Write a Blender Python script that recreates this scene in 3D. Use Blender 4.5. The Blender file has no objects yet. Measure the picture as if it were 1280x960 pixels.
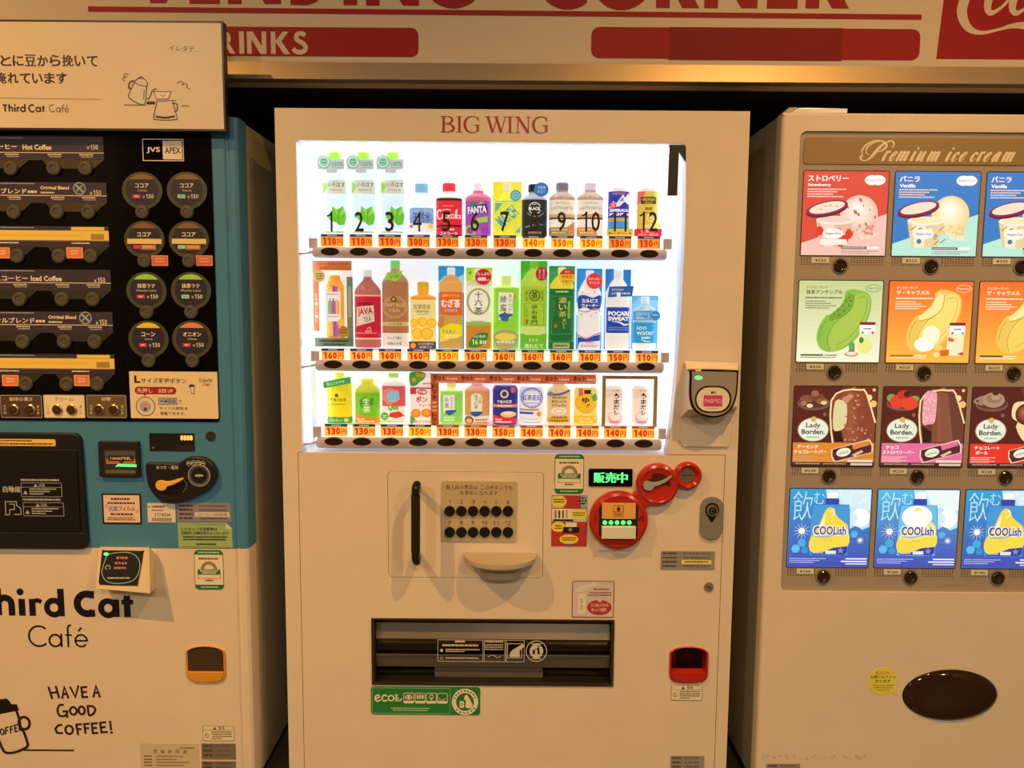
import bpy, bmesh, math, random
from mathutils import Vector, Matrix
from mathutils.geometry import tessellate_polygon
random.seed(7)
scene = bpy.context.scene
COL = scene.collection

# ---------------------------------------------------------------- camera
F_PX = 960.0
CAM = Vector((0.0053, -1.979, 1.3366))
PITCH, YAW, ROLL = math.radians(5.663), math.radians(-0.030), math.radians(0.4197)
FWD = Vector((math.sin(YAW)*math.cos(PITCH), math.cos(YAW)*math.cos(PITCH), -math.sin(PITCH)))
_r = Vector((math.cos(YAW), -math.sin(YAW), 0)); _u = _r.cross(FWD)
RIGHT = _r*math.cos(ROLL)+_u*math.sin(ROLL); UP = -_r*math.sin(ROLL)+_u*math.cos(ROLL)
cd = bpy.data.cameras.new('camera'); cam = bpy.data.objects.new('camera', cd); COL.objects.link(cam)
cd.sensor_width = 36; cd.lens = 36*F_PX/1280; cd.clip_start = .05; cd.clip_end = 60
m3 = Matrix((RIGHT, UP, -FWD)).transposed(); cam.matrix_world = Matrix.Translation(CAM) @ m3.to_4x4()
scene.camera = cam

# ---------------------------------------------------------------- light
w = bpy.data.worlds.new('world'); scene.world = w; w.use_nodes = True
w.node_tree.nodes['Background'].inputs[0].default_value = (1.0, .70, .38, 1)
w.node_tree.nodes['Background'].inputs[1].default_value = .05
WARM = (1.0, .435, .08); SOFT = (1.0, .71, .41)
def lamp(name, loc, watts, r, cone, col, aim):
    l = bpy.data.lights.new(name, 'SPOT'); l.energy = watts; l.color = col; l.shadow_soft_size = r
    l.spot_size = math.radians(cone); l.spot_blend = 1.0
    o = bpy.data.objects.new(name, l); COL.objects.link(o); o.location = loc
    o.rotation_euler = Vector(aim).to_track_quat('-Z', 'Y').to_euler()
for x, e in ((-2.05, 450), (1.15, 275), (4.3, 400)): lamp('downlight', (x, -1.65, 3.62), e, .02, 119, WARM, (0, .12, -1))
for x in (-2.6, .4, 3.4): lamp('far_downlight', (x, -4.9, 3.62), 235, .16, 150, SOFT, (0, .5, -1))
vs = scene.view_settings
vs.view_transform = 'Standard'; vs.look = 'None'; vs.gamma = 1.0; vs.use_curve_mapping = False; vs.exposure = 0.0

# ---------------------------------------------------------------- helpers
def pt(px, py, Y=0.0):
    d = FWD + RIGHT*((px-640)/F_PX) + UP*((480-py)/F_PX)
    return CAM + d*((Y-CAM.y)/d.y)
def lin(c): return c/12.92 if c <= .04045 else ((c+.055)/1.055)**2.4
def hexlin(h): return [lin(int(h[i:i+2], 16)/255) for i in (0, 2, 4)]
WHITE_SEEN = [lin(v/255) for v in (194, 156, 111)]
NAMED = {  # name: (albedo rgb, rough, metal, extra)
 'paint':   dict(c=(.80, .785, .77), r=.34, noise=.03, bump=.02),
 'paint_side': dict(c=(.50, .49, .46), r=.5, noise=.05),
 'chrome':  dict(c=(.72, .71, .69), r=.18, m=1),
 'steel':   dict(c=(.62, .60, .58), r=.34, m=1, noise=.08),
 'dull_metal': dict(c=(.42, .40, .38), r=.42, m=.7, noise=.1),
 'black_gloss': dict(c=(.012, .011, .011), r=.12),
 'black':   dict(c=(.015, .014, .013), r=.45),
 'dark_wall': dict(c=(.004, .0038, .0035), r=.9, noise=.2),
 'floor_mat': dict(c=(.10, .09, .08), r=.4, noise=.25),
 'ceiling_mat': dict(c=(.35, .33, .30), r=.9, noise=.06),
 'liner':   dict(c=(.84, .87, .94), r=.5, e=.05),  # faint glow added to the white display lining
 'lip':     dict(c=(.92, .93, .97), r=.4, e=.75),  # lip is no lamp; glow added so the shelf front looks white
 'backlight': dict(c=(.88, .90, 1.0), r=.5, e=.62),
 'led_strip': dict(c=(.93, .96, 1.0), r=.5, e=3.6),
 'tray':  dict(c=(.46, .44, .42), r=.3, noise=.03),
 'lock_grey': dict(c=(.24, .26, .29), r=.35, noise=.04),
 'rail':    dict(c=(.74, .63, .68), r=.4, noise=.04),
 'button_dark': dict(c=(.035, .022, .014), r=.15),
 'red_plastic': dict(c=(.48, .028, .020), r=.2),
 'red_dark': dict(c=(.09, .014, .010), r=.3),  # red plastic darkened to carry the shade of its recesses and notches
 'smoke':   dict(c=(.035, .030, .024), r=.16, noise=.06),
 'smoke_light': dict(c=(.13, .125, .115), r=.3, noise=.06),
 'teal':    dict(c=(.068, .285, .64), r=.38, noise=.04),
 'teal_dark': dict(c=(.045, .26, .55), r=.3, noise=.04),
 'menu_black': dict(c=(.003, .0027, .0027), r=.1, spec=.25),
 'cream':   dict(c=(.80, .74, .62), r=.35, noise=.02),
 'taupe':   dict(c=(.42, .40, .40), r=.42, noise=.05),
 'sign_white': dict(c=(.66, .64, .62), r=.5, noise=.02, spec=.2),
 'sign_red': dict(c=(.32, .016, .026), r=.5, noise=.03, spec=.2),
 'sign_red_patch': dict(c=(.22, .011, .018), r=.5, noise=.03, spec=.2),
 'alu':     dict(c=(.40, .37, .34), r=.42, m=.6, noise=.05),
 'led_green': dict(c=(.1, 1.0, .25), r=.4, e=1.3),
 'led_green_soft': dict(c=(.10, .95, .24), r=.4, e=1.0),
 'led_orange': dict(c=(1.0, .28, .05), r=.4, e=2.4),
 'led_orange_core': dict(c=(1.0, .72, .25), r=.4, e=2.4),
 'amber_cup': dict(c=(.72, .36, .05), r=.3),
 'brown_flap': dict(c=(.030,.016,.010), r=.07),
 'reader_grey': dict(c=(.33, .35, .38), r=.4, noise=.04),
}
_mats = {}
def mat(col, mode='warm'):
    key = (col, mode)
    if key in _mats: return _mats[key]
    if col in NAMED: d = dict(NAMED[col]); nm = col
    else:
        h = col[:6]; nm = 'colour_'+h; a = None
        ext = col[6:]
        L = hexlin(h)
        if mode == 'warm':
            d = dict(c=[min(.92, max(.006, L[i]/WHITE_SEEN[i]*.77)) for i in range(3)], r=.35)
        elif mode == 'lit': d = dict(c=L, r=.3, e=.52, noise=.02)  # emission added to samples, tags and paper, standing in for backlight through them
        elif mode == 'glow': d = dict(c=L, r=.35, e=.93)
        else: d = dict(c=L, r=.4)
        if 'm' in ext: d.update(m=1, r=.3)
        if 'a' in ext: d['alpha'] = .5
        if 'g' in ext: d['r'] = .1
    m = bpy.data.materials.new(nm); m.use_nodes = True; nt = m.node_tree; b = nt.nodes['Principled BSDF']
    c = tuple(d['c'])+(1,)
    b.inputs['Roughness'].default_value = d.get('r', .4); b.inputs['Metallic'].default_value = d.get('m', 0)
    b.inputs['Base Color'].default_value = c
    if mode == 'glow' and col not in NAMED: b.inputs['Base Color'].default_value = tuple(v*.25 for v in d['c'])+(1,)
    if 'spec' in d: b.inputs['Specular IOR Level'].default_value = d['spec']
    if d.get('e'):
        b.inputs['Emission Color'].default_value = c; b.inputs['Emission Strength'].default_value = d['e']
    if d.get('alpha'): b.inputs['Alpha'].default_value = d['alpha']
    amt = d.get('noise', .015 if mode == 'warm' else 0)
    if amt:
        tc = nt.nodes.new('ShaderNodeTexCoord'); no = nt.nodes.new('ShaderNodeTexNoise'); no.inputs['Scale'].default_value = 9
        no.inputs['Detail'].default_value = 4
        hs = nt.nodes.new('ShaderNodeHueSaturation'); mr = nt.nodes.new('ShaderNodeMapRange')
        mr.inputs['To Min'].default_value = 1-amt*2; mr.inputs['To Max'].default_value = 1+amt*2
        nt.links.new(tc.outputs['Object'], no.inputs['Vector']); nt.links.new(no.outputs['Fac'], mr.inputs['Value'])
        nt.links.new(mr.outputs['Result'], hs.inputs['Value']); hs.inputs['Color'].default_value = c
        nt.links.new(hs.outputs['Color'], b.inputs['Base Color'])
        if d.get('bump'):
            bp = nt.nodes.new('ShaderNodeBump'); n2 = nt.nodes.new('ShaderNodeTexNoise'); n2.inputs['Scale'].default_value = 420
            bp.inputs['Strength'].default_value = d['bump']; bp.inputs['Distance'].default_value = .001
            nt.links.new(tc.outputs['Object'], n2.inputs['Vector']); nt.links.new(n2.outputs['Fac'], bp.inputs['Height'])
            nt.links.new(bp.outputs['Normal'], b.inputs['Normal'])
    _mats[key] = m
    return m
def glass_mat(name='clear_glass', tint=(.97, .985, .98), k=.5):
    m = bpy.data.materials.new(name); m.use_nodes = True; nt = m.node_tree; nt.nodes.clear()
    o = nt.nodes.new('ShaderNodeOutputMaterial'); t = nt.nodes.new('ShaderNodeBsdfTransparent'); g = nt.nodes.new('ShaderNodeBsdfGlossy')
    f = nt.nodes.new('ShaderNodeFresnel'); mx = nt.nodes.new('ShaderNodeMixShader'); mu = nt.nodes.new('ShaderNodeMath'); mu.operation = 'MULTIPLY'
    t.inputs[0].default_value = (*tint, 1); g.inputs['Roughness'].default_value = .02; f.inputs[0].default_value = 1.45; mu.inputs[1].default_value = k
    nt.links.new(f.outputs[0], mu.inputs[0]); nt.links.new(mu.outputs[0], mx.inputs[0]); nt.links.new(t.outputs[0], mx.inputs[1])
    nt.links.new(g.outputs[0], mx.inputs[2]); nt.links.new(mx.outputs[0], o.inputs[0])
    return m
GLASS = glass_mat(); _mats[('glass', 'warm')] = GLASS
_mats[('smoke_glass', 'warm')] = glass_mat('smoked_glass', (.30, .27, .24), 1.0)

_txt = {}
def text_geo(s, off=0.0, shear=0.0):
    k = (s, off, shear)
    if k not in _txt:
        c = bpy.data.curves.new('t', 'FONT'); c.body = s; c.size = 1; c.resolution_u = 2; c.offset = off; c.shear = shear
        o = bpy.data.objects.new('t', c); m = o.to_mesh()
        vs_ = [(v.co.x, v.co.y) for v in m.vertices]; fs = [tuple(p.vertices) for p in m.polygons]
        o.to_mesh_clear(); bpy.data.objects.remove(o); bpy.data.curves.remove(c)
        x0 = min(v[0] for v in vs_); x1 = max(v[0] for v in vs_); y0 = min(v[1] for v in vs_); y1 = max(v[1] for v in vs_)
        _txt[k] = ([((x-x0)/(x1-x0), (y-y0)/(y1-y0)) for x, y in vs_], fs, (x1-x0)/(y1-y0))
    return _txt[k]
def smooth_path(P, n=6, closed=False):
    out = []; N = len(P); K = max(len(p) for p in P); P = [tuple(p)+(1,)*(K-len(p)) for p in P]
    if N < 3: return list(P)
    rng = range(N) if closed else range(N-1)
    for i in rng:
        if closed: a, b, c, d = P[(i-1) % N], P[i], P[(i+1) % N], P[(i+2) % N]
        else: a, b, c, d = P[max(i-1, 0)], P[i], P[i+1], P[min(i+2, N-1)]
        for j in range(n):
            t = j/n
            out.append(tuple(.5*((2*b[k])+(-a[k]+c[k])*t+(2*a[k]-5*b[k]+4*c[k]-d[k])*t*t+(-a[k]+3*b[k]-3*c[k]+d[k])*t**3) for k in range(len(b))))
    if not closed: out.append(tuple(P[-1]))
    return out
def rrect(x0, y0, x1, y1, r, n=4, corners='all'):
    r = min(r, abs(x1-x0)/2, abs(y1-y0)/2)
    if r <= 0: return [(x0, y0), (x1, y0), (x1, y1), (x0, y1)]
    out = []
    for k, (cx, cy, a) in enumerate(((x0+r, y0+r, 180), (x1-r, y0+r, 270), (x1-r, y1-r, 0), (x0+r, y1-r, 90))):
        if corners != 'all' and k not in corners:
            out.append(((x0, y0), (x1, y0), (x1, y1), (x0, y1))[k]); continue
        for i in range(n+1):
            t = math.radians(a+90*i/n); out.append((cx+r*math.cos(t), cy+r*math.sin(t)))
    return out
def ell(cx, cy, rx, ry=None, n=24, a0=0, a1=360):
    ry = ry or rx
    full = abs(a1-a0) >= 360
    return [(cx+rx*math.cos(math.radians(a0+(a1-a0)*i/(n if full else n-1))), cy+ry*math.sin(math.radians(a0+(a1-a0)*i/(n if full else n-1)))) for i in range(n)]
def area(P): return .5*sum(P[i][0]*P[(i+1) % len(P)][1]-P[(i+1) % len(P)][0]*P[i][1] for i in range(len(P)))
def inset(P, d):
    n = len(P); out = []
    for i in range(n):
        a, b, c = Vector(P[i-1]), Vector(P[i]), Vector(P[(i+1) % n])
        e1 = (b-a); e2 = (c-b)
        if e1.length < 1e-9: e1 = e2
        if e2.length < 1e-9: e2 = e1
        e1.normalize(); e2.normalize()
        n1 = Vector((-e1.y, e1.x)); n2 = Vector((-e2.y, e2.x)); m = n1+n2
        k = max(.4, m.length_squared/2)
        out.append(tuple(b+m*(d/k/1.0)*(1.0 if True else 1)))
    return out

DZ = 2.5e-5
class G:
    """One mesh under construction. Coordinates on its face are photo-pixel sized units about an anchor, w is metres towards the viewer."""
    def __init__(s, px=None, py=None, Y=0.0, mode='warm', world=None):
        s.mode = mode; s.V = []; s.F = []; s.M = []; s.S = []; s.mats = []; s.w = 0.0; s.n = 0; s.cur = None; s.hold = False
        if world is not None:
            s.o = Vector(world); s.kx = s.kz = 1.0; s.ax, s.ay = s.o.x, s.o.z; s.sg = 1
        else:
            s.o = pt(px, py, Y); s.kx = (pt(px+1, py, Y)-pt(px-1, py, Y)).x/2; s.kz = (pt(px, py-1, Y)-pt(px, py+1, Y)).z/2
            s.ax, s.ay = px, py; s.sg = -1
    def uv(s, p): return ((p[0]-s.ax)*s.kx, s.sg*(p[1]-s.ay)*s.kz)
    def base(s, w): s.w = w; s.n = 0
    def uvp(s, p, w):
        q = pt(p[0], p[1], s.o.y-w); return (q.x-s.o.x, q.z-s.o.z)
    def diag(s, x0, y0, x1, y1, wd, col): s.flat([(x0-wd/2, y0), (x0+wd/2, y0), (x1+wd/2, y1), (x1-wd/2, y1)], col)
    def lay(s, top=0):
        if s.hold:
            s.n += 1; return s.w+DZ*(2+2*top)+s.n*3e-6
        s.n += 1; return s.w+DZ*s.n
    def mi(s, col):
        m = mat(col, s.mode) if (col, 'warm') not in _mats or col not in ('glass', 'smoke_glass') else _mats[(col, 'warm')]
        if m not in s.mats: s.mats.append(m)
        return s.mats.index(m)
    def add(s, vs, fs, col, smooth=False):
        b = len(s.V)
        if s.cur: vs, fs = s._bend(vs, fs)
        s.V += vs; k = s.mi(col)
        for f in fs:
            s.F.append(tuple(i+b for i in f)); s.M.append(k); s.S.append(smooth)
    def _bend(s, vs, fs):
        cx, R, D, wc = s.cur
        bm = bmesh.new(); bv = [bm.verts.new(v) for v in vs]
        for f in fs:
            try: bm.faces.new([bv[i] for i in f])
            except ValueError: pass
        lo = min(v[0] for v in vs); hi = max(v[0] for v in vs)
        for j in range(-9, 10):
            u = cx+R*math.sin(j*math.pi/20)
            if lo < u < hi:
                bmesh.ops.bisect_plane(bm, geom=bm.verts[:]+bm.edges[:]+bm.faces[:], plane_co=(u, 0, 0), plane_no=(1, 0, 0), dist=1e-7)
        bm.verts.index_update()
        out = []
        for v in bm.verts:
            t = max(-.995, min(.995, (v.co.x-cx)/R)); out.append((v.co.x, v.co.y, wc+D*math.sqrt(1-t*t)+(v.co.z-s.w)*3))
        f2 = [tuple(x.index for x in f.verts) for f in bm.faces]; bm.free()
        return out, f2
    def curve(s, cx, R, D, wc=0.0): s.cur = (s.uv((cx, s.ay))[0], R*s.kx, D, wc)
    # ---- flat art
    def flat(s, P, col, w=None, holes=None):
        w = s.lay() if w is None else w
        Q = [s.uv(p) for p in P]
        if area(Q) < 0: Q = Q[::-1]
        if holes:
            H = []
            for h in holes:
                h = [s.uv(p) for p in h]
                H.append(h if area(h) < 0 else h[::-1])
            allp = Q+[p for h in H for p in h]
            T = tessellate_polygon([[Vector((x, y, 0)) for x, y in L] for L in [Q]+H])
        else:
            allp = Q; T = tessellate_polygon([[Vector((x, y, 0)) for x, y in Q]]) if len(Q) > 4 or s.cur else [tuple(range(len(Q)))]
        fs = []
        for t in T:
            if len(t) == 3:
                a, b, c = (allp[i] for i in t)
                if (b[0]-a[0])*(c[1]-a[1])-(b[1]-a[1])*(c[0]-a[0]) < 0: t = (t[0], t[2], t[1])
            fs.append(tuple(t))
        s.add([(x, y, w) for x, y in allp], fs, col)
    def rect(s, x0, y0, x1, y1, col, r=0): s.flat(rrect(x0, y0, x1, y1, r), col)
    def disc(s, cx, cy, rx, col, ry=None, n=24): s.flat(ell(cx, cy, rx, ry, n), col)
    def ring(s, cx, cy, r, t, col, ry=None, n=28):
        ry = ry or r; s.flat(ell(cx, cy, r, ry, n), col, holes=[ell(cx, cy, r-t, ry-t, n)])
    def frame(s, x0, y0, x1, y1, t, col, r=0):
        s.flat(rrect(x0, y0, x1, y1, r), col, holes=[rrect(x0+t, y0+t, x1-t, y1-t, max(0, r-t))])
    def line(s, P, wd, col, sm=0, closed=False, same=False, cap=True):
        """ribbon; points may carry a third value, a local width factor"""
        if sm: P = smooth_path(P, sm, closed)
        w = s.lay(1)
        N = len(P); Q = []; prev = None
        uv = [s.uv(p) for p in P]; h = [.5*wd*s.kx*(p[2] if len(p) > 2 else 1) for p in P]
        for i in range(N):
            a = uv[i-1] if (i > 0 or closed) else uv[i]; c = uv[(i+1) % N] if (i < N-1 or closed) else uv[i]
            b = uv[i]
            d1 = Vector((b[0]-a[0], b[1]-a[1])); d2 = Vector((c[0]-b[0], c[1]-b[1]))
            if d1.length < 1e-9: d1 = d2.copy()
            if d2.length < 1e-9: d2 = d1.copy()
            if d1.length < 1e-9: continue
            d1.normalize(); d2.normalize(); t = d1+d2
            t = t.normalized() if t.length > .2 else d1
            k = min(1.8, 1/max(.3, t.dot(d1)))
            e = 0
            bb = Vector(b)
            if cap and not closed:
                if i == 0: bb = bb-t*h[i]*.6
                if i == N-1: bb = bb+t*h[i]*.6
            nrm = Vector((-t.y, t.x))*h[i]*k; Q.append((bb+nrm, bb-nrm))
        vs = [(p.x, p.y, w+j*6e-7) for j, q in enumerate(Q) for p in q]; n = len(Q)
        s.add(vs, [(2*i, 2*i+1, 2*((i+1) % n)+1, 2*((i+1) % n)) for i in range(n if closed else n-1)], col)
    def text(s, t, x0, y0, x1, y1, col, off=0.0, shear=0.0, rot=0, keep=False):
        if '1' in t and t.isdigit() and not (rot or keep or shear):
            n = len(t); cw = (x1-x0)/n; h = y1-y0; sw = max(.13, .13+off*2.2)*h
            for i, ch in enumerate(t):
                a, b = x0+cw*i+cw*.07, x0+cw*(i+1)-cw*.07; m = (a+b)/2+cw*.1
                if ch == '1': s.flat([(m-sw/2, y0), (m+sw/2, y0), (m+sw/2, y1), (m-sw/2, y1), (m-sw/2, y0+h*.24), (m-sw/2-cw*.28, y0+h*.3), (m-sw/2-cw*.28, y0+h*.3-sw*.8)], col)
                else: s.text(ch, a, y0, b, y1, col, off)
            return
        han = any('\u4e00' <= c <= '\u9fff' for c in t); cap_ = .006 if han else (.02 if any(ord(c) > 0x3000 for c in t) else .05)
        if off > cap_ and not keep:
            d = (off-cap_)*abs(y1-y0)*.9
            for dd in (-d, d):
                s.text(t, x0+dd, y0, x1+dd, y1, col, cap_, shear, rot)
            return
        V, Fs, asp = text_geo(t, off, shear)
        if keep:  # keep the letters' own proportions: y range is the height, x0 the left edge or x1 None
            wid = asp*abs(y1-y0)*s.kz/s.kx
            if x1 is None: x1 = x0+wid
            elif x0 is None: x0 = x1-wid
            else: c = (x0+x1)/2; x0, x1 = c-wid/2, c+wid/2
        w = s.lay(1); cx, cy = (x0+x1)/2, (y0+y1)/2; cr, sr = math.cos(math.radians(rot)), math.sin(math.radians(rot)); vs = []
        for a, b in V:
            x = x0+a*(x1-x0)-cx; y = y1+b*(y0-y1)-cy
            if rot: x, y = x*cr-y*sr, x*sr+y*cr
            u, v = s.uv((cx+x, cy+y)); vs.append((u, v, w))
        s.add(vs, Fs, col)
    def vtext(s, t, x0, y0, x1, y1, col, off=0.0):
        n = len(t); h = (y1-y0)/n
        for i, ch in enumerate(t):
            if ch.strip(): s.text(ch, x0, y0+i*h+h*.08, x1, y0+(i+1)*h-h*.08, col, off, keep=(ch in 'りしくイ・'))
    def greek(s, x0, y0, x1, h, col, gap=.25, seed=0):
        """a line of print too small to read in the photograph: only its grey texture"""
        rnd = random.Random(int(x0*31+y0*17)+seed); x = x0; w = s.lay(); vs = []; fs = []
        while x < x1-.2:
            L = min(x1-x, h*rnd.uniform(.5, 1.6)); a = s.uv((x, y0+h)); b = s.uv((x+L, y0)); k = len(vs)
            vs += [(a[0], a[1], w), (b[0], a[1], w), (b[0], b[1], w), (a[0], b[1], w)]; fs.append((k, k+1, k+2, k+3))
            x += L+h*gap*rnd.uniform(.6, 1.6)
        s.add(vs, fs, col)
    # ---- solids
    def prism(s, P, w0, w1, col, ch=0.0, front=None, holes=None, back=True, smooth=False):
        Q = [s.uv(p) for p in P]
        if area(Q) < 0: Q = Q[::-1]
        n = len(Q); rings = [(Q, w0)]
        if ch > 0: rings += [(Q, w1-ch), (inset(Q, ch*.29), w1-ch*.29), (inset(Q, ch), w1)]
        else: rings += [(Q, w1)]
        vs = [(x, y, w) for R_, w in rings for x, y in R_]
        fs = [(k*n+i, k*n+(i+1) % n, (k+1)*n+(i+1) % n, (k+1)*n+i) for k in range(len(rings)-1) for i in range(n)]
        s.add(vs, fs, col, smooth or ch > 0)
        top = rings[-1][0]
        inv = lambda q: (q[0]/s.kx+s.ax, q[1]/(s.sg*s.kz)+s.ay)
        s.flat([inv(q) for q in top], front or col, w=w1, holes=holes)
        if holes:
            for h in holes:
                H = [s.uv(p) for p in h]
                if area(H) > 0: H = H[::-1]
                m = len(H)
                s.add([(x, y, w) for w in (w0, w1) for x, y in H], [(i, (i+1) % m, m+(i+1) % m, m+i) for i in range(m)], col)
        if back:
            k0 = len(s.F); s.flat([inv(q) for q in Q], col, w=w0, holes=holes)
            for i in range(k0, len(s.F)): s.F[i] = s.F[i][::-1]
        s.base(w1)
    def box(s, x0, y0, x1, y1, w0, w1, col, ch=0.0, r=0, front=None): s.prism(rrect(min(x0, x1), min(y0, y1), max(x0, x1), max(y0, y1), r), w0, w1, col, ch, front)
    def knob(s, cx, cy, prof, col, n=24, ky=1.0):
        """turned about the axis that points at the viewer; prof = (radius in px, w)"""
        c = s.uv((cx, cy)); vs = []; fs = []; rows = []
        for r, w in prof:
            if r <= 0: rows.append([len(vs)]); vs.append((c[0], c[1], w)); continue
            rows.append([len(vs)+i for i in range(n)])
            vs += [(c[0]+r*s.kx*math.cos(2*math.pi*i/n), c[1]+r*s.kx*ky*math.sin(2*math.pi*i/n), w) for i in range(n)]
        for a, b in zip(rows, rows[1:]):
            for i in range(n):
                j = (i+1) % n
                if len(b) == 1: fs.append((a[i], a[j], b[0]))
                elif len(a) == 1: fs.append((a[0], b[j], b[i]))
                else: fs.append((a[i], a[j], b[j], b[i]))
        s.add(vs, fs, col, True); s.base(prof[-1][1])
    def turned(s, cx, prof, cols, D, wc=0.0, n=24):
        """turned about a vertical axis; prof = (radius px, y px) top to bottom, cols one colour or one per segment"""
        c = s.uv((cx, s.ay))[0]; rows = []
        for r, y in prof:
            v = s.uv((cx, y))[1]; rr = max(r, .01)*s.kx
            rows.append([(c+rr*math.cos(2*math.pi*i/n), v, wc-rr*D*math.sin(2*math.pi*i/n)) for i in range(n)])
        for k in range(len(rows)-1):
            col = cols if isinstance(cols, str) else cols[k]
            s.add(rows[k]+rows[k+1], [(i, (i+1) % n, n+(i+1) % n, n+i) for i in range(n)], col, True)
        for row, f in ((rows[0], tuple(range(n))[::-1]), (rows[-1], tuple(range(n)))):
            s.add(list(row), [f], cols if isinstance(cols, str) else cols[0 if row is rows[0] else -1])
    def tube(s, P, r, col, n=10, persp=False):
        """P = points (x px, y px, w m), r metres"""
        Q = [Vector((*(s.uvp(p, p[2]) if persp else s.uv(p)), p[2])) for p in P]; vs = []; fs = []
        for i, q in enumerate(Q):
            t = (Q[min(i+1, len(Q)-1)]-Q[max(i-1, 0)]).normalized()
            a = t.cross(Vector((0, 0, 1)));  a = a.normalized() if a.length > .05 else Vector((1, 0, 0))
            b = t.cross(a).normalized()
            vs += [tuple(q+a*r*math.cos(2*math.pi*k/n)+b*r*math.sin(2*math.pi*k/n)) for k in range(n)]
        for i in range(len(Q)-1):
            for k in range(n): fs.append((i*n+k, i*n+(k+1) % n, (i+1)*n+(k+1) % n, (i+1)*n+k))
        fs += [tuple(range(n))[::-1], tuple(range((len(Q)-1)*n, len(Q)*n))]
        s.add(vs, fs, col, True)
    def loft(s, rings, col, caps=True, smooth=True):
        n = len(rings[0]); vs = [p for r in rings for p in r]
        fs = [(k*n+i, k*n+(i+1) % n, (k+1)*n+(i+1) % n, (k+1)*n+i) for k in range(len(rings)-1) for i in range(n)]
        if caps: fs += [tuple(range(n))[::-1], tuple(range((len(rings)-1)*n, len(rings)*n))]
        s.add(vs, fs, col, smooth)
    def build(s, name, parent=None, label=None, ang=38, **props):
        me = bpy.data.meshes.new(name)
        me.from_pydata([(x, -w_, z) for x, z, w_ in s.V], [], s.F)
        for m in s.mats: me.materials.append(m)
        me.polygons.foreach_set('material_index', s.M); me.polygons.foreach_set('use_smooth', s.S)
        me.validate(); me.update()
        if any(s.S): me.set_sharp_from_angle(angle=math.radians(ang))
        o = bpy.data.objects.new(name, me); COL.objects.link(o)
        put(o, s.o, parent)
        if label: o['label'] = label
        for k, v in props.items(): o[k] = v
        return o
WL = {}
def put(o, wloc, parent=None):
    WL[o.name] = Vector(wloc)
    if parent is not None: o.parent = parent; o.location = Vector(wloc)-WL[parent.name]
    else: o.location = wloc
def thing(name, label, cat, loc, group=None):
    o = bpy.data.objects.new(name, None); o.empty_display_size = .05; COL.objects.link(o); put(o, loc)
    o['label'] = label; o['category'] = cat
    if group: o['group'] = group
    return o
def dup(o, parent, wloc):
    c = o.copy(); COL.objects.link(c); put(c, wloc, parent); return c
# ---------------------------------------------------------------- the setting
def wbox(name, x0, x1, y0, y1, z0, z1, col, **kw):
    g = G(world=((x0+x1)/2, y0, (z0+z1)/2)); g.box(x0, z0, x1, z1, -(y1-y0), 0, col); return g.build(name, **kw)
wbox('floor', -3.6, 4.2, -5.4, .96, -.08, 0, 'floor_mat', kind='structure')
wbox('ceiling', -3.6, 4.2, -5.4, .96, 3.7, 3.78, 'ceiling_mat', kind='structure')
wbox('wall_back', -3.6, 4.2, .88, .96, 0, 3.7, 'dark_wall', kind='structure')
wbox('wall_left', -3.68, -3.6, -5.4, .96, 0, 3.7, 'ceiling_mat', kind='structure')
wbox('wall_right', 4.2, 4.28, -5.4, .96, 0, 3.7, 'ceiling_mat', kind='structure')

# ---------------------------------------------------------------- overhead sign
YS = .10
sgn = thing('overhead_sign', 'long white sign with big red capitals and red banners hung above the machines', 'sign', pt(640, 90, YS)+Vector((0, .15, 0)))
zb = pt(640, 101, YS).z; zt = zb+.56
g = G(world=(0, YS, zb)); g.box(-2.6, zb, 2.6, zt, -.08, 0, 'sign_white'); g.build('sign_box', sgn)
g = G(world=(0, YS+.08, zb)); g.box(-2.58, zb+.004, 2.58, zt-.01, -(.88-YS-.081), -.0005, 'dark_wall'); g.build('back_box', sgn)  # coloured near-black to stand in for shade under the sign
g = G(world=(0, YS, zb)); za = pt(640, 80, YS).z
P = [(-2.62, zb-.004), (2.62, zb-.004), (2.62, za), (-2.62, za)]
vs = [(-2.62, zb-.004-zb, -.02), (2.62, -.004, -.02), (2.62, -.004, .018), (-2.62, -.004, .018), (-2.62, za-zb, .004), (2.62, za-zb, .004)]
g.add([(a, b, c) for a, b, c in vs], [(0, 3, 2, 1), (3, 4, 5, 2)], 'alu'); g.build('bottom_rail', sgn, 'brushed metal bottom rail')
g = G(640, 50, YS-.001)
X = lambda x, y: (x, y-(x-640)*.0045)   # the sign hangs level; undo the camera's tilt
def sgl(P_, wd=17): g.line([X(*p) for p in P_], wd, 'sign_red', cap=False)
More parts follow.
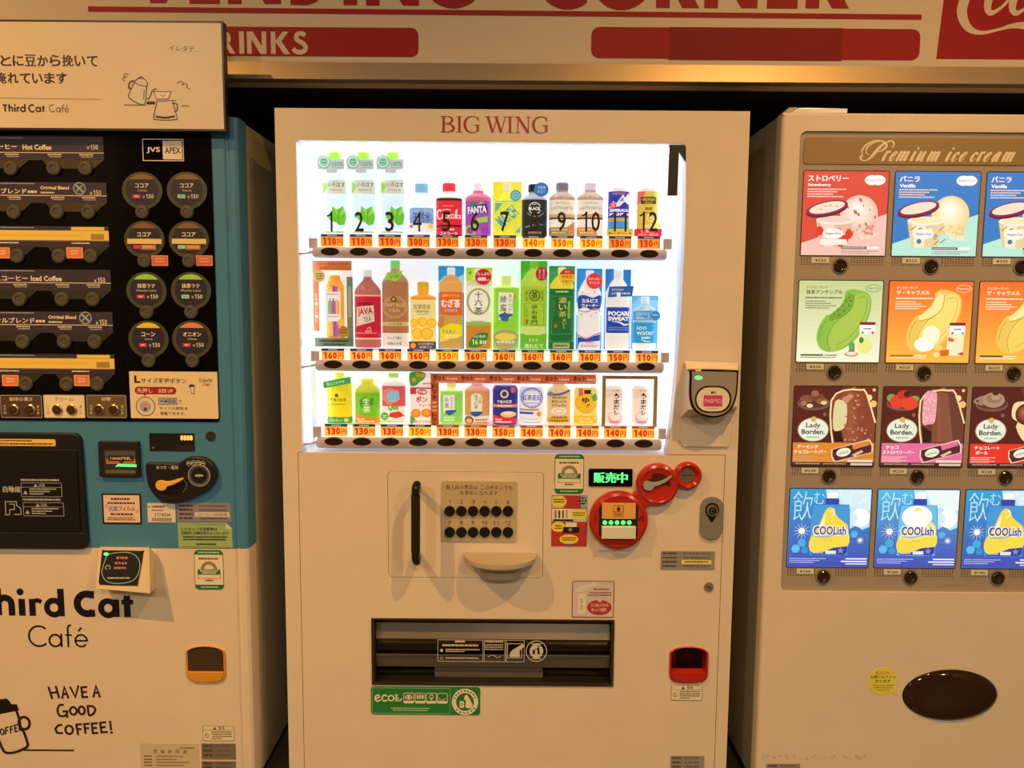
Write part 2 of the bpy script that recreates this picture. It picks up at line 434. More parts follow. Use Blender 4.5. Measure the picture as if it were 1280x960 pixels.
def vend():
    g.hold = True
    T, B = -66, 8
    def nxt():
        global g
        g.build('letter', sgn); g = G(640, 50, YS-.001); g.hold = True
    def seg(*P_, wd=17): sgl(P_, wd)
    D = lambda x0, y0, x1, y1, wd: g.diag(*X(x0, y0), *X(x1, y1), wd, 'sign_red')
    D(166, T, 199.5, 5, 19); D(233, T, 199.5, 5, 19); nxt()
    def E_(x, b): seg((x+8.5, T), (x+8.5, b)); [seg((x, y), (x+38, y), wd=15) for y in (T+7, (T+b)/2, b-7.5)]
    def N_(x, b, wdt): seg((x+8.5, T), (x+8.5, b)); seg((x+wdt-8.5, T), (x+wdt-8.5, b)); D(x+10, T, x+wdt-10, b, 20)
    def arc(cx, cy, r, a0, a1, n=22, ry=None): return [(cx+r*math.cos(math.radians(a0+(a1-a0)*i/n)), cy+(ry or r)*math.sin(math.radians(a0+(a1-a0)*i/n))) for i in range(n+1)]
    E_(238, 5.5); nxt(); N_(286, 6, 66); nxt()
    seg((372.5, T), (372.5, 6.5)); seg((364, T+7.5), (382, T+7.5), *arc(378, -29.5, 29, -80, 80, ry=29.5), (364, -1), wd=15); nxt()
    seg((438.5, T), (438.5, 7)); nxt(); N_(458, 7.5, 66); nxt()
    seg(*arc(567, -28, 31.5, -45, -360, ry=31), wd=15.5); seg((566, -28), (599, -28), wd=14); nxt()
    seg(*arc(709, -27, 30.5, -48, -312, ry=31), wd=15.5); nxt(); seg(*arc(776, -26.5, 30.5, 0, 360, 34, ry=31), wd=15.5); nxt()
    def R_(x, b): seg((x+8.5, T), (x+8.5, b)); seg((x, T+7), (x+22, T+7), *arc(x+22, T+21.5, 14.5, -90, 90, 12), (x, T+36), wd=14); D(x+20, T+34, x+43.5, b, 21)
    R_(819, 9.5); nxt(); N_(879, 9.5, 66); nxt(); E_(957, 9.5); nxt(); R_(1005, 9.5)
vend(); g.build('letter', sgn)
g = G(640, 17, YS-.001); g.line([X(110, 12.5), X(1152, 20)], 6.2, 'sign_red', cap=False); g.build('red_stripe', sgn)
g = G(330, 52, YS-.001); g.rect(100, 33.5, 523, 70, 'sign_red', 9)
def fut(g, chars, col, wd):
    for ch in chars:
        for Q in ch: g.line(Q, wd, col, sm=0, cap=False)
yt, yb = 39.5, 67.5
g.text('DR', 250, yt, 294, yb, 'sign_white', .035); g.base(.0002)
for x in (0,):
    g.line([(302, yt), (302, yb)], 6, 'sign_white', cap=False)
    for x0 in (311.5,): g.line([(x0, yt), (x0, yb)], 5.6, 'sign_white', cap=False); g.line([(x0+18.5, yt), (x0+18.5, yb)], 5.6, 'sign_white', cap=False); g.diag(x0+1, yt, x0+17.5, yb, 7.4, 'sign_white')
    g.line([(341.5, yt), (341.5, yb)], 5.8, 'sign_white', cap=False); g.diag(357.4, yt, 345.6, 54, 7.4, 'sign_white'); g.diag(347, 50, 358.6, yb, 7.8, 'sign_white')
    g.line([(381.5, 44.5), (378.5, 42), (373.5, 41.8), (370.5, 45), (371.5, 49.5), (377, 53), (381.5, 57), (381, 62.5), (376, 65), (370, 64.2), (366, 60.5)], 5.6, 'sign_white', sm=4, cap=False)
g.build('left_banner', sgn, 'red banner reading drinks')
g = G(944, 54, YS-.001); g.rect(739, 35, 1150, 74, 'sign_red', 10); g.rect(836, 34.5, 1053, 75.5, 'sign_red_patch'); g.build('right_banner', sgn, 'red banner with a darker patch')
g = G(1230, 30, YS-.001); g.flat([(1182, -60), (1600, -60), (1600, 74), (1173, 74)], 'sign_red')
g.line([(1262, -60, .5), (1216, -25, 1.0), (1202.5, 5, 1.25), (1203, 22, 1.2), (1212, 36, .85), (1228, 41, .45), (1250, 36.5, .35), (1264, 32.5, .55), (1282, 32, .9), (1310, 40, 1.2), (1350, 44, .9), (1420, 30, .4)], 10, 'sign_white', sm=6)
for dx in (0, 31): g.line([(1245+dx, -30, .8), (1236+dx, -8, 1.1), (1233+dx, 8, 1.0), (1237+dx, 16, .75), (1246+dx, 12.5, .45), (1257+dx, 2, .4), (1266+dx, -14, .4), (1262+dx, -34, .7), (1250+dx, -38, .8)], 9, 'sign_white', sm=6)
g.build('cola_script', sgn, 'red square with flowing white script')

# ---------------------------------------------------------------- beverage vending machine
W = .595; ZT = 1.83; ZB = .035
vm = thing('beverage_vending_machine', 'large white drinks vending machine with brightly lit display window, in the middle', 'vending machine', (0, .39, 0))
win = [pt(x, y) for x, y in ((369.5, 175), (855, 179.8), (857.3, 183), (857.7, 204), (857.5, 256), (855.8, 311), (852, 384), (846.8, 461), (840.8, 526), (833.5, 566))]
win = [(p.x, p.z) for p in win]
zs = .9583; dx0, dx1 = -.5547, .5637; zd0 = ZB+.02
xl = (win[0][0]+pt(377.7, 563).x)/2; win[0] = (xl, win[0][1]); win[-1] = (win[-1][0], zs)
hole = [(xl, zs), (xl, win[0][1]-.006), (xl+.006, win[0][1])]+win[1:-1]+[win[-1], (dx1, zs), (dx1, zd0), (dx0, zd0), (dx0, zs)]
g = G(world=(0, 0, 1)); g.prism([(-W, ZB), (W, ZB), (W, ZT), (-W, ZT)], -.045, 0, 'paint', holes=[hole]); g.build('door_frame', vm)
# cabinet: hollow where the display sits
g = G(world=(0, .045, 1))
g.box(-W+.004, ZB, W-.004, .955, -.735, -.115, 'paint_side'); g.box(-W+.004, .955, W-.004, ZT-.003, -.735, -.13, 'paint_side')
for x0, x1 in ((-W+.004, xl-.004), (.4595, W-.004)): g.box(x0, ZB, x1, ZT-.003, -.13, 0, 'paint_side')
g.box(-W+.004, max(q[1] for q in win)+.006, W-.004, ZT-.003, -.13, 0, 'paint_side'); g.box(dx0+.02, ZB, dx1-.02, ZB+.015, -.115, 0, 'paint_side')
g.build('cabinet', vm)
for x, y in ((-.52, .06), (.52, .06), (-.52, .7), (.52, .7)):
    g = G(world=(x, y, .0)); g.box(x-.025, 0, x+.025, ZB, -.05, 0, 'dull_metal'); g.build('leg', vm)
# liner of the display
zi0, zi1 = zs-.004, max(q[1] for q in win)+.003; xr = .4585; YB = .155
g = G(world=(0, .045, zi0)); g.box(xl-.003, zi0-.012, xr, zi0, -.11, .043, 'liner'); g.build('display_floor', vm)
g = G(world=(0, .045, zi1)); g.box(xl-.003, zi1, xr, zi1+.004, -.11, .0, 'liner'); g.build('display_ceiling', vm)
g = G(world=(xl, .045, 1.3)); g.box(xl-.0035, zi0, xl-.0005, zi1, -.11, .0, 'liner'); g.build('display_side', vm)
g = G(world=(xr, .045, 1.3)); g.box(xr-.004, zi0, xr, zi1, -.11, -.0, 'liner'); g.build('display_side', vm)
g = G(world=(0, YB+.008, 1.3)); g.box(xl, zi0, xr, zi1, 0, .008, 'backlight'); g.build('backlight_panel', vm)
# light strips behind the edges of the opening
g = G(world=(0, .06, zi1)); g.box(xl+.02, zi1-.012, xr-.02, zi1-.001, -.03, 0, 'led_strip'); g.build('light_strip', vm)
for x in (xl+.002, xr-.013):
    g = G(world=(x, .05, 1.3)); g.box(x, zi0+.02, x+.008, zi1-.02, -.012, 0, 'led_strip'); g.build('light_strip', vm)
# hinge bracket at the window's upper right
g = G(845, 210, .012); g.prism([(835.5, 182), (856, 182), (857, 204), (847.5, 190), (846.8, 245), (835, 245)], 0, .008, 'black'); g.build('hinge_bracket', vm, 'black hinge bracket')
# glass pane
g = G(world=(0, .012, 1.3)); gp = [(xl+.001, zs+.002)]+[(xl+.001, win[0][1]-.002)]+[(x-.001, z-.002) for x, z in win[1:-1]]+[(win[-1][0]-.001, zs+.002)]
g.prism(gp, 0, .004, 'glass'); g.build('glass_pane', vm, 'clear window pane')
NX = [413, 449, 487, 521.5, 558, 593.5, 631, 668, 702, 738, 774, 810]
for i, x in enumerate(NX):
    g = G(x, 277, .0075); hw = 5.6 if i < 9 else (12.5 if i != 10 else 11)
    ds = str(i+1); n_ = len(ds); wd_ = 11.0
    for q, ch_ in enumerate(ds):
        cx = x+(q-(n_-1)/2)*13.2
        if ch_ == '1': g.line([(cx+1.4, 264.5), (cx+1.4, 289.5)], 2.5, 'black', cap=False); g.line([(cx+1.8, 265.4), (cx-1, 268.8), (cx-4, 270)], 2.0, 'black', same=True, cap=False)
        else: g.text(ch_, cx-wd_/2, 264.5, cx+wd_/2, 289.5, 'black', .0 if ch_ == '4' else .012)
    g.build('number_decal', vm)
# door panel below the window
def sub(x0, y0, x1, y1, r=0): return [((p := pt((x0+x1)/2, (y0+y1)/2)).x+(q[0]-(x0+x1)/2)*.00208, p.z-(q[1]-(y0+y1)/2)*.00208) for q in rrect(x0, y0, x1, y1, r)]
gap = .0016
door = [(dx0+gap, zd0+gap), (dx1-gap, zd0+gap), (dx1-gap, zs-gap), (dx0+gap, zs-gap)]
hp = pt(582, 656.5); hpw, hph = 199.2*.00206/2, 138.5*.00207/2
pan = [(hp.x+a, hp.z+b) for a, b in rrect(-hpw, -hph, hpw, hph, .012)]
k1 = pt(464.5, 773); k2 = pt(766, 857.5); slot = [(k1.x, k2.z), (k2.x, k2.z), (k2.x, k1.z), (k1.x, k1.z)]
cpc = pt(860.8, 830.5); ck = .00217
def cupP(sx, sy, dy=0, top=True):
    out = []
    for a in range(0, 181, 15): out.append((24*sx*math.cos(math.radians(a)), 14+9*sy*math.sin(math.radians(a))+dy))
    for a in range(180, 361, 15):
        c_, s_ = math.cos(math.radians(a)), math.sin(math.radians(a))
        out.append(((abs(c_)**.55)*math.copysign(1, c_)*24*sx, -11+13*sy*math.copysign(abs(s_)**.8, s_)+dy))
    return out
cup = [(cpc.x+a*ck, cpc.z+b*ck) for a, b in cupP(1, 1)]
g = G(world=(0, 0, .5)); g.prism(door, -.03, -.0005, 'paint', holes=[pan, slot, cup]); g.build('lower_door', vm)
g = G(world=(hp.x, 0, hp.z)); g.prism([(hp.x+a, hp.z+b) for a, b in rrect(-hpw+gap*.7, -hph+gap*.7, hpw-gap*.7, hph-gap*.7, .011)], -.028, -.0005, 'paint', ch=.0007); ip = g.build('inner_panel', vm)
# brand lettering on the header: red serif capitals
def serif(g, col):
    y0, y1 = 145.6, 166.0
    def st(x, wd=3.1, a=None, b=None): g.line([(x, a or y0), (x, b or y1)], wd, col, cap=False)
    def sf(x, y, h=4.0): g.line([(x-h, y), (x+h, y)], 1.0, col, cap=False)
    def ob(xa, xb, wd): g.line([(xa, y0), (xb, y1)], wd, col, cap=False)
    st(554.6); g.line([(551, y0+.5), (560, y0+.5, 1.0), (564.3, 148, 1.9), (565, 151, 2.4), (562.5, 154.2, 1.6), (557, 155.2, 1)], 1.25, col, sm=4); g.line([(557, 155.2, 1), (563, 156, 1.5), (567, 159.8, 2.6), (565.3, 163.8, 2), (560, 165.5, 1), (551, 165.5, 1)], 1.25, col, sm=4)
    st(574.2); sf(574.2, y0+.5); sf(574.2, y1-.5)
    def Gg(c): g.line([(c+7.8, 150.5, .8), (c+6, 147, 1), (c+1, 145.6, 1), (c-5, 147.6, 1.8), (c-8, 152, 2.7), (c-8.4, 157.5, 2.7), (c-6, 163, 2), (c-.5, 166, 1.1), (c+5, 165, 1), (c+7.8, 163, 1)], 1.25, col, sm=4); g.line([(c+7.6, 156.5), (c+7.6, 164.5)], 3, col, cap=False); g.line([(c+2.5, 156.5), (c+10, 156.5)], 1, col, cap=False); g.line([(c+8, 146.2), (c+8.2, 151.5)], 1.1, col, cap=False)
    Gg(589.5)
    ob(609.6, 616, 3.2); g.line([(615.6, y1), (621.5, 148)], 1.3, col, cap=False); ob(619.8, 626.4, 3.2); g.line([(626, y1), (631.8, y0)], 1.3, col, cap=False)
    for x in (609.6, 620, 632): sf(x, y0+.5, 3.4)
    st(636.6+.9); sf(637.5, y0+.5); sf(637.5, y1-.5)
    g.line([(647.3, y0), (647.3, y1)], 1.3, col, cap=False); g.line([(647, y0), (660.5, y1)], 3.3, col, cap=False); g.line([(660.5, y0), (660.5, y1)], 1.3, col, cap=False)
    sf(646.5, y0+.5, 3); sf(647.3, y1-.5, 3); sf(660.5, y0+.5, 3)
    Gg(675.2)
g = G(617, 156, -.0003); serif(g, '8a1a1a'); g.build('header_lettering', vm, 'red serif capitals')

# product racks --------------------------------------------------------
ROWS = [dict(y=317.2, x0=391.5, x1=833, b0=412.4, pitch=36.28, tag=(294, 309.6), tx=415.2, tp=(811-415.2)/11, br=((386, 297.5, 395.5, 310), (830, 298.5, 840, 311.5))),
        dict(y=458.2, x0=395, x1=829, b0=416.3, pitch=35.55, tag=(437, 452), tx=416.3, tp=(808.5-416.3)/11, br=((388.5, 439, 398, 451.5), (827, 441, 836.5, 453.5))),
        dict(y=554.5, x0=396.2, x1=826, b0=417.2, pitch=35.22, tag=(531.3, 546.5), tx=420.2, tp=(804-420.2)/11, br=((391.5, 533.5, 400.5, 546.5), (824, 536, 832.5, 549)))]
PRICES = [['110', '110', '110', '100', '130', '130', '130', '140', '150', '150', '130', '130'],
          ['160', '160', '160', '160', '150', '160', '160', '160', '160', '160', '150', '110'],
          ['130', '130', '130', '150', '130', '130', '150', '140', '140', '140', '140', '140']]
TILT = .0073
YR, YSH = .034, .046
ring_me = None
for ri, R in enumerate(ROWS):
    xc = (R['x0']+R['x1'])/2; g = G(xc, R['y'], YR)
    n = 9; h = 7.0; rings = []
    for x, s in ((R['x0'], .72), (R['x0']+2.5, 1), (R['x1']-2.5, 1), (R['x1'], .72)):
        ring = []
        for i in range(n):
            a = math.pi*i/(n-1); u, v = g.uv((x, R['y']-h*s*math.cos(a))); ring.append((u, v, .014*s*math.sin(a)))
        rings.append(ring)
    g.loft(rings[::-1], 'rail', smooth=True); rail = g.build('shelf_rail', vm, ang=60)
    # a level shelf behind the rail, white front lip
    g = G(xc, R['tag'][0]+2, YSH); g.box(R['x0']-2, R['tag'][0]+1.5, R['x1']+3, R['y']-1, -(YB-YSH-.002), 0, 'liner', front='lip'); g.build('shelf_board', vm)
    for j in range(12):
        x = R['b0']+R['pitch']*j; y = R['y']-1.2+(x-xc)*TILT
        g = G(x, y, YR-.0135); g.prism(ell(x, y, 12.4, 5.9, 24), -.006, .0012, 'rail', ch=.0008)
        g.prism(ell(x, y, 11.6, 5.1, 24), -.002, .0013, 'button_dark', ch=.0005); g.prism(ell(x, y-1.4, 8.2, 2.4, 16), .0012, .0022, 'button_dark', ch=.0004)
        g.build('selection_button', rail)
        x = R['tx']+R['tp']*j; y0, y1 = (t+(x-xc)*TILT for t in R['tag'])
        hot = ri == 2 and j >= 4; p = PRICES[ri][j]; low = p in ('150', '100') or (ri == 0 and j in (7, 8, 9))
        bg = ('ffe23a' if (ri, j) in ((1, 4), (2, 3), (0, 7), (0, 8), (0, 9)) else 'f7c24a' if ri else 'f0a52e')
        g = G(x, (y0+y1)/2, YSH-.0015, 'lit'); g.box(x-14.1, y0, x+14.1, y1, -.001, 0, bg)
        g.rect(x-14.1, y0, x+14.1, y0+3.1, 'b0492c' if hot else '2b3566'); g.greek(x-6, y0+1, x+6, 1.2, 'c9c6dc')
        red = 'd2331c' if bg != 'ffe23a' else 'e8601f'
        g.text(p, x-12.4, y0+4.5, x+5.2, y1-1.8, red, .062); g.text('円', x+6.4, y0+(6.4 if ri != 1 else 5), x+12.8, y1-1.9, red, .03); g.build('price_tag', rail)
    for q in R['br']:
        g = G((q[0]+q[2])/2, (q[1]+q[3])/2, YR-.004); g.box(*q, -.012, 0, 'rail', ch=.001); g.build('end_bracket', rail)
    g = G(R['x0'], R['y'], YR-.008); g.tube([(R['x0']+2, R['y']-3, 0), (R['x0']-8, R['y']-.5, .003), (R['x0']-18.5+ri, R['y']+.8, .008)], .0028, 'rail'); g.build('arm', rail)

# controls on the door -------------------------------------------------
g = G(519, 656, -.0005)
g.tube(smooth_path([(521.5, 613, -.002), (521.5, 609, .03), (521, 606, .052), (519.5, 611, .062), (519.5, 622, .064)], 5), .0105, 'black_gloss', 14, True)
g.tube(smooth_path([(519.5, 700-12, .064), (519.5, 697, .062), (521, 702, .052), (521.5, 697, .03), (521.5, 693, -.002)], 5), .0105, 'black_gloss', 14, True)
g.tube([(519.5, 619, .064), (519.5, 656, .066), (519.5, 690, .064)], .0118, 'black', 14, True)
g.build('handle', vm, 'black pull handle')
g = G(598.7, 638.5, -.0005); g.box(552, 601, 645.6, 676.5, 0, .003, 'a88350', ch=.0008, r=2.5)
g.text('最上段の商品は', 557.5, 606, 597, 612, '4f361a', .01); g.text('このボタンでも', 601, 606, 640.5, 612, '4f361a', .01); g.text('お求めになれます', 575, 613, 622.4, 618.6, '4f361a', .01)
for i in range(12):
    x = 562.3+14.56*(i % 6)+(-.2 if i > 5 else 0); y = 624.4 if i < 6 else 650.6; hw = 1.9 if i < 9 else 4.2
    g.text(str(i+1), x-hw, y, x+hw, y+5, '8c4a30' if i in (3, 4) else '4f361a', 0)
bp = g.build('number_pad', vm, 'grey-brown plate of twelve numbered buttons')
for i in range(12):
    x = 562.2+14.55*(i % 6); y = 638.7 if i < 6 else 665
    g = G(x, y, -.0035); g.knob(x, y, [(6.7, 0), (6.7, .003), (6.2, .0055), (4.2, .0062), (0, .0058)], 'black_gloss'); g.build('round_button', bp)
# coin tray
g = G(625.5, 700, -.0005)
def half(sx, wmax, v, vf, n=17, back=0):
    out = []
    for i in range(n):
        a = math.pi*i/(n-1); w_ = wmax*math.sin(a)**.8; out.append((-sx*math.cos(a), v+(vf-v)*(w_/max(wmax, 1e-6)), w_))
    return out
k = g.kz
g.loft([half(.0965, .074, .0205, .010), half(.0965, .075, .014, -.001), half(.092, .070, .010, -.006), half(.062, .040, -.004, -.018), half(.054, .034, -.042, -.045)][::-1], 'tray')
g.build('coin_tray', vm)
# pickup slot
k0 = Vector((k1.x, 0, k2.z)); sw, sh = k2.x-k1.x, k1.z-k2.z; cxs, czs = (k1.x+k2.x)/2, (k1.z+k2.z)/2
g = G(world=(cxs, 0, czs)); L, R_, B_, T_ = k1.x, k2.x, k2.z, k1.z
g.prism([(L-.001, B_-.001), (R_+.001, B_-.001), (R_+.001, T_+.001), (L-.001, T_+.001)], -.03, .003, 'smoke', holes=[[(L+.007, B_+.006), (R_-.007, B_+.006), (R_-.007, T_-.003), (L+.007, T_-.003)]], ch=.001)
sl = g.build('pickup_slot', vm)
g = G(world=(cxs, 0, czs)); g.box(L+.007, B_+.006, R_-.007, T_-.003, -.1, -.095, 'black'); g.box(L+.007, B_+.003, R_-.007, B_+.008, -.095, -.004, 'black')
for a, b in ((L+.005, L+.008), (R_-.008, R_-.005)): g.box(a, B_+.006, b, T_-.003, -.095, -.004, 'black')
g.box(L+.007, T_-.004, R_-.007, T_-.001, -.095, -.004, 'smoke'); g.box(k1.x+.165, B_+.008, k1.x+.165+.295, B_+.036, -.08, -.03, 'smoke_light'); g.build('chute', sl)
fy = lambda y: pt(615, y, .01).z
def panel(name, ya, yb_, wa, wb, col, lab=None):
    g = G(world=(cxs, .01, fy(ya))); za_, zb_ = fy(ya)-g.o.z, fy(yb_)-g.o.z; a, b = L+.009-cxs, R_-.009-cxs
    vs = [(a, za_, wa), (b, za_, wa), (b, zb_, wb), (a, zb_, wb)]; vs2 = [(x, z, w_-.004) for x, z, w_ in vs]
    g.add(vs+vs2, [(3, 2, 1, 0), (4, 5, 6, 7), (0, 1, 5, 4), (1, 2, 6, 5), (2, 3, 7, 6), (3, 0, 4, 7)], col); return g.build(name, sl, lab)
panel('upper_flap', 776.5, 799, -.03, .0, 'smoke_light', 'grey upper flap'); panel('middle_flap', 799.5, 817.5, -.006, -.02, 'smoke'); panel('lower_flap', 818.5, 836, .002, -.01, 'smoke_light')
g = G(world=(cxs, .006, fy(818))); g.box(L+.010, fy(818)-.0012, R_-.010, fy(818)+.0012, -.003, .001, 'steel'); g.build('flap_edge', sl)
g = G(620, 812, .0035); c = 'b59770'
g.frame(547, 800, 604, 827.5, .6, c); g.frame(605, 800, 631.5, 827.5, .6, c); g.frame(632.5, 800, 655.5, 827.5, .6, c); g.greek(571, 801, 581, 2.4, c); g.flat([(570-2, 803.5), (570+2, 803.5), (570, 800.3)], c)
g.greek(553, 805.8, 598, 2.4, c); g.greek(557, 811.5, 600, 1.5, c); g.greek(557, 814, 581, 1.3, c); g.greek(557, 822, 598, 1.6, c); g.disc(552, 813.5, 2, c); g.ring(552, 823.5, 2, .5, c)
g.greek(606.5, 801, 629, 2, c); [g.greek(606, y, 629, 1.3, c) for y in (805.5, 808.2, 811)]; g.line([(610, 821), (616, 819), (622, 822), (626, 820)], .8, c, 4)
g.frame(634, 804, 652.5, 822.5, .8, c); g.flat([(637, 821), (637.5, 816), (641, 812), (654, 804), (655, 808), (649.5, 813), (650, 821)], c)
g.ring(670.5, 813.5, 13.4, 1.0, c); g.disc(670.5, 813.5, 8.6, c); g.greek(664.5, 803.5, 677, 1.8, c); g.greek(665.5, 821.8, 676, 1.8, c)
g.flat([(671.5, 809), (674, 809), (675, 817.5), (672, 817.5)], 'smoke'); g.disc(672.8, 807.6, 1.2, 'smoke'); g.flat([(665.5, 812), (669, 812), (668.5, 817.5), (666, 817.5)], 'smoke'); g.line([(672, 810.5), (668.5, 811)], .9, 'smoke')
g.build('flap_print', sl, 'pale printed instructions')
# coin return cup
def coin_cup(parent, cx, cy, s_, rim, dark, dep=-.045):
    o = pt(cx, cy); g = G(world=(o.x, 0, o.z)); S = lambda f, gfun=(1, 1), dy=0: [(o.x+a*s_, o.z+b*s_) for a, b in cupP(*gfun, dy)]
    outer, inner = S(1, (1.0, 1.0)), S(1, (.9, .86))
    g.prism(outer, -.02, .004, rim, ch=.0015, holes=[inner]) if 0 else None
    n = len(outer)
    def ring(P, w_): return [(x-o.x, z-o.z, w_) for x, z in P]
    g.loft([ring(outer, -.028 if dep < 0 else 0), ring(outer, .003), ring(S(1, (.96, .95)), .0045), ring(inner, .003), ring(inner, dep)], rim, caps=False)
    g.add([(x, z, w_) for x, z, w_ in ring(inner, dep)], [tuple(range(n))], dark)
    lip = [(o.x+a*s_, o.z+b*s_) for a, b in cupP(.9, .9) if b < -9]; a0 = o.z-9.5*s_
    lip = [(o.x-21.6*s_, a0), (o.x+21.6*s_, a0)]+[(x, z) for x, z in sorted(lip, key=lambda q: -q[0])]
    lo = [(x, z) for x, z in lip]
    g.prism(lo, -.02 if dep < 0 else dep, .006, rim, ch=.002); return g.build('coin_return_cup', parent, rim.split('_')[0]+' coin return cup' if rim != 'amber_cup' else 'amber coin return cup')
coin_cup(vm, 860.8, 830.5, ck, 'red_plastic', 'red_dark')
# bill and coin unit: red rounded housing
g = G(772.4, 648.7, -.0005); g.box(748, 668, 789, 688, 0, .004, 'paint', ch=.001); g.base(0)
g.knob(772.4, 648.7, [(36.6, 0), (36.6, .014), (35.2, .020), (32, .023), (29, .021), (0, .021)], 'red_plastic', 48)
bill = g.build('bill_acceptor', vm, 'round red banknote unit with green lights')
g = G(772.6, 650, -.0215)
g.box(748.8, 628, 797, 672, 0, .0006, 'black'); 
g.box(752, 628.5, 794, 648, 0, .006, 'cc8431', ch=.001); g.frame(766, 631, 779, 639.5, .7, '4a1408'); g.flat([(772.5, 632.3), (776, 636), (774, 636), (774, 638.4), (771, 638.4), (771, 636), (769, 636)], '4a1408'); g.frame(766.5, 640.5, 778.5, 645.5, .6, '6a3010'); g.greek(768.5, 642, 776.5, 1.8, '6a3010')
g.base(0); g.box(752, 657.2, 794.2, 672, 0, .013, 'c2b08c', ch=.0015); g.build('note_slot', bill)
for sx in (743.2, 801.5):
    g = G(sx, 649, -.0225); g.line([(sx-2, 651), (sx-2, 648), (sx, 646), (sx+2, 648), (sx+2, 651)], .9, 'red_dark', 4); g.build('notch_mark', bill)
for i in range(5):
    x = 756+7.65*i
    g = G(x, 653.2, -.0225); g.knob(x, 653.2, [(2.9, 0), (2.7, .002), (0, .003)], 'led_green_soft', 12); g.build('indicator_light', bill)
g = G(821, 604.5, -.0005)
for cx, cy, r in ((821, 604.5, 26.4), (858.3, 593.3, 17.2)):
    g.knob(cx, cy, [(r, 0), (r, .013), (r-1.2, .018), (r-4.2, .0205), (r-6.5, .018), (0, .016)] if r > 20 else [(r, 0), (r, .013), (r-1.2, .018), (r-3.4, .0203), (10.8, .015), (9.6, .012), (0, .012)], 'red_plastic', 40)
g.loft([[(*g.uv(p), w_) for p, w_ in q] for q in [
    [((838, 588), .0), ((838, 588), .013), ((839, 590), .018), ((841, 604), .018), ((842, 606.5), .013), ((842, 606.5), 0)],
    [((846, 587), .0), ((846, 587), .013), ((847, 589), .018), ((848, 602), .018), ((848, 605), .013), ((848, 605), 0)]]], 'red_plastic')
g.loft([[(*g.uv(p), w_) for p, w_ in q] for q in [
    [((789, 618), .0), ((789, 618), .013), ((791, 619), .018), ((806, 632), .018), ((808, 634), .013), ((808, 634), 0)],
    [((797, 612), .0), ((797, 612), .013), ((799, 613), .018), ((812, 627), .018), ((815, 628), .013), ((815, 628), 0)]]], 'red_plastic')
cu = g.build('coin_slot_unit', vm, 'red coin unit with return lever')
g = G(824, 602, -.018); g.base(0); g.flat(smooth_path([(804, 604), (806, 600), (815, 598), (813, 592), (820, 588.5), (834, 590), (841, 597), (843, 604), (839.5, 611), (833, 606), (822, 608), (813, 611), (806, 610)], 4, True), 'red_dark')
g.greek(812, 583.2, 832, 1.6, 'd88a70'); g.line([(841.6, 596), (843.6, 603), (842, 609), (838.5, 613.5)], 1.0, 'red_plastic', 4); g.build('lever_recess', cu)
g = G(820, 603, -.0185); g.prism(smooth_path([(804.2, 608), (804.6, 603.6), (809, 601), (815, 602.4), (822, 602), (831, 598.5), (839.5, 594), (834, 600.5), (824, 606), (818, 608), (815.5, 611.5), (811, 613), (806, 611.5)], 4, True), 0, .005, '8c7c60', ch=.001); g.build('return_lever', cu, 'grey return lever')
g = G(858.5, 594, -.0127); g.knob(858.5, 594, [(9.5, 0), (9.0, .0012), (5, .0006), (0, .0015)], 'steel', 28, ky=1); g.box(852.5, 593.5, 864.5, 594.5, 0, .0021, 'black'); g.build('coin_slot', cu, 'polished metal coin slot')
# green display
g = G(763, 597, -.0005); g.box(735.8, 585.8, 790.6, 607.8, 0, .003, 'menu_black', ch=.0008, r=1.5)
for i, ch_ in enumerate('販売中'): g.text(ch_, 742.3+14.4*i, 590.3, 755.3+14.4*i, 603.3, 'led_green', .05)
g.build('status_display', vm, 'black display with green characters')
# lock, keyhole
g = G(889, 647, -.0005); g.box(875, 620.5, 903.3, 674, 0, .007, 'lock_grey', ch=.002, r=13); lk = g.build('lock_housing', vm, 'grey rounded lock plate')
g = G(890, 639, -.0075); g.prism(smooth_path([(881.2, 638), (884, 631), (890, 628.3), (896, 631), (899, 638), (895, 646), (890, 653), (885, 646)], 4, True), 0, .0006, 'black_gloss'); g.knob(890, 638, [(7.2, 0), (6.8, .006), (0, .006)], 'dull_metal'); g.knob(890, 638, [(5.3, .006), (4.8, .008), (0, .008)], 'black'); g.line([(892, 635.5), (888.5, 636.5), (888.5, 640), (892, 641)], .9, 'steel', 4); g.build('lock_barrel', lk)
g = G(886, 733.5, -.0005); g.knob(886, 733.5, [(6, 0), (5.7, .003), (3.6, .0035), (0, .0035)], 'dull_metal'); g.line([(883, 732), (889, 735.5)], 1.4, 'black', cap=False); g.build('keyhole', vm)
# card reader
g = G(882, 507, -.0005); g.prism([(851, 462), (920, 464), (914.5, 552), (911, 558.5), (856, 558.5), (850.5, 552)], 0, .005, 'paint', ch=.0012); rd = g.build('card_reader', vm, 'grey contactless card reader with pink badge')
g = G(886, 480, -.0055)
A = [g.uv(p) for p in ((856, 452), (919, 454), (921, 464), (852, 462))]
g.loft([[(*g.uv((855, 451.5)), 0), (*g.uv((921, 453.5)), 0), (*g.uv((922, 512)), 0), (*g.uv((851.5, 523)), 0)],
        [(*g.uvp(p, .052), .052) for p in ((860, 466), (922, 466), (921, 508), (860, 512))]], 'paint', smooth=False); g.build('reader_mount', rd)
YRD = -.062
def head(s_=0): return smooth_path([(862+s_, 470), (862+s_, 464.5+s_), (866+s_, 462.3+s_), (918-s_, 462.8+s_), (922-s_, 465+s_), (922.3-s_, 470), (921.5-s_, 492), (917-s_, 508-s_*.4), (908-s_*.6, 518-s_*.8), (893, 522.3-s_), (876+s_*.6, 518.5-s_*.8), (866+s_*.9, 509-s_*.4), (862.2+s_, 494)], 3, True)
g = G(892, 492, YRD)
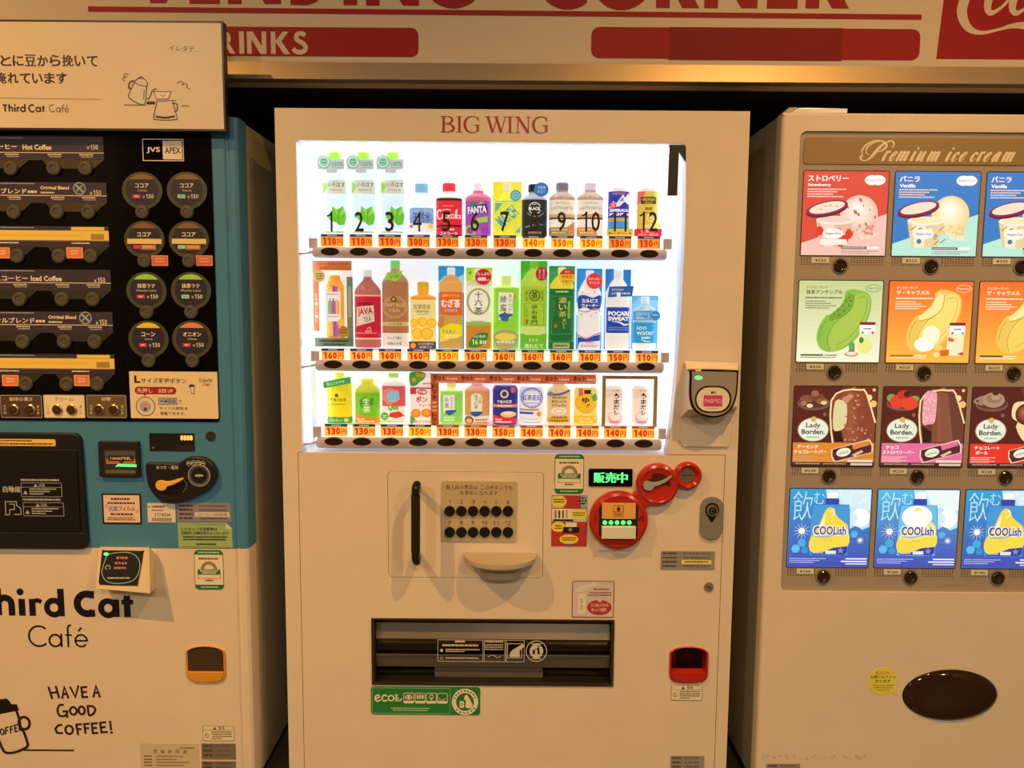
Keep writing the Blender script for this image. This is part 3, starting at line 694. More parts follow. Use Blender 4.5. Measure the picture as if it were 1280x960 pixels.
def hr(s_, w_): return [(*g.uv(p), w_) for p in head(s_)]
g.loft([hr(0, -.024), hr(-.6, -.018), hr(-.2, -.002), hr(1.0, .0)], 'black_gloss', smooth=True)
g.flat(head(1.0), 'black', w=.0); g.base(0); g.prism(head(2.2), 0, .0012, 'reader_grey', ch=.0006)
g.disc(872.3, 472.2, 5.0, 'led_green', 2.5)
g.flat(rrect(868.6, 482.2, 914.4, 516.2, 16), '4a0e0a' if 0 else '2a0c08'); g.rect(870.6, 484.2, 912.2, 514.2, 'c9ad86', 15)
g.rect(879.5, 494, 903, 508.2, 'b8324a', .6); g.text('PASMO', 881.4, 498.4, 901.2, 503.8, 'd98a8a', .02); g.greek(888.5, 489.3, 894.5, 2.6, '4a2a20'); g.greek(884, 510, 898, .9, '9a7a5a')
g.build('reader_head', rd)
# stickers -------------------------------------------------------------
def cert(parent, cx, cy, s_, bg='d0ab74'):
    g = G(cx, cy, -.0005); q = lambda x, y: (cx+x*s_, cy+y*s_)
    g.box(*q(-18.2, -24.8), *q(18.2, 24.8), 0, .0003, '1f5a25', r=5.5*s_); g.rect(*q(-17.5, -18.8), *q(17.5, 18.6), bg)
    g.greek(*q(-13, -22.6), q(13, 0)[0], 1.6*s_, 'a9c48f'); g.greek(*q(-11, 20.8), q(11, 0)[0], 1.5*s_, 'a9c48f'); g.greek(*q(-12.5, -15.2), q(12.5, 0)[0], 2.4*s_, '4c3a20')
    for r, c_ in ((10, '7a3a20'), (8.7, '8a7a3a'), (7.3, '4f5a40'), (6.2, bg)): g.flat([q(r*math.cos(math.radians(a)), -.5-r*math.sin(math.radians(a))) for a in range(0, 181, 12)], c_)
    g.rect(*q(-14.2, -.6), *q(14.2, 5.4), '1f5a25'); g.greek(*q(-11, .4), q(11, 0)[0], 1.6*s_, 'c5c08f'); g.greek(*q(-9, 3), q(9, 0)[0], 1.6*s_, 'c5c08f'); g.frame(*q(-14.2, 5.4), *q(14.2, 11), .5, '4c3a20'); g.greek(*q(-5, 12.2), q(5, 0)[0], 1.8*s_, '4c3a20')
    return g.build('certificate_sticker', parent, 'white and green rounded certificate sticker')
cert(vm, 711.5, 592.4, 1)
g = G(711.5, 651, -.0005); g.box(689.3, 619.2, 733.8, 683, 0, .0003, 'a3281c'); YC = 'd0a52c'
g.rect(690, 620, 704, 635, '8fa08f'); g.rect(726, 619.6, 733.4, 635, '6a8a90'); g.disc(728, 626, 4.4, '15120f'); [g.disc(728+a*1.6, 626+b*1.6, 1.2, '9a9a80') for a, b in ((-1, -1), (1, -1), (-1, 1), (1, 1))]
g.disc(698.6, 627, 9.4, YC, 7); g.rect(689.8, 636, 733.4, 652, '9aa090'); g.rect(690, 636, 716, 651, 'cfb084')
for k_ in range(4): g.rect(693+k_*4.7, 638, 695.4+k_*4.7, 648, ('7a5a3a', '5a2a1a', '6a4a2a', 'a08a4a')[k_], 1); g.disc(694.2+k_*4.7, 638.4, .8, '5a3a2a')
g.flat([(692, 649), (716, 649), (717, 651.4), (691, 651.4)], '1d1713'); g.disc(723.5, 643, 10, YC, 6.4); g.disc(698, 658.5, 8.8, YC, 6.4); g.rect(707, 653, 721, 659, 'cfae80'); g.rect(704, 658.6, 724, 666, '1f1512'); g.disc(713, 662, 2.2, '8a6a50')
g.disc(711.5, 674, 12, YC, 6); g.rect(709, 679.5, 714, 683, '4c5a60')
for x, y, a in ((691.5, 623.6, 14), (691.5, 626.6, 14), (716, 640, 15), (716.5, 643, 14), (694, 656.4, 8), (693, 659.4, 10), (702.5, 671.4, 18), (703, 674, 17)): g.greek(x, y, x+a, 1.5, '5a3a10')
g.build('instruction_sticker', vm, 'red and yellow comic strip sticker')
def plate(parent, x0, y0, x1, y1, yellow=None, name='maker_label', bg='816a50'):
    g = G((x0+x1)/2, (y0+y1)/2, -.0005); g.box(x0, y0, x1, y1, 0, .0006, bg); n = max(2, int((y1-y0)/5)); st = (y1-y0-2)/n
    for i in range(n):
        g.greek(x0+2.5, y0+1.8+i*st, x0+2.5+(x1-x0)*.26, 2.0, '2c241c'); g.greek(x0+(x1-x0)*.42, y0+1.8+i*st, x1-6, 1.8, '4a4034', .5)
    if yellow: g.rect(*yellow[:4], yellow[4]); g.greek(yellow[0]+4, yellow[1]+1.4, yellow[2]-4, 1.8, '5a4030')
    return g.build(name, parent)
plate(vm, 826, 689, 893.3, 712, (852, 699.8, 889.3, 705, 'd0a83a'))
g = G(741, 749, -.0005); g.box(715, 726.2, 767.6, 772, 0, .0003, '8a2c26', r=1.6); g.rect(716, 727.2, 766.6, 771, 'b6967c', 1)
g.flat([(717, 738), (724, 733), (744, 728), (746, 730.5), (736, 735), (730, 739), (722, 740)], 'bda98c'); g.rect(722.4, 742, 732, 767.5, 'c8ae84', 3); g.vtext('緊急', 725.6, 748, 728.8, 762, '8a3a20'); g.disc(749.3, 759.2, 15.4, '9c2622', 9.6); g.disc(749.5, 750, 3, 'b6967c', 2.6)
g.text('少し待ってから', 738.3, 754, 760.5, 758.6, 'd0b090', .02); g.text('ゆっくり回す', 739.8, 760, 759, 764.6, 'd0b090', .02); g.greek(742, 735.5, 761, 2, '8a3a30'); g.greek(737, 740, 764, 1.6, '8a3a30'); g.greek(735, 743, 764, 1.6, '8a3a30')
g.build('caution_sticker', vm, 'square sticker with red oval and two lines of print')
def warn(parent, x0, y0, x1, y1, c='6a4c2c'):
    g = G((x0+x1)/2, (y0+y1)/2, -.0005); g.box(x0, y0, x1, y1, 0, .0003, 'caa673', r=2); g.frame(x0, y0, x1, y1, .6, c, 2); w_ = x1-x0; h = y1-y0
    g.line([(x0, y0+h*.3), (x1, y0+h*.3)], .5, c, cap=False); g.text('警告', x0+w_*.5, y0+h*.06, x0+w_*.7, y0+h*.27, '3a2814', .02); g.flat([(x0+w_*.33, y0+h*.27), (x0+w_*.43, y0+h*.27), (x0+w_*.38, y0+h*.07)], '3a2814')
    g.ring(x0+w_*.13, y0+h*.65, h*.14, .6, c); g.line([(x0+w_*.09, y0+h*.57), (x0+w_*.17, y0+h*.73)], .6, c)
    for k_ in range(4): g.greek(x0+w_*.28, y0+h*(.38+.14*k_), x1-w_*(.08 if k_ < 3 else .4), 1.4, c)
    return g.build('warning_label', parent)
warn(vm, 838.8, 856.3, 878, 875.5); plate(vm, 838, 944.8, 880, 968)
g = G(532, 876, -.0005); g.box(463.7, 858.6, 600.3, 893.4, 0, .0003, '226020', r=3.5); g.frame(465.2, 860, 563, 892, .5, '7f9a55', 2.5); c = 'd3b27c'
def ecs(P_, wd=1.9): g.line(P_, wd, c, 5)
ecs([(469.4, 874, 1), (474.4, 871.2), (472.5, 869.2), (469.5, 871), (469.4, 875), (472, 876.8), (475.5, 875.2)]); ecs([(484, 870.4), (480.4, 869.2), (477.6, 872.6), (479.6, 876.4), (484, 875.6)]); g.ring(489, 872.9, 4.1, 1.6, c)
g.text('る', 492.5, 868.2, 498.5, 877, c, .03); ecs([(499.5, 876.6), (502, 873.6)], 1.4)
for k_, x in enumerate((504.4, 518.7, 532.7, 546.5)):
    g.frame(x, 866, x+13.2, 879.2, .8, c, 2); g.rect(x+.4, 876, x+12.8, 878.8, c)
g.ring(511, 871.5, 4.6, 1.4, c, 3); g.disc(511, 871.5, 1.6, c); [g.rect(521+j*3.2, 868.5, 523.2+j*3.2, 873.5, c) for j in range(3)]; g.ring(539.3, 870.6, 2.8, .9, c); g.rect(538.4, 873, 540.2, 875, c); g.line(ell(553, 871.5, 4, 3.4, 9, 20, 160), .8, c)
g.greek(488, 884.6, 537, 1.2, 'a8a868'); g.greek(491, 887.2, 535, 1.2, 'a8a868')
g.disc(581.3, 876.8, 16.5, c); g.disc(581.3, 876.8, 11.2, '226020'); g.flat(smooth_path([(582, 883.5), (582.5, 876), (580, 873), (581.5, 869), (584, 868.4), (587, 873), (590.6, 881), (588.5, 884.4)], 3, True), c); g.rect(574.6, 875.8, 580, 884.2, c, 1); g.ring(577.2, 880, 1.8, .7, '226020')
for a in list(range(200, 341, 17))+list(range(35, 146, 20)): x, y = 581.3+13.8*math.cos(math.radians(a)), 876.8+13.8*math.sin(math.radians(a)); g.rect(x-1, y-1, x+1, y+1, '226020')
g.build('eco_sticker', vm, 'green sticker with pale icons and a round mark')
# ---------------------------------------------------------------- drink samples in the display
YP = .066   # plane of the samples' fronts
GRP = ['drink samples on the top display row', 'drink samples on the middle display row', 'drink samples on the bottom display row']
class Prod:
    def __init__(s, name, label, cx, yt, yb, row, cat='bottle'):
        s.cx, s.yt, s.yb = cx, yt, yb; s.o = pt(cx, yb, YP); s.o.y += .02
        s.root = thing(name, label, cat, s.o, GRP[row]); s.parts = []
    def g(s, name, label=None, dy=0.0):
        g = G(s.cx, (s.yt+s.yb)/2, YP+dy, 'lit'); s.parts.append((g, name, label)); return g
    def done(s):
        for g, n, l in s.parts:
            if g.F: g.build(n, s.root, l)
def bottle(name, label, row, cx, yt, yb, hw, cap, body, sh, bands=(), capw=None, caph=10, neck=None, D=.62, wc=None, lab=None, cat='bottle', waist=1.0):
    """turned bottle: cap colour, body colour, sh = y of the shoulder's foot, bands = (y0, y1, colour) printed sleeve"""
    p = Prod(name, label, cx, yt, yb, row, cat); kx = G(cx, yb, YP).kx
    capw = capw or hw*.5; wc = -hw*kx*D
    if cap:
        g = p.g('cap'); g.turned(cx, [(capw*.8, yt), (capw, yt+1.2), (capw, yt+caph)], cap, D, wc); p.cap = g
    g = p.g('body'); nk = capw*.86; y0 = yt+(caph if cap else 0)
    prof = [(nk, y0), (nk*1.12, y0+1.2), (nk, y0+2)]
    prof += [(nk+(hw-nk)*(math.sin(t*math.pi/2)**1.25 if t else 0), y0+2+(sh-y0-2)*t) for t in (.15, .35, .55, .75, .9)]
    ys = sorted(set([sh]+[y for a, b, c in bands for y in (a, b)]+[yb-2.2]))
    ys = [y for y in ys if sh <= y <= yb-2.2]
    prof += [(hw, y) for y in ys]+[(hw*.93, yb)]
    def colat(y):
        for a, b, c in bands:
            if a <= y <= b: return c
        return body if isinstance(body, str) else (neck or body[0])
    cols = [(neck if neck and (prof[i][1]+prof[i+1][1])/2 < sh-1 else colat((prof[i][1]+prof[i+1][1])/2)) for i in range(len(prof)-1)]
    g.turned(cx, prof, cols, D, wc)
    a = p.g('label_print', lab); a.curve(cx, hw, hw*kx*D, wc); a.base(0); p.art = a; p.kx = kx
    return p
def can(name, label, row, cx, yt, yb, hw, col, top='cfd2d8', cat='can', D=.7):
    p = Prod(name, label, cx, yt, yb, row, cat); kx = G(cx, yb, YP).kx; wc = -hw*kx*D
    g = p.g('body'); g.turned(cx, [(hw*.82, yt), (hw*.86, yt+1), (hw, yt+4.5), (hw, yb-3), (hw*.9, yb)], [top, top, col, col], D, wc)
    a = p.g('label_print'); a.curve(cx, hw, hw*kx*D, wc); a.base(0); p.art = a; p.kx = kx; return p
def card(p, x0, y0, x1, y1, col, w=-.03, r=1, name='backing_card'):
    g = p.g(name); g.base(0); g.box(x0, y0, x1, y1, w-.0015, w, col, r=r); return g
def tag(p, name, P, col, w=.004):
    g = p.g(name); g.prism(P, w-.0012, w, col); return g
# --- top row
for i, (cx, lc) in enumerate(((416.5, 416), (452.8, 453), (489.8, 488.6))):
    p = bottle('water_bottle', ('clear water bottle with green leaf print, at the left end of the top row', 'clear water bottle with green leaf print, second from the left end, top row', 'clear water bottle with green leaf print, beside the small blue-capped bottle')[i],
               0, cx, 188.5, 295, 15.5, '96ea3c', 'c6d8f0a', 232, bands=((286, 292.8, 'e6ecd8a'),), capw=7.8, caph=9.5)
    a = p.art; x = cx
    a.flat([(x-15, 225.5), (x+15, 224), (x+15, 242), (x-15, 241.5)], 'd7ddd2'); a.flat([(x-15, 227), (x-10, 229), (x-7, 232), (x-9, 236), (x-13, 241), (x-15, 241)], '8fd84a')
    a.text('いろはす', x-6.5, 227.6, x+14, 233.6, '555a52', .01); a.greek(x-5, 236.5, x+11, 1.6, 'a2aa98')
    lf = [(x-8.5, 271), (x-2, 263.5), (x-1.5, 257.2), (x+4.5, 261.8), (x+11.5, 257), (x+13, 262), (x+14.8, 270), (x+13, 280), (x+8, 282), (x+2, 277.5), (x-4, 276)]
    a.flat(lf, '6fc936'); a.line([(x+6, 281), (x+6.5, 262)], .6, '4fa626'); a.flat([(x-1.5, 258), (x+4.5, 262), (x+5.5, 270)], '94e060'); a.flat([(x+11.5, 257.6), (x+13.8, 264), (x+7, 271)], '94e060'); a.greek(x-14, 289.3, x+13, 2.2, '9ab08a')
    t = tag(p, 'neck_tag', [(x-18.5, 199.5), (x+15, 199.5), (x+15, 212), (x+6, 212.5), (x+5.6, 216.6), (x-7.5, 216.6), (x-8, 212.5), (x-18.5, 212.5)], 'cfd2d4', .005)
    t.disc(x-10.4, 203, 8.2, 'e2eee8'); t.ring(x-10.4, 203, 8.2, 1.1, '5fae92'); t.disc(x-10.4, 203, 5.2, '8fd0b4'); t.greek(x-13.6, 200, x-7.2, 1, '4b9a80'); t.greek(x-13.6, 203.5, x-7.2, 1, '4b9a80')
    t.text('100%', x-.6, 202.5, x+13.2, 208.3, '4fae8c', .02); t.greek(x, 209.6, x+12.5, .9, '7dbba5'); p.done()
p = bottle('small_water_bottle', 'small water bottle with light blue cap and blue mountain label', 0, 525.8, 228, 295.7, 15.4, '7cc0ea', 'e2edf6a', 250, bands=((259.5, 279, '8fb9e6'), (279, 290, 'eef2f8')), capw=8.4, caph=11.6)
a = p.art; x = 525.8; a.flat([(x-15, 272), (x-9, 264), (x-5, 268), (x+1, 261.5), (x+6, 267), (x+10, 263.5), (x+15, 270), (x+15, 279), (x-15, 279)], '7ba4de'); a.text('天然水', x-10, 265, x+12, 278, '3b4fa6', .01); a.rect(x-15, 280.5, x-10.5, 284.5, 'd8556a'); a.disc(x+12, 282.5, 3, 'f0d868'); p.done()
p = bottle('cola_bottle', 'dark cola bottle with red cap and red label', 0, 560.6, 227.5, 296.2, 16.6, 'ec3440', '3a2326', 248, bands=((250.5, 281, 'e02a38'), (281, 283.2, '24181c'), (283.2, 293, 'd92434')), capw=8.3, caph=10.6, neck='d8d8e2')
a = p.art; x = 560.6
a.line([(x-14.5, 268, 1.2), (x-13.8, 263.6, 1), (x-10.8, 262, .8), (x-10.5, 264.5, .6)], 1.7, 'f3e4e8', 4); a.line([(x-14.4, 268, 1.2), (x-13, 273, 1), (x-9.6, 273, .6), (x-7.5, 271, .5)], 1.7, 'f3e4e8', 4)
for q in (x-6.2, x-2.4, x+5.4): a.ring(q, 270.3, 2.3, 1.0, 'f3e4e8', 2.9)
a.line([(x+2.8, 268), (x+.8, 269), (x+.8, 272.6), (x+3.2, 272.6)], 1.1, 'f3e4e8', 3); a.line([(x+8.4, 273), (x+9.4, 263), (x+10.6, 262.6), (x+9.4, 270), (x+10.4, 273)], 1.1, 'f3e4e8', 3); a.ring(x+12.4, 270.4, 2, .9, 'f3e4e8', 2.7); a.line([(x+14.4, 268), (x+14.8, 273)], 1, 'f3e4e8')
a.line([(x-10, 263, .6), (x-2, 261.6, 1), (x+3, 263, .5)], 1, 'f3e4e8', 4); a.greek(x-8, 257, x+6, .9, 'f0a8b0'); a.greek(x-2, 285.6, x+7, 2.4, 'f8d8de'); a.text('コカコーラ', x-11, 290, x+11, 294, 'f8e4e8', .02); p.done()
p = bottle('grape_soda_bottle', 'purple grape soda bottle with white cap and white lettering', 0, 597.4, 227, 295.2, 16.3, 'e9e9f0', 'cf6a8e', 247, bands=((251, 294, 'a24fc0'),), capw=7.2, caph=10.5, neck='c9698c')
a = p.art; x = 597.4; a.flat([(x-16, 283), (x-6, 279), (x+2, 284), (x-4, 294), (x-16, 294)], '8fd04a'); a.disc(x-9.5, 288, 4.6, 'a43ab8'); a.disc(x+9.5, 288.5, 5, '9440c4'); a.disc(x+.5, 290, 4.4, 'b45ad0'); a.flat([(x-11, 254), (x-4, 251.5), (x-2, 256), (x-8, 258)], '3c8a2c'); a.flat([(x-1, 257), (x+3, 252), (x+9, 254), (x+8, 258)], '8fd04a')
a.flat([(x-14, 258.5), (x+11, 253.5), (x+13, 266), (x-12.5, 268.5)], '4a2a9c'); a.text('FANTA', x-13, 257.6, x+11, 266.6, 'f5f2fa', .045, rot=-5); a.flat([(x-2, 273), (x+12, 270), (x+12, 277), (x, 279)], '9ad84c'); p.done()
p = Prod('yellow_soda_card', 'yellow soda sample card with a ghosted bottle and blue slanted lettering', 634.4, 226, 296, 0, 'card'); x = 634.4
g = card(p, 616, 226.4, 652.2, 296, 'f4ee3c', -.012, 1.5)
g2 = p.g('body'); g2.turned(x-.5, [(4.5, 229), (4.8, 238), (4, 239.5), (9, 246), (13.5, 254), (13.5, 293), (12.5, 295.4)], ['e3e7d2']+['e6ee4a']*5, .3, -.012)
a = p.g('label_print'); a.base(.0); a.w = .0012; a.text('MATCH', x-14, 262.5, x+13, 278.5, '4f9ec6', .03, rot=-40); a.flat([(x-15.4, 253.5), (x-6, 254), (x-12, 262), (x-15.4, 266)], '69b8a8'); a.flat([(x+9, 291), (x+16.5, 282), (x+16.5, 291)], '74b8c8'); a.ring(x+10, 244.3, 6.8, 1.7, '3f9ac4'); a.disc(x+10, 244.3, 5.0, '7cc7cf'); a.ring(x+10, 244.3, 3.1, .9, '4a96b0'); a.text('さ', x-15.5, 229, x-12, 233, 'a7cf4a'); a.greek(x-15, 251, x+14, 1.2, '62a8b8'); p.done()
p = bottle('black_coffee_bottle', 'black coffee bottle with black cap and round blue tag', 0, 668.2, 229, 296, 16.2, '16171c', '22282a', 250, bands=((288, 294, '17181a'),), capw=8, caph=10, neck='a7abb2', lab=None)
a = p.art; x = 668.2; a.ring(x+.2, 260.3, 7.8, 1.1, 'd9dcdc'); a.rect(x-9, 257.8, x+8.6, 263.2, '22282a'); a.text('BLACK', x-7.4, 258.6, x+7.8, 262.6, 'f0f2f2', .045); a.greek(x-3, 254.8, x+3, 1.1, 'd0d2d2'); a.line([(x-11, 284, .6), (x-4, 282, 1), (x+3, 280, .7), (x+11, 281, .4)], 1.0, 'b8bab0', 4); a.line([(x-9, 266), (x-3, 270), (x+6, 270), (x+11, 266)], .9, '9a9c96', 4); a.greek(x-8, 289.4, x+10, 3, '9a8456'); a.disc(x+3, 280.5, 4, '3a3f40')
t = tag(p, 'round_tag', ell(676.2, 237.4, 9.2, 9, 24), '2b78cc', .007); t.text('大麦珠', 671.4, 233, 681.5, 236.6, 'cfe2f6'); t.text('仕立て', 671.6, 238.2, 681.2, 241.6, 'cfe2f6'); p.done()
for nm, lb, x, cc, lo, lc in (('latte_bottle', 'latte bottle with grey cap and cream label, brown swirl at its foot', 703.2, '767084', '9c8750', 'e9e5d6'), ('caffe_latte_bottle', 'latte bottle with pale lilac cap and orange and white lower label', 738.4, 'd2cbdc', 'd88a4a', 'ebe7dc')):
    p = bottle(nm, lb, 0, x, 227, 295.8, 16.5, cc, 'b49a88', 247, bands=((249.5, 267.5, lc), (267.5, 271.5, 'c9b27c' if lo == '9c8750' else 'dfa468'), (271.5, 274, '5a4a52'), (274, 284, 'f2efea'), (284, 294, lo)), capw=7.9, caph=9.6)
    a = p.art; rnd = random.Random(int(x))
    for k_ in range(16): a.disc(x-11+22*rnd.random(), 241+6*rnd.random(), .9, 'd9cdbf', n=8)
    a.text('GEORGIA', x-9, 252, x+9, 255, 'b5a98a', .02); a.text('LATTE NISTA', x-13.4, 258, x+13.4, 261.6, '9a9284', .02); a.flat([(x+6, 284), (x+15.8, 276), (x+15.8, 294), (x+9, 294)], 'c98a5a' if lo == '9c8750' else 'f2e0d0'); a.greek(x-14, 286, x+6, 2.2, 'd8c890'); a.greek(x-13, 290, x+4, 1.8, 'd8c890'); p.done()
p = can('blue_coffee_can', 'blue coffee can with white mountain print on a gold band', 0, 774.4, 234.5, 291.5, 13.4, '2a35b8')
a = p.art; x = 774.4; a.flat([(x-13, 260), (x-8, 251), (x-4, 254), (x+4, 243), (x+7, 247), (x+11, 241), (x+13.2, 246), (x+13.2, 256), (x+6, 252), (x, 258)], 'e8ecf8'); a.flat([(x-1, 252), (x+4, 246), (x+6, 251)], '7a8ad8'); a.text('GEORGIA', x-9, 240.6, x+6, 243.4, 'b9a878', .02); a.rect(x+4.2, 240, x+6.6, 244, 'd84a3a'); a.rect(x-13.2, 272, x+13.2, 276.5, 'c2a65a'); a.rect(x-13.2, 276.5, x+13.2, 285, '3fa0dc'); a.rect(x-13.2, 285, x+13.2, 288, '2a35b8'); a.text('EMERALD', x-11.5, 261, x+12, 264.6, 'f4f6ff', .05); a.text('MOUNTAIN', x-12, 266, x+12.4, 269.6, 'f4f6ff', .05); a.disc(x-8, 256.5, 4, 'e0495a'); a.text('豆', x-10, 254.5, x-6, 258.5, 'f8e0e0', .01)
t = tag(p, 'base_card', [(x-15.4, 286.2), (x+17, 285.6), (x+17, 295.6), (x-15.4, 295.6)], 'e0c04c', .003); t.text('豊かな香りの一缶', x-13.6, 290.2, x+15.2, 293.4, '5a3a14', .01); p.done()
p = can('gold_coffee_can', 'gold coffee can on a red base card, right end of the top row', 0, 810.8, 234.5, 291.5, 13.4, 'dcc04a')
a = p.art; x = 810.8; a.flat([(x-13.3, 239), (x-4, 239), (x-9, 252), (x-13.3, 256)], 'e0675a'); a.rect(x-9.6, 246, x+9.6, 254.6, '3a3418'); a.text('GEORGIA', x-8, 247.4, x+8, 251, 'dcc04a', .035); a.greek(x-5, 252.4, x+5, 1, 'dcc04a'); a.text('微糖', x-4.8, 258.8, x+4.8, 263, '5a4a14', .02); a.greek(x-6, 265, x+6, 1.2, '8a742a'); a.disc(x+3, 272, 5, 'f0e098'); a.ring(x+3, 272, 3.2, .9, 'b08a2a'); a.rect(x-6, 281, x+8, 285, 'f2e6a0'); a.disc(x+12, 280, 4.6, 'ecd45a')
t = tag(p, 'base_card', [(x-17.4, 286.6), (x+16.8, 286), (x+16.8, 295.8), (x-17.4, 295.8)], 'dd3036', .003); t.text('甘く香ばしい', x-9, 287.4, x+9, 290.8, 'f8e6e6', .02); t.text('カロリー控えめ', x-12.8, 291.8, x+12.6, 295, 'f8e6e6', .01); p.done()

# --- middle row
p = Prod('colourful_tea_card', 'framed tea sample with a rainbow striped bottle, orange and grey card', 412, 325, 434, 1, 'card'); x = 412.7
g = card(p, 387.8, 325.3, 438.3, 434.3, 'eef0f4', -.03, .5); g.rect(387.8, 325.3, 436.8, 337.4, 'c8703c'); g.rect(388, 337.4, 395.4, 414.5, 'c8703c'); g.rect(430.7, 345.5, 438.3, 434.3, '68806e'); g.rect(389, 423, 438.3, 434.3, '62745e'); g.text('フルーツ紅茶&くだもの', 392.5, 327.4, 432, 331, '6a3418', .01); g.text('すっきりブレンドティー', 397, 333, 429, 335.6, '6a3418', .01); g.vtext('紅茶・フルーツ', 390.2, 366, 393.6, 404, 'e6c8a8', .01); g.rect(432.2, 357.5, 436.4, 396.6, '9aa68a'); g.greek(395, 426, 432, 2, '2c3828'); g.greek(400, 430.4, 428, 1.8, '2c3828')
b = p.g('body'); b.turned(x+5, [(5.5, 344), (6.5, 345), (7, 349), (9, 353), (11.3, 358), (11.3, 420), (10.4, 423)], ['f0a030']*4+['e9b450', 'd9923e'], .5, -.012)
cs = ['7ac8a0', '5fb890', 'd8703a', '8a5ac0', 'c858b8', 'f0c040', 'e89430']
a = p.g('label_print'); a.curve(x+5, 11.4, .0132, -.0135); a.base(0)
for k_ in range(7): a.flat([(x-6+k_*3.15, 358-(2 if k_ in (2, 3) else 0)), (x-2.9+k_*3.15, 358), (x-2.9+k_*3.15, 421), (x-6+k_*3.15, 421)], cs[k_])
t = tag(p, 'paper_label', [(x-6.3, 365), (x+13, 364.4), (x+12.6, 401.6), (x-5.8, 401.6)], 'eceaf0', .001); [t.rect(x-2.8+k_*2, 376-(k_ % 2)*3, x-.9+k_*2, 392.5, cs[k_]) for k_ in range(7)]; t.greek(x-3.4, 366.8, x+11, 1.4, '9a9aa4'); t.greek(x-3.4, 395, x+11, 1.3, '9a9aa4')
t = tag(p, 'gold_seal', ell(396.8, 345, 7.6), 'b49a5a', -.02); t.greek(392, 341.6, 401.5, 1.3, '4a3a18'); t.greek(392, 344.4, 401.5, 1.3, '4a3a18'); t.greek(393, 347.4, 400.5, 1.3, '4a3a18')
t = tag(p, 'gold_seal', ell(429, 414.8, 7.2), 'a8823e', .001); t.greek(425, 411.5, 433.5, 1.2, '5a421c'); t.greek(425, 415, 433.5, 1.2, '5a421c'); t = tag(p, 'gold_seal', ell(425.6, 403.2, 4), 'e2c25a', .002); p.done()
p = bottle('crimson_tea_bottle', 'tea bottle with crimson label and tilted white paper patch', 1, 457.9, 336.4, 435, 16.7, 'e4e4e0', 'b06a60', 366, bands=((368.5, 370.4, 'e8b8a0'), (370.4, 422.6, 'c41f3e'), (422.6, 424.4, 'f0d0b0')), capw=5.8, caph=9.6, neck='a86258')
a = p.art; x = 457.9; a.flat([(x-12.6, 384), (x+8.8, 381.6), (x+9.8, 401.8), (x-13.4, 408)], 'd9cdbc'); a.text('JAVA', x-11.4, 384.6, x+8, 395.6, 'b31a34', .03, rot=-5); a.text('TEA', x-3.6, 396.2, x+6, 402, '5a4a44', 0, rot=-8); a.text('sinvino', x-12.6, 377.6, x+7.4, 381.4, '5a2030', .03); a.greek(x-14, 416, x+12, 1.2, 'e89aa8'); a.rect(x-1.6, 412.6, x+6.6, 415.6, 'd89060'); a.line([(x+1, 411), (x+4, 409), (x+5, 411.5)], 1, 'e8b0a0', 3); p.done()
p = bottle('brown_tea_bottle', 'tall brown tea bottle with green cap and leaf shaped green tag', 1, 492.8, 325.2, 435, 16.8, '7fdc78', 'a87454', 354, bands=((402.5, 407.6, 'c9b878'), (416.5, 435, 'e6e4e6')), capw=6.2, caph=10.6, neck='b48464')
a = p.art; x = 492.8; a.ring(x, 384, 15.4, 1.1, 'c2a45a', 14); a.ring(x, 384, 13.4, .6, 'c2a45a', 12); a.text('CRAFT BOSS', x-13.2, 379, x+13.2, 383.6, 'd0b46c', .03); a.text('TEA', x-7.4, 386, x+7.4, 390.2, 'd0b46c', .02); a.disc(x-.8, 374, 3.6, '5a3a26'); a.disc(x-.8, 374, 2, 'c2a45a'); a.greek(x-10, 393, x+10, 1.2, 'b09452'); a.text('すっきり紅茶', x-7, 403.6, x+9, 406.4, '4a3a20', .01); a.text('たっぷり香る', x-9, 420.6, x+9, 424.6, '5c5c58', .01); a.text('本格のお茶', x-9, 427.4, x+9, 431.8, '5c5c58', .01)
t = tag(p, 'leaf_tag', [(480.5, 350.5), (485, 340.5), (494, 342), (503.6, 338), (502, 347.6), (494, 352), (487, 349.6)], '9ad04a', .006); t.text('香り茶葉', 488, 344.4, 499, 348, '3c7a20', .01, rot=-8); p.done()
p = bottle('lemon_tea_bottle', 'orange tea bottle with gold cap and slices of citrus on yellow label', 1, 528, 352, 436, 16.2, 'e2b43a', 'f09a2c', 372, bands=((374.5, 426.5, 'f2e49a'), ), capw=7.4, caph=13.4, neck='f0a03a')
a = p.art; x = 528; a.text('紅茶花伝', x-11, 380.4, x+10, 386.6, '5a5030', .01); a.text('CRAFTEA', x-9, 388, x+8, 390.6, '5a5030', .02); a.rect(x-7, 391.6, x+9, 393.8, 'a8d8b0')
for q in ((x-11, 404, 5.6), (x, 402, 6), (x+11, 404, 6), (x-7, 417, 7.2), (x+5.4, 417, 7.6)): a.disc(q[0], q[1], q[2], 'f0a824'); a.disc(q[0], q[1], q[2]*.84, 'f8d048')
t = tag(p, 'base_card', [(x-16.8, 427), (x+17, 427.4), (x+17, 436.4), (x-16.8, 436.4)], '4a5058', .003); t.disc(x-11.6, 432, 3.4, 'e8a030'); t.text('ひろがる果汁の', x-5, 428.4, x+14, 431.4, 'e8eaec', .01); t.text('紅茶です', x-3, 432.6, x+12, 435.4, 'e8eaec', .01); p.done()
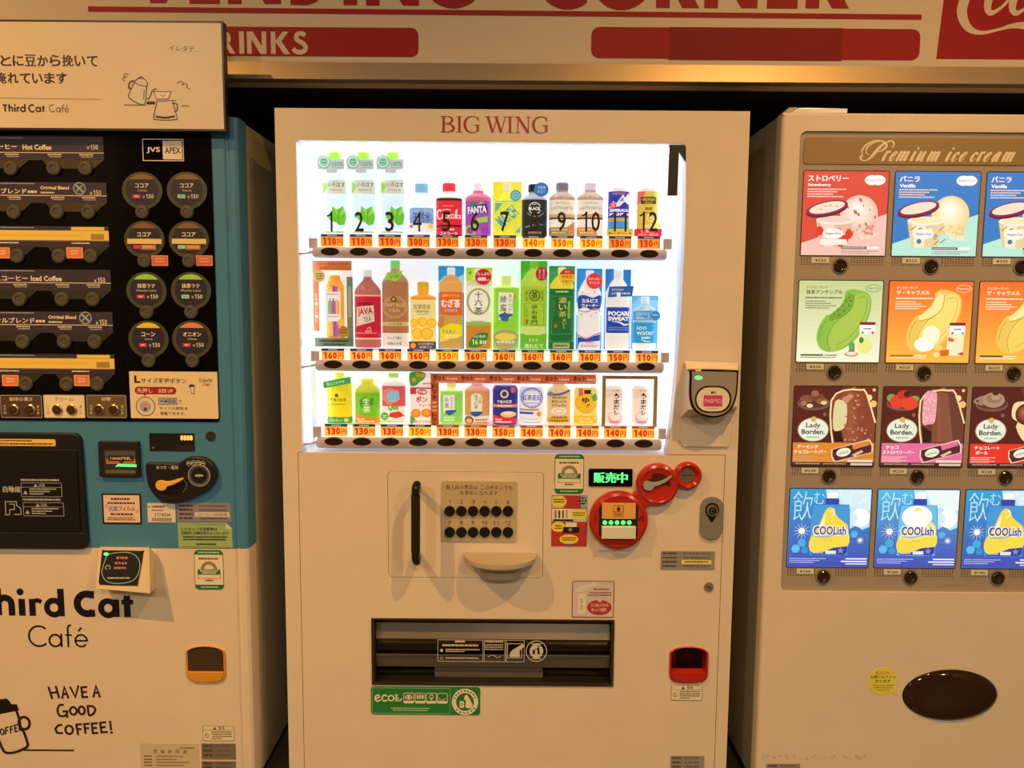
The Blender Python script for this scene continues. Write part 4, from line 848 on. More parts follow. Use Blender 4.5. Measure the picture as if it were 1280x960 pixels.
def cbottle(p, x, yt, yb, hw, cols, capcol, sh, capw=5, D=.32, wc=-.01):
    b = p.g('body'); caph = 9
    prof = [(capw*.8, yt), (capw, yt+1), (capw, yt+caph), (capw*.85, yt+caph+.5)]+[(capw+(hw-capw)*t**.8, yt+caph+1+(sh-yt-caph-1)*t) for t in (.3, .6, .85)]
    ys = [sh]+[c[1] for c in cols]; prof += [(hw, y) for y in ys]+[(hw*.95, yb)]
    cc = [capcol]*2+[cols[0][0]]*5+[c[0] for c in cols]+[cols[-1][0]]
    b.turned(x, prof, cc[:len(prof)-1], D, wc)
    a = p.g('label_print'); a.curve(x, hw, hw*b.kx*D, wc); a.base(0); return a
p = Prod('barley_tea_card', 'blue sky card with barley tea bottle, orange label and peanut shape', 563.4, 332, 436.5, 1, 'card'); x = 563.6
g = card(p, 547.2, 332.2, 579.6, 436.6, '2f9be0', -.02); g.flat([(547.3, 352), (556, 344), (566, 350), (579.5, 342), (579.5, 366), (547.3, 366)], 'a8d4ee')
a = cbottle(p, x, 334.5, 436, 14.6, [('e2a860', 365), ('e0662c', 394), ('c9a45c', 432)], 'f4f4f6', 354); a.text('むぎ茶', x-12, 374, x+11.6, 384.4, 'fdf2ee', .05); a.text('健康ミネラル', x-11, 367.4, x+11, 371.4, 'f8d048', .02); a.greek(x-8, 386.4, x+8, 3.2, '8ab8e0'); a.flat([(x-14, 410), (x, 404), (x+14, 406), (x+14, 420), (x, 424), (x-14, 428)], 'f0dc2c'); a.text('うるおい', x-11, 412, x+6, 417, '3a8a9a', .02); a.text('ゴクゴク', x-8, 418.4, x+10, 423, 'f6f2e0', .03)
t = tag(p, 'nut_shape', smooth_path([(x-16.5, 406), (x-14, 397), (x-10, 394.6), (x-7.4, 398), (x-9, 403), (x-9.4, 408), (x-13.6, 410)], 3, True), 'c08a3a', .003); p.done()
p = Prod('sixteen_grain_tea_card', 'white label blended tea card with wreath, green leaf and red disc', 598, 334, 437, 1, 'card'); x = 598
g = card(p, 581.8, 334.2, 615, 437, 'd9e87a', -.02); g.flat([(582, 334.4), (614.8, 334.4), (614.8, 340), (582, 352)], 'b8dc3c'); g.flat([(584, 341), (588.6, 337.6), (588, 344)], '4aa63a')
a = cbottle(p, x, 336.5, 436.6, 15.6, [('c9d8a0', 357), ('eef2e8', 402.5), ('8cc04a', 407), ('c8883c', 433)], 'e6ecd8', 356); a.ring(x, 377, 15, 2.2, 'a9b06a', 17); a.ring(x, 377, 12.8, .5, '8a9a4a', 15); a.vtext('十六茶', x-5, 363.5, x+5, 393, '2a2a26', .02); a.greek(x-9, 401, x+8, 1.2, '8a9080')
a.flat(smooth_path([(x-12.6, 433), (x-8, 422), (x+2, 416), (x+12, 417), (x+9, 428), (x, 434)], 4, True), '2f8a46'); a.text('いいもの', x-6, 418.6, x+8.6, 422.4, 'e8f4d8', .02); a.text('16', x-8.6, 424.2, x, 431, 'e8e04a', .03); a.text('素材', x+1.4, 425.4, x+10, 430.4, 'e8f4d8', .02)
t = tag(p, 'red_disc', ell(604, 346.2, 10, 9.8), 'cf2238', .004); t.text('たっぷり', 596.6, 340.6, 611.4, 344.6, 'fdeef0', .02); t.text('600', 597, 346.4, 607.4, 351.4, 'fdeef0', .045); t.text('ml', 608, 348.6, 611, 351.4, 'fdeef0'); p.done()
p = bottle('green_tea_bottle', 'bright green tea bottle with white vertical label, blue teapot and tea bowl', 1, 632.4, 344.5, 437, 16.4, 'dfee90', 'a8dc5c', 360, bands=((361, 411, '8ed83c'), (411, 435, '9ad460')), capw=6.6, caph=10.5, neck='d2ec80')
a = p.art; x = 632.4; a.flat([(x-9, 365.4), (x+9.4, 366), (x+8, 380), (x+9, 392), (x+2, 401), (x-8, 400), (x-9.6, 388)], 'eef2e2'); a.text('綾', x-7.4, 369.4, x+1, 378.6, '4a6a50', .01); a.text('鷹', x-7.4, 380, x+1, 389.4, '4a6a50', .01); a.vtext('あやたか', x+3, 367, x+7.4, 390, '4a6a50'); a.rect(x+9.8, 367.6, x+12.6, 373, 'd88a6a'); a.flat(smooth_path([(x-9, 394), (x-4, 391.4), (x+2, 391.6), (x+9, 393), (x+4, 397), (x+2, 401.4), (x-5, 401), (x-7, 397)], 3, True), '3f62a0'); a.disc(x-1.4, 390.8, 1.2, '3f62a0')
t = tag(p, 'tea_bowl', smooth_path([(x-15.4, 421), (x-10, 413.6), (x, 412), (x+10, 413.6), (x+15.4, 421), (x+12, 432), (x+4, 436.6), (x-6, 436.6), (x-12, 432)], 3, True), 'a9a878', .003); t.disc(x, 421, 13.4, 'e8d85a', 4.8); t.greek(x-11, 426, x+11, 3, 'dfe2b8'); p.done()
p = Prod('tall_green_tea_card', 'tallest green tea card, yellow-green bottle with boxed tea character', 667.2, 325.8, 437, 1, 'card'); x = 667.2
g = card(p, 650.6, 325.8, 684, 437.2, '55b82e', -.02); g.flat([(650.7, 417), (683.9, 417), (683.9, 437), (650.7, 437)], '5ab028')
a = cbottle(p, x, 327, 419, 16, [('b8dc50', 358), ('a6cf3c', 408), ('c8e67c', 418)], '86cc4a', 352); a.rect(x-12, 361.4, x+13, 377.6, '9cc634'); a.ring(x+1, 369.4, 7, 1.1, '3a4a18'); a.text('茶', x-3.4, 364.8, x+5.4, 373.8, '2c3814', .02); a.text('製', x-11, 364, x-7.4, 369, '5a7020'); a.text('法', x-11, 371, x-7.4, 376, '5a7020'); a.vtext('京都', x+9, 363, x+12.4, 376, '5a7020'); a.frame(x-12, 379.6, x+13, 406.6, .6, '7a9a2a'); a.vtext('伊右衛門', x-2.8, 380.6, x+4.4, 406.4, '34441a', .01); a.vtext('いえもん', x-10.6, 382, x-6.6, 402, '5a7020'); a.rect(x-9.6, 399.6, x-7, 405, 'b05a2a')
t = tag(p, 'lower_print', [(650.8, 417.4), (683.8, 417.4), (683.8, 437), (650.8, 437)], '6fbe34', -.002); t.text('まるで、', x-5.6, 423.6, x+7, 427, 'eaf6c8', .01); t.text('淹れたて', x-11.4, 430, x+12.4, 435.6, 'eaf6c8', .01)
t = tag(p, 'red_disc', [(683.9, 335), *ell(677.3, 342.4, 8, 8.4, 16, 310, 50)[::-1], ] if 0 else ell(676.6, 342.4, 7.4, 8.6, 20), 'c8283c', .004); t.vtext('たのしい', 672.6, 336.4, 675.6, 348.6, 'f8dfe0'); t.vtext('まろやか', 677.6, 336.4, 680.6, 348.6, 'f8dfe0'); p.done()
p = Prod('dark_green_tea_card', 'dark green tea card with gold brush lettering and red-yellow disc', 702.3, 332, 437, 1, 'card'); x = 702.3
g = card(p, 686.2, 332.2, 718.8, 437.2, '3c9a5c', -.02)
a = cbottle(p, x, 334, 426, 14.8, [('e8dc4a', 361), ('1f6e38', 420)], 'e8e6a0', 356); a.vtext('濃い茶', x-4, 371, x+6, 397, 'c8bc6a', .03); a.vtext('おいし', x+1, 398, x+6, 411, 'c8bc6a', .02); a.rect(x+7.4, 376, x+10.6, 398, '7ab83c'); a.frame(x-12.6, 370, x+12.4, 418, .5, '5aa068'); a.greek(x-8, 363.6, x+8, 2, 'b8e08a'); a.disc(x-7.4, 407.4, 2.4, 'a86a3a'); a.vtext('カテキン', x-11, 376, x-8.4, 396, '6aa870')
t = tag(p, 'base_card', [(x-15.4, 427.4), (x+15.8, 427.4), (x+15.8, 437), (x-15.4, 437)], '356a44', .001); t.rect(x-10.6, 428.8, x+10, 435.8, 'a8b47a', 1); t.greek(x-8.6, 431, x+8, 2.6, '4a6a3a')
t = tag(p, 'round_seal', ell(708.4, 346.6, 10.2, 10.6), 'e9c232', .005); t.flat(ell(708.4, 346.6, 10.2, 10.6, 14, 200, 340), 'cc3a2a'); t.text('体脂肪', 701.6, 344.2, 715, 348.2, 'c8481c', .02); t.text('を減らす', 702.4, 350, 714.4, 353.4, '6a5a1c', .01); t.text('苦渋', 705.4, 338.4, 711.4, 341.2, 'f8e8d0'); p.done()
p = Prod('blue_white_drink_card', 'sky blue card with white milky drink bottle and red disc', 737.2, 335.4, 437, 1, 'card'); x = 737
g = card(p, 721.2, 335.6, 753.3, 437.2, '2f8fdc', -.02); g.flat([(721.3, 378), (753.2, 378), (753.2, 394), (721.3, 394)], 'eef4fa'); g.rect(721.3, 394, 753.2, 416, '9cc4ea')
a = cbottle(p, x, 338, 436.6, 14.4, [('f2f4fa', 432)], 'eef2f8', 366); a.flat(smooth_path([(x-14, 371), (x-6, 369), (x+4, 372), (x+14, 369), (x+14, 384), (x+4, 388), (x-6, 384), (x-14, 386)], 3, True), '2a50b4'); a.text('カルピス', x-9.8, 373.4, x+10.2, 378.4, 'fafcff', .05); a.text('ウォーター', x-9.8, 379.6, x+11, 383.8, 'fafcff', .04)
for q in ((x-9, 366), (x+6, 365), (x-4, 389), (x+8, 391), (x-10, 393), (x+2, 395)): a.disc(*q, .8, '2a50b4', n=8)
a.line([(x-14, 388), (x-4, 390), (x+6, 386), (x+14, 388)], 1.4, 'd88aa0', 4); a.flat([(x-14, 421), (x-4, 424), (x+6, 420), (x+14, 418), (x+14, 434), (x-14, 434)], '2a50b4'); a.line([(x-14, 419), (x-4, 423), (x+6, 419), (x+14, 416)], 1.6, 'c88aa8', 4); a.flat([(x-12, 428), (x+14, 426), (x+14, 436), (x-14, 436)], 'dfe6f4'); a.text('乳酸菌と', x-5, 426.4, x+6, 429.4, 'cc4a5a', .02); a.text('さわやかに', x-10, 431, x+11, 434.6, 'cc4a5a', .02)
t = tag(p, 'red_disc', ell(742.2, 351.4, 10, 9.8), 'e8404c', .005); t.text('甘ずっぱい', 734.6, 347.4, 749.8, 350.2, 'fce6e8', .01); t.text('おいしさ', 735.8, 352, 748.4, 354.8, 'fce6e8', .01); p.done()
p = Prod('sports_drink_card', 'white sports drink bottle with royal blue label on a cut blue card', 773, 335, 437, 1, 'card'); x = 772.6
g = card(p, 757.2, 336, 768, 372, '2a7ccc', -.02); g.base(0); g.box(779.6, 336.8, 789.4, 372, -.0215, -.02, '2a7ccc'); g.base(0); g.box(756.6, 372, 789.4, 437.2, -.0215, -.02, '2a58b8', r=1)
a = cbottle(p, x, 338, 437, 15.4, [('f0f3fa', 433)], 'eef1f8', 366, 5.5, .5); a.rect(x-14.4, 384, x+14.2, 416.4, '1f4cb4'); a.text('POCARI', x-12.4, 389, x+13.8, 394.8, 'f8faff', .05); a.text('SWEAT', x-12.4, 395.8, x+13.8, 401, 'f8faff', .05); a.line([(x-8, 401.6, .2), (x+2, 403, .9), (x+8, 406, 1.2), (x+14, 405, .6)], 1.8, 'f0f4ff', 4); a.greek(x-12, 409, x+13, 1.1, '8aa4dc'); a.greek(x-12, 411.6, x+13, 1.1, '8aa4dc'); a.rect(x-14.6, 416.4, x+14.6, 417.6, 'f8faff')
t = tag(p, 'banner', [(x-12, 358.4), (x+18.6, 357.6), (x+16.6, 370.4), (x-13.4, 371.6)], '2a62b4', .006); t.text('のどうるおす', x-8.6, 361, x+6, 363.6, 'f0f4ff', .02); t.text('からだ想いの飲み物', x-9, 365.4, x+14, 368.2, 'f0f4ff', .02); p.done()
p = Prod('ion_water_card', 'short light blue water card with thin white lettering, end of the middle row', 807, 369, 437, 1, 'card'); x = 806.4
g = card(p, 790.4, 369.4, 824, 437.2, '6aaee0', -.02); g.flat([(790.5, 380), (800, 372), (823.9, 376), (823.9, 396), (790.5, 398)], '88c2ea')
a = cbottle(p, x, 371, 437, 14.6, [('a2d0ee', 403), ('2f9ed8', 429), ('eef5fa', 434)], 'd2e6f6', 388, 5.2, .45); a.text('ion', x-10, 406.6, x+1.4, 412.4, 'eef8fd', 0); a.text('water', x-10.4, 413.6, x+11.4, 418.8, 'eef8fd', 0); a.greek(x-4, 421, x+6, 2.4, 'eef8fd'); a.line([(x-5, 424, .3), (x, 426.4, 1), (x+6, 427, .7)], 1.2, 'eef8fd', 4)
t = tag(p, 'band_tag', [(x-15.4, 389.4), (x+14.4, 387.8), (x+14.6, 399.6), (x-15.2, 400.4)], '4c9edc', .004); t.frame(x-12, 390.8, x+4, 398.8, .5, 'c8e2f6'); t.text('水のように', x-10.6, 391.8, x+2.6, 394.4, 'eef6fc', .01); t.text('飲める', x-10.6, 395.6, x-2, 398.2, 'eef6fc', .01); t.disc(x+12, 394.6, 6.6, '3a8cd0'); t.ring(x+12, 394.6, 6.6, .6, '9ccaee'); t.greek(x+8.4, 393, x+15.6, 1.2, 'bfe0f6'); p.done()

# --- bottom row
p = bottle('lemon_black_tea_bottle', 'yellow tea bottle with slanted green banner, left end of the bottom row', 2, 422.6, 466, 530.2, 15.8, 'f0f05a', 'f0e03a', 480, bands=((483, 521.6, 'efe02c'), (521.6, 529, '44a458')), capw=6, caph=6, neck='e8ec60')
a = p.art; x = 422.6; a.text('午後の紅茶', x-10, 497.6, x+10, 502, '6a5a14', .01); a.disc(x-2, 494.4, 2.3, '6a5a14'); a.greek(x-9, 504.6, x+9, 1.5, 'a89a24'); a.flat([(x-15.6, 523), (x-4, 521), (x+6, 523.6), (x+15.6, 521), (x+15.6, 529.4), (x-15.6, 529.4)], '3fa052'); a.text('ゴムの香り', x-12, 523.8, x+4, 527.6, 'e6f2c8', .02) if 0 else a.text('レモンティー', x-12, 523.8, x+5, 527.4, 'e6f2c8', .02); a.disc(x+9.4, 525.4, 2.6, 'e8e04a')
t = tag(p, 'banner', [(404.6, 477.4), (439, 470.4), (439.4, 478.6), (405.4, 485.4)], '48a850', .005); t.text('夏はさわやか', 409, 476.4, 432, 480.4, 'dff0b0', .01, rot=-11); p.done()
p = bottle('orange_foot_tea_bottle', 'rounded green tea bottle with broad yellow cap and orange foot', 2, 457.8, 474.2, 530.4, 15.8, 'e6e44a', 'c8d038', 490, bands=((491, 522, '7cc62c'), (522, 529, 'f08a34')), capw=8.4, caph=3.4, neck='cfd23e')
a = p.art; x = 457.8; a.flat([(x-15.6, 517), (x-4, 520.6), (x+15.6, 523.6), (x+15.6, 529), (x-15.6, 529)], 'f08a34'); a.flat([(x-9, 500), (x, 495.4), (x-1, 508), (x-7, 510)], '4f9a2c'); a.flat([(x+1, 500), (x+9, 497), (x+8, 506), (x+2, 509)], '4f9a2c'); a.text('生', x-4.6, 498, x+4.6, 506.4, 'f2f8e0', .02); a.text('茶', x-4.2, 507.6, x+5, 516, 'f2f8e0', .02); a.greek(x-13, 523, x-2, 1.8, 'f8e0b8'); a.greek(x-11, 526, x+10, 1.8, 'f8e0b8'); p.done()
p = bottle('fruit_drink_bottle', 'small red and white fruit drink with round green badge and green cap', 2, 491.4, 466.4, 529.4, 14.8, 'c0ec5c', 'f0f0f2', 480, bands=((482.6, 508, 'e25a5c'), (508, 527, 'f0f0ee')), capw=6.4, caph=5.4, neck='f6f6f8', D=.4)
a = p.art; x = 491.4; a.flat([(x-14, 488), (x-4, 484.6), (x+6, 488), (x+6, 502), (x-6, 506), (x-14, 500)], 'e88a86'); a.disc(x-1, 495.6, 6.6, '9fd0f0'); a.flat([(x-7, 490), (x+7, 489), (x+8, 500), (x-6, 502)], '8ac4ec')
a.text('Qoo', x-6.6, 505, x+6.8, 514, '6ab83c', .06); a.flat([(x-4, 516), (x+8, 514), (x+14, 520), (x+4, 523), (x-6, 521)], 'e0483c'); a.greek(x-14, 526, x+13, 2, 'b8d078')
t = tag(p, 'green_badge', ell(x-10.8, 520.2, 5, 4.9), '52b84e', .003); t.greek(x-14, 518.6, x-7.6, 1.2, 'dff4d0'); t.greek(x-13.6, 521, x-8, 1.2, 'dff4d0'); p.done()
p = Prod('mandarin_juice_carton', 'white juice carton with red lettering, mandarins and green leaves on top', 525.6, 465.6, 531.4, 2, 'carton'); x = 525.6
g = card(p, 512.2, 465.6, 540, 531.4, 'f3f1f0', -.006, .8, 'body'); g.flat(smooth_path([(512.4, 466), (530.5, 466), (530, 474), (524, 478), (520, 482), (512.6, 482)], 3, True), '46a43c')
for q in ((517, 475.4), (522, 469.6), (528, 470)): g.disc(*q, 2.6, 'f08a2c')
g.greek(528.6, 479, 539, 1.6, 'd84a3c'); g.rect(512.4, 484.6, 539.8, 486.4, 'c8383c'); g.rect(512.4, 486.4, 520, 493, 'd84444'); g.disc(527.4, 490.2, 6.4, 'd6343c', 3.4); g.text('POM', 523, 488.6, 531.8, 491.8, 'fbeeee', .04); g.text('ポン', x-6, 495.4, x+8.6, 503.4, 'cf2c3c', .045); g.text('ジュース', x-2.6, 504.8, x+12.6, 508.8, 'cf2c3c', .04)
for q in ((519.4, 517, 6.4), (532.8, 516.6, 6.8)): g.disc(*q, 'ef8c2a', 5.6); g.disc(q[0], q[1]-1, q[2]*.5, 'f4a848')
g.flat([(512.4, 519), (519, 524), (516, 530), (512.4, 531)], '56aa48'); g.text('果汁100%', 517, 525.6, 539, 529.4, 'cf4a3c', .02); p.done()
p = bottle('small_green_tea_bottle', 'small green tea bottle with white vertical label, in the orange corner frame', 2, 563.5, 478.6, 530, 14.6, 'eaf0a0', 'a6e070', 490, bands=((492, 528, '8fdc62'),), capw=6, caph=6.4, neck='dff2a4')
a = p.art; x = 563.5; a.rect(x-9.6, 494, x+4.6, 516, 'eef2f0'); a.text('綾', x-8, 497, x-2.4, 503, '5a6a78'); a.text('鷹', x-8, 504, x-2.4, 510.4, '5a6a78'); a.vtext('あやたか', x-.6, 496, x+3.2, 511, '5a6a78'); a.rect(x+5, 496, x+8, 500, 'd88a80'); a.flat(smooth_path([(x-7, 514), (x-2, 512.6), (x+7, 513), (x+3, 517), (x-1, 519), (x-6, 517)], 3, True), '2f66a8'); a.greek(x-9, 521, x+4.4, 2, 'dff4c8'); a.greek(x-9, 524.4, x+4.4, 1.8, 'dff4c8'); p.done()
p = bottle('roasted_tea_bottle', 'amber roasted tea bottle with cream oval label and blue teapot', 2, 596, 480.2, 530.8, 15.8, None, 'e8a870', 489, bands=((489.8, 520, 'e09a58'), (520, 529, 'f0e4d0')), capw=8, caph=1, neck='e8a8a0')
a = p.art; x = 596; a.flat(rrect(x-8, 491.4, x+7, 519, 6), 'f2ead2'); a.frame(x-8, 491.4, x+7, 519, .5, 'b8986a', 6); a.vtext('ほうじ茶', x-3.2, 493, x+1.4, 511.4, '5a3c20', .01); a.vtext('綾鷹', x+2.4, 496, x+5.4, 504, '8a6a40'); a.flat(smooth_path([(x-8.4, 516), (x-3, 514.4), (x+7.6, 515), (x+3, 519.6), (x-2, 520.8), (x-6, 519)], 3, True), '2f5ea8'); a.disc(x-9.8, 525.4, 6, '8a5a44', 5); a.disc(x-9.6, 526.4, 3.6, 'e0b090', 3.2); a.greek(x-2, 524, x+13, 2, 'a8744a'); a.greek(x-2, 527.4, x+13, 1.6, 'a8744a'); p.done()
p = can('navy_tea_can', 'navy blue milk tea can with red foot and swirling pancake print', 2, 631.4, 482.8, 531, 16, '2c2f92', '3a3a8e')
a = p.art; x = 631.4; a.disc(x-1, 492.6, 5.4, 'd9c89a'); a.disc(x-1, 492.6, 3, '2c2f92'); a.disc(x+9.6, 487.6, 3.2, 'e05a6a', 4); a.text('午後の紅茶', x-10, 500, x+8.4, 504.4, 'f2ecd8', .02); a.rect(x-15.4, 505.6, x+15.4, 509.4, 'e08a5a'); a.greek(x-9, 506.6, x+9, 1.5, 'f8e8d8'); a.flat([(x-15.6, 519), (x-5, 521), (x+15.6, 523), (x+15.6, 529.6), (x-15.6, 529.6)], 'd8304a'); a.disc(x+4, 518, 10, 'ecc878', 4); a.disc(x+4, 516.6, 6, 'f8e8c0', 2.2); a.greek(x-12, 523.6, x-4, 1.8, 'f8dce0'); a.greek(x-12, 526.6, x+8, 1.8, 'f8dce0'); p.done()
p = can('white_blue_tea_can', 'white can with ornate blue lattice roundel', 2, 664.8, 484, 531.4, 15.8, 'f0f1f8', 'dcdcec')
a = p.art; x = 664.8; [a.ring(x, 497.4, r_, t_, c_, r_*.93) for r_, t_, c_ in ((14, 1.0, '5f68c8'), (12.4, .6, '8a92dc'), (11.2, .5, '5f68c8'))]
for k_ in range(16): t_ = 2*math.pi*k_/16; a.disc(x+12.9*math.cos(t_), 497.4+12*math.sin(t_), 1, '7078d0', n=8)
a.text('紅茶花伝', x-11.6, 493.6, x+11.6, 500.6, '3c46a8', .02); a.greek(x-7, 503.2, x+7, 1.2, '8a90c8'); a.rect(x-15.2, 510.8, x+9, 513.4, 'b8a878'); a.rect(x-15.2, 515, x+2, 517.6, '4450b8'); a.disc(x+9, 517.6, 3.2, 'e8954a'); a.text('ロイヤルミルクティー', x-13, 522.6, x+12.6, 525.4, '7a80b8', .01); a.greek(x-12, 527.4, x+11, 1.2, '9aa0d0'); p.done()
p = bottle('milk_coffee_bottle', 'small pale coffee bottle with blue slanted ribbon and coffee cup print', 2, 698.8, 480.2, 530.6, 15.2, None, 'e8cfa8', 490, bands=((490.6, 522, 'dfc088'), (522, 529, 'd8a83c')), capw=8.4, caph=1, neck='e8c79c')
a = p.art; x = 698.8; a.line([(x-14, 493.6), (x, 493), (x+13, 488.6)], 2.6, '5668a0', 4); a.disc(x-10.6, 492.6, 3, '7a86b4'); a.text('GEORGIA', x-9, 495.6, x+9.4, 498.6, '5a4428', .02); a.text('贅沢ミルクの', x-9, 500.4, x+9, 503.8, '5a4428', .02); a.text('カフェオレ', x-9, 505, x+9, 508.6, '5a4428', .02); a.disc(x, 514, 9.6, 'f4ead8', 4.6); a.ring(x, 514, 6.6, .8, 'c89a5a', 3); a.greek(x-9, 520.6, x+11, 2.4, '9a6428'); a.text('香り', x-12, 524.4, x-4, 527.6, '6a4414', .01) if 0 else a.greek(x-12, 525, x+12, 2, '8a6420'); p.done()
p = can('yuzu_can', 'yellow citrus can with large round fruit and black brush characters', 2, 733, 485.2, 531, 15.4, 'f2dc80', 'e6d27a')
a = p.art; x = 733; a.disc(x-.2, 503.4, 13.4, 'f0c22e', 13); a.ring(x-.2, 503.4, 13.4, .6, 'b8902a', 13); a.text('ゆ', x-5.4, 496.8, x+3.6, 504, '2a2412', .04); a.text('ず', x-2.6, 505, x+4.6, 512.4, '2a2412', .04); a.flat([(x+6, 496), (x+12, 491.6), (x+14.8, 500), (x+9, 502)], '58a84a'); a.rect(x-3, 487.4, x+5.4, 492.4, '4a2a18'); a.rect(x-9.6, 486, x-4.4, 495, 'e86a6a'); a.rect(x-14.8, 520, x+15, 530, 'f0c02c'); a.text('つぶつぶゆずが', x-12, 521.4, x+13, 525, 'fbf4d0', .02); a.text('はいってる', x-8, 526, x+8.6, 529.2, 'fbf4d0', .02); p.done()
for k_, x in enumerate((768, 801.8)):
    p = can('soup_stock_can', ('white soup can with brush lettering, left one inside the brown frame', 'white soup can with brush lettering, right one inside the brown frame')[k_], 2, x, 482.8, 529.6, 11.6, 'f4e6dc', 'efe6e0')
    a = p.art; a.rect(x-11, 486, x+11, 498, 'f2dcc8'); a.disc(x+1.6, 524, 9.4, 'eec0c4', 7); a.ring(x+1.4, 521, 8, .7, 'd89aa0', 6.4); a.disc(x+1.4, 520.6, 6.6, 'f2e8e4', 5); a.vtext('うまだし', x-1, 492, x+6.4, 519, '26221e', .03); a.disc(x+2, 493, 1.5, '1c1814'); a.vtext('かつおぶし', x+7, 492, x+9.6, 508, 'c8707a'); a.text('かつお', x-2, 487, x+6, 489.6, '6a5a4a', .01); a.rect(x-6, 527, x+7, 528.6, 'c87a86'); p.done()
# paper frames around the hot drinks
g = G(641, 490, YP-.008, 'lit')
g.box(539.2, 467.6, 744.6, 479.4, -.001, 0, 'c8623c'); g.base(0); g.box(538.4, 467.6, 548.6, 536.6, -.0012, .0004, 'b9582f')
for i in range(6):
    x = 541.5+35.2*i-(1 if i > 2 else 0); g.text('ホット', x, 469.6, x+15, 476, '4a1c10', .04); g.greek(x+17, 473, x+30, 2.4, 'e2b49a'); g.greek(x+4, 477.4, x+28, 1, 'e8c0a8')
g.base(.0005)
for ch_, y in (('ト', 481), ('ッ', 487.4), ('ホ', 494), ('ト', 517), ('ッ', 523), ('ホ', 529.4)): g.text(ch_, 540, y, 546, y+5.6, '4a1c10', .04)
g.greek(540.6, 503, 546.4, 2, 'e2b49a'); g.greek(540.6, 508, 546.4, 2, 'e2b49a'); g.greek(540.6, 512.6, 546.4, 2, 'e2b49a'); g.build('hot_drink_strip', vm, 'orange-brown paper corner strip lettered for hot drinks')
g = G(787, 508, YP-.008, 'lit'); P = rrect(752.4, 470, 821.4, 546.5, .5)
g.prism(P, -.001, 0, '8a6a3c', holes=[rrect(756.8, 474, 816.6, 549-2.9, .3)]); [g.greek(758+i*30, 471.2, 782+i*30, 1.4, '5a4424') for i in range(2)]; g.build('brown_paper_frame', vm, 'brown paper frame around the two white cans')
# ---------------------------------------------------------------- coffee vending machine (left)
XR = pt(297.5, 190).x; XL = -1.78; zt = pt(290, 146).z; zm = pt(285, 685.5).z; Z0 = .035
cm = thing('coffee_vending_machine', 'teal and white cup coffee machine with black menu panel, on the left', 'vending machine', ((XL+XR)/2, .39, 0))
prof = [(XL, -.06), (XL, -.012), (XL+.012, 0), (XR-.036, 0), (XR-.030, -.0045), (XR-.026, -.0045), (XR-.022, -.002), (XR-.010, -.0025), (XR-.003, -.007), (XR, -.014), (XR, -.06)]
def shell(name, z0, z1, col, dip=None, lab=None):
    o = Vector(((XL+XR)/2, 0, z0)); g = G(world=o)
    lo = [(x-o.x, (dip(x) if dip else 0), w_) for x, w_ in prof]; hi = [(x-o.x, z1-z0 if not isinstance(z1, type(len)) else 0, w_) for x, w_ in prof]
    g.loft([lo, hi], col, smooth=True); return g.build(name, cm, lab, ang=25)
shell('lower_door', Z0+.02, zm-.0015, 'paint'); shell('upper_door', zm, zt, 'teal', lab='teal upper door')
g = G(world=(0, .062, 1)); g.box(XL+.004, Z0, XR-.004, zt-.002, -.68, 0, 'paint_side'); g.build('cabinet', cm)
for x, y in ((XL+.08, .1), (XR-.08, .1), (XL+.08, .66), (XR-.08, .66)):
    g = G(world=(x, y, 0)); g.box(x-.025, 0, x+.025, Z0, -.05, 0, 'dull_metal'); g.build('leg', cm)
XF = XL+.03     # left ends of the long panels, outside the frame
def xw(g, X_): return (X_-g.o.x)/g.kx+g.ax
g = G(140, 343, 0); e = xw(g, XF)
mb = [pt(262.3, 166).x, pt(100, 160).z, pt(100, 526).z]
g = G(world=(mb[0], 0, mb[2])); g.box(XF, mb[2], mb[0]+.003, mb[1]+.02, -.002, .003, 'menu_black', ch=.0008, r=.008); g.build('menu_panel', cm, 'glossy black menu panel')
YM = -.0032
def dbtn(parent, x, y, r=9, lit=False):
    g = G(x, y, YM-.002); g.knob(x, y, [(r, 0), (r, .004), (r-1.2, .0068), (r*.52, .0072), (r*.42, .0055), (0, .006)], '463a28', 20); g.build('drink_button', parent)
MP, CR = '352628', 'd9c9b4'
STR = [(171, 200.5, 130, 191, (14.5, 68, 107.5), 210.5, 'ホットコーヒー', 22, 'Hot Coffee', (29, 65)),
       (228, 254, 133.8, 244.5, (18, 72, 111), 265, 'オリジナルブレンド', 34, 'Original Blend', (51.5, 87)),
       (283, 309, 136.6, 301, (22, 74.5, 113.8), 320, None, 0, None, None),
       (337, 363.5, 139, 353.5, (25, 78, 116.5), 374, 'アイスコーヒー', 35.5, 'Iced Coffee', (39.5, 78)),
       (389.5, 416, 141.3, 406, (29, 81, 119), 427, 'オリジナルブレンド', 44, 'Original Blend', (61.5, 96)),
       (442.6, 467.5, 143.6, 461, (33, 84, 122), 479.6, None, 0, None, None)]
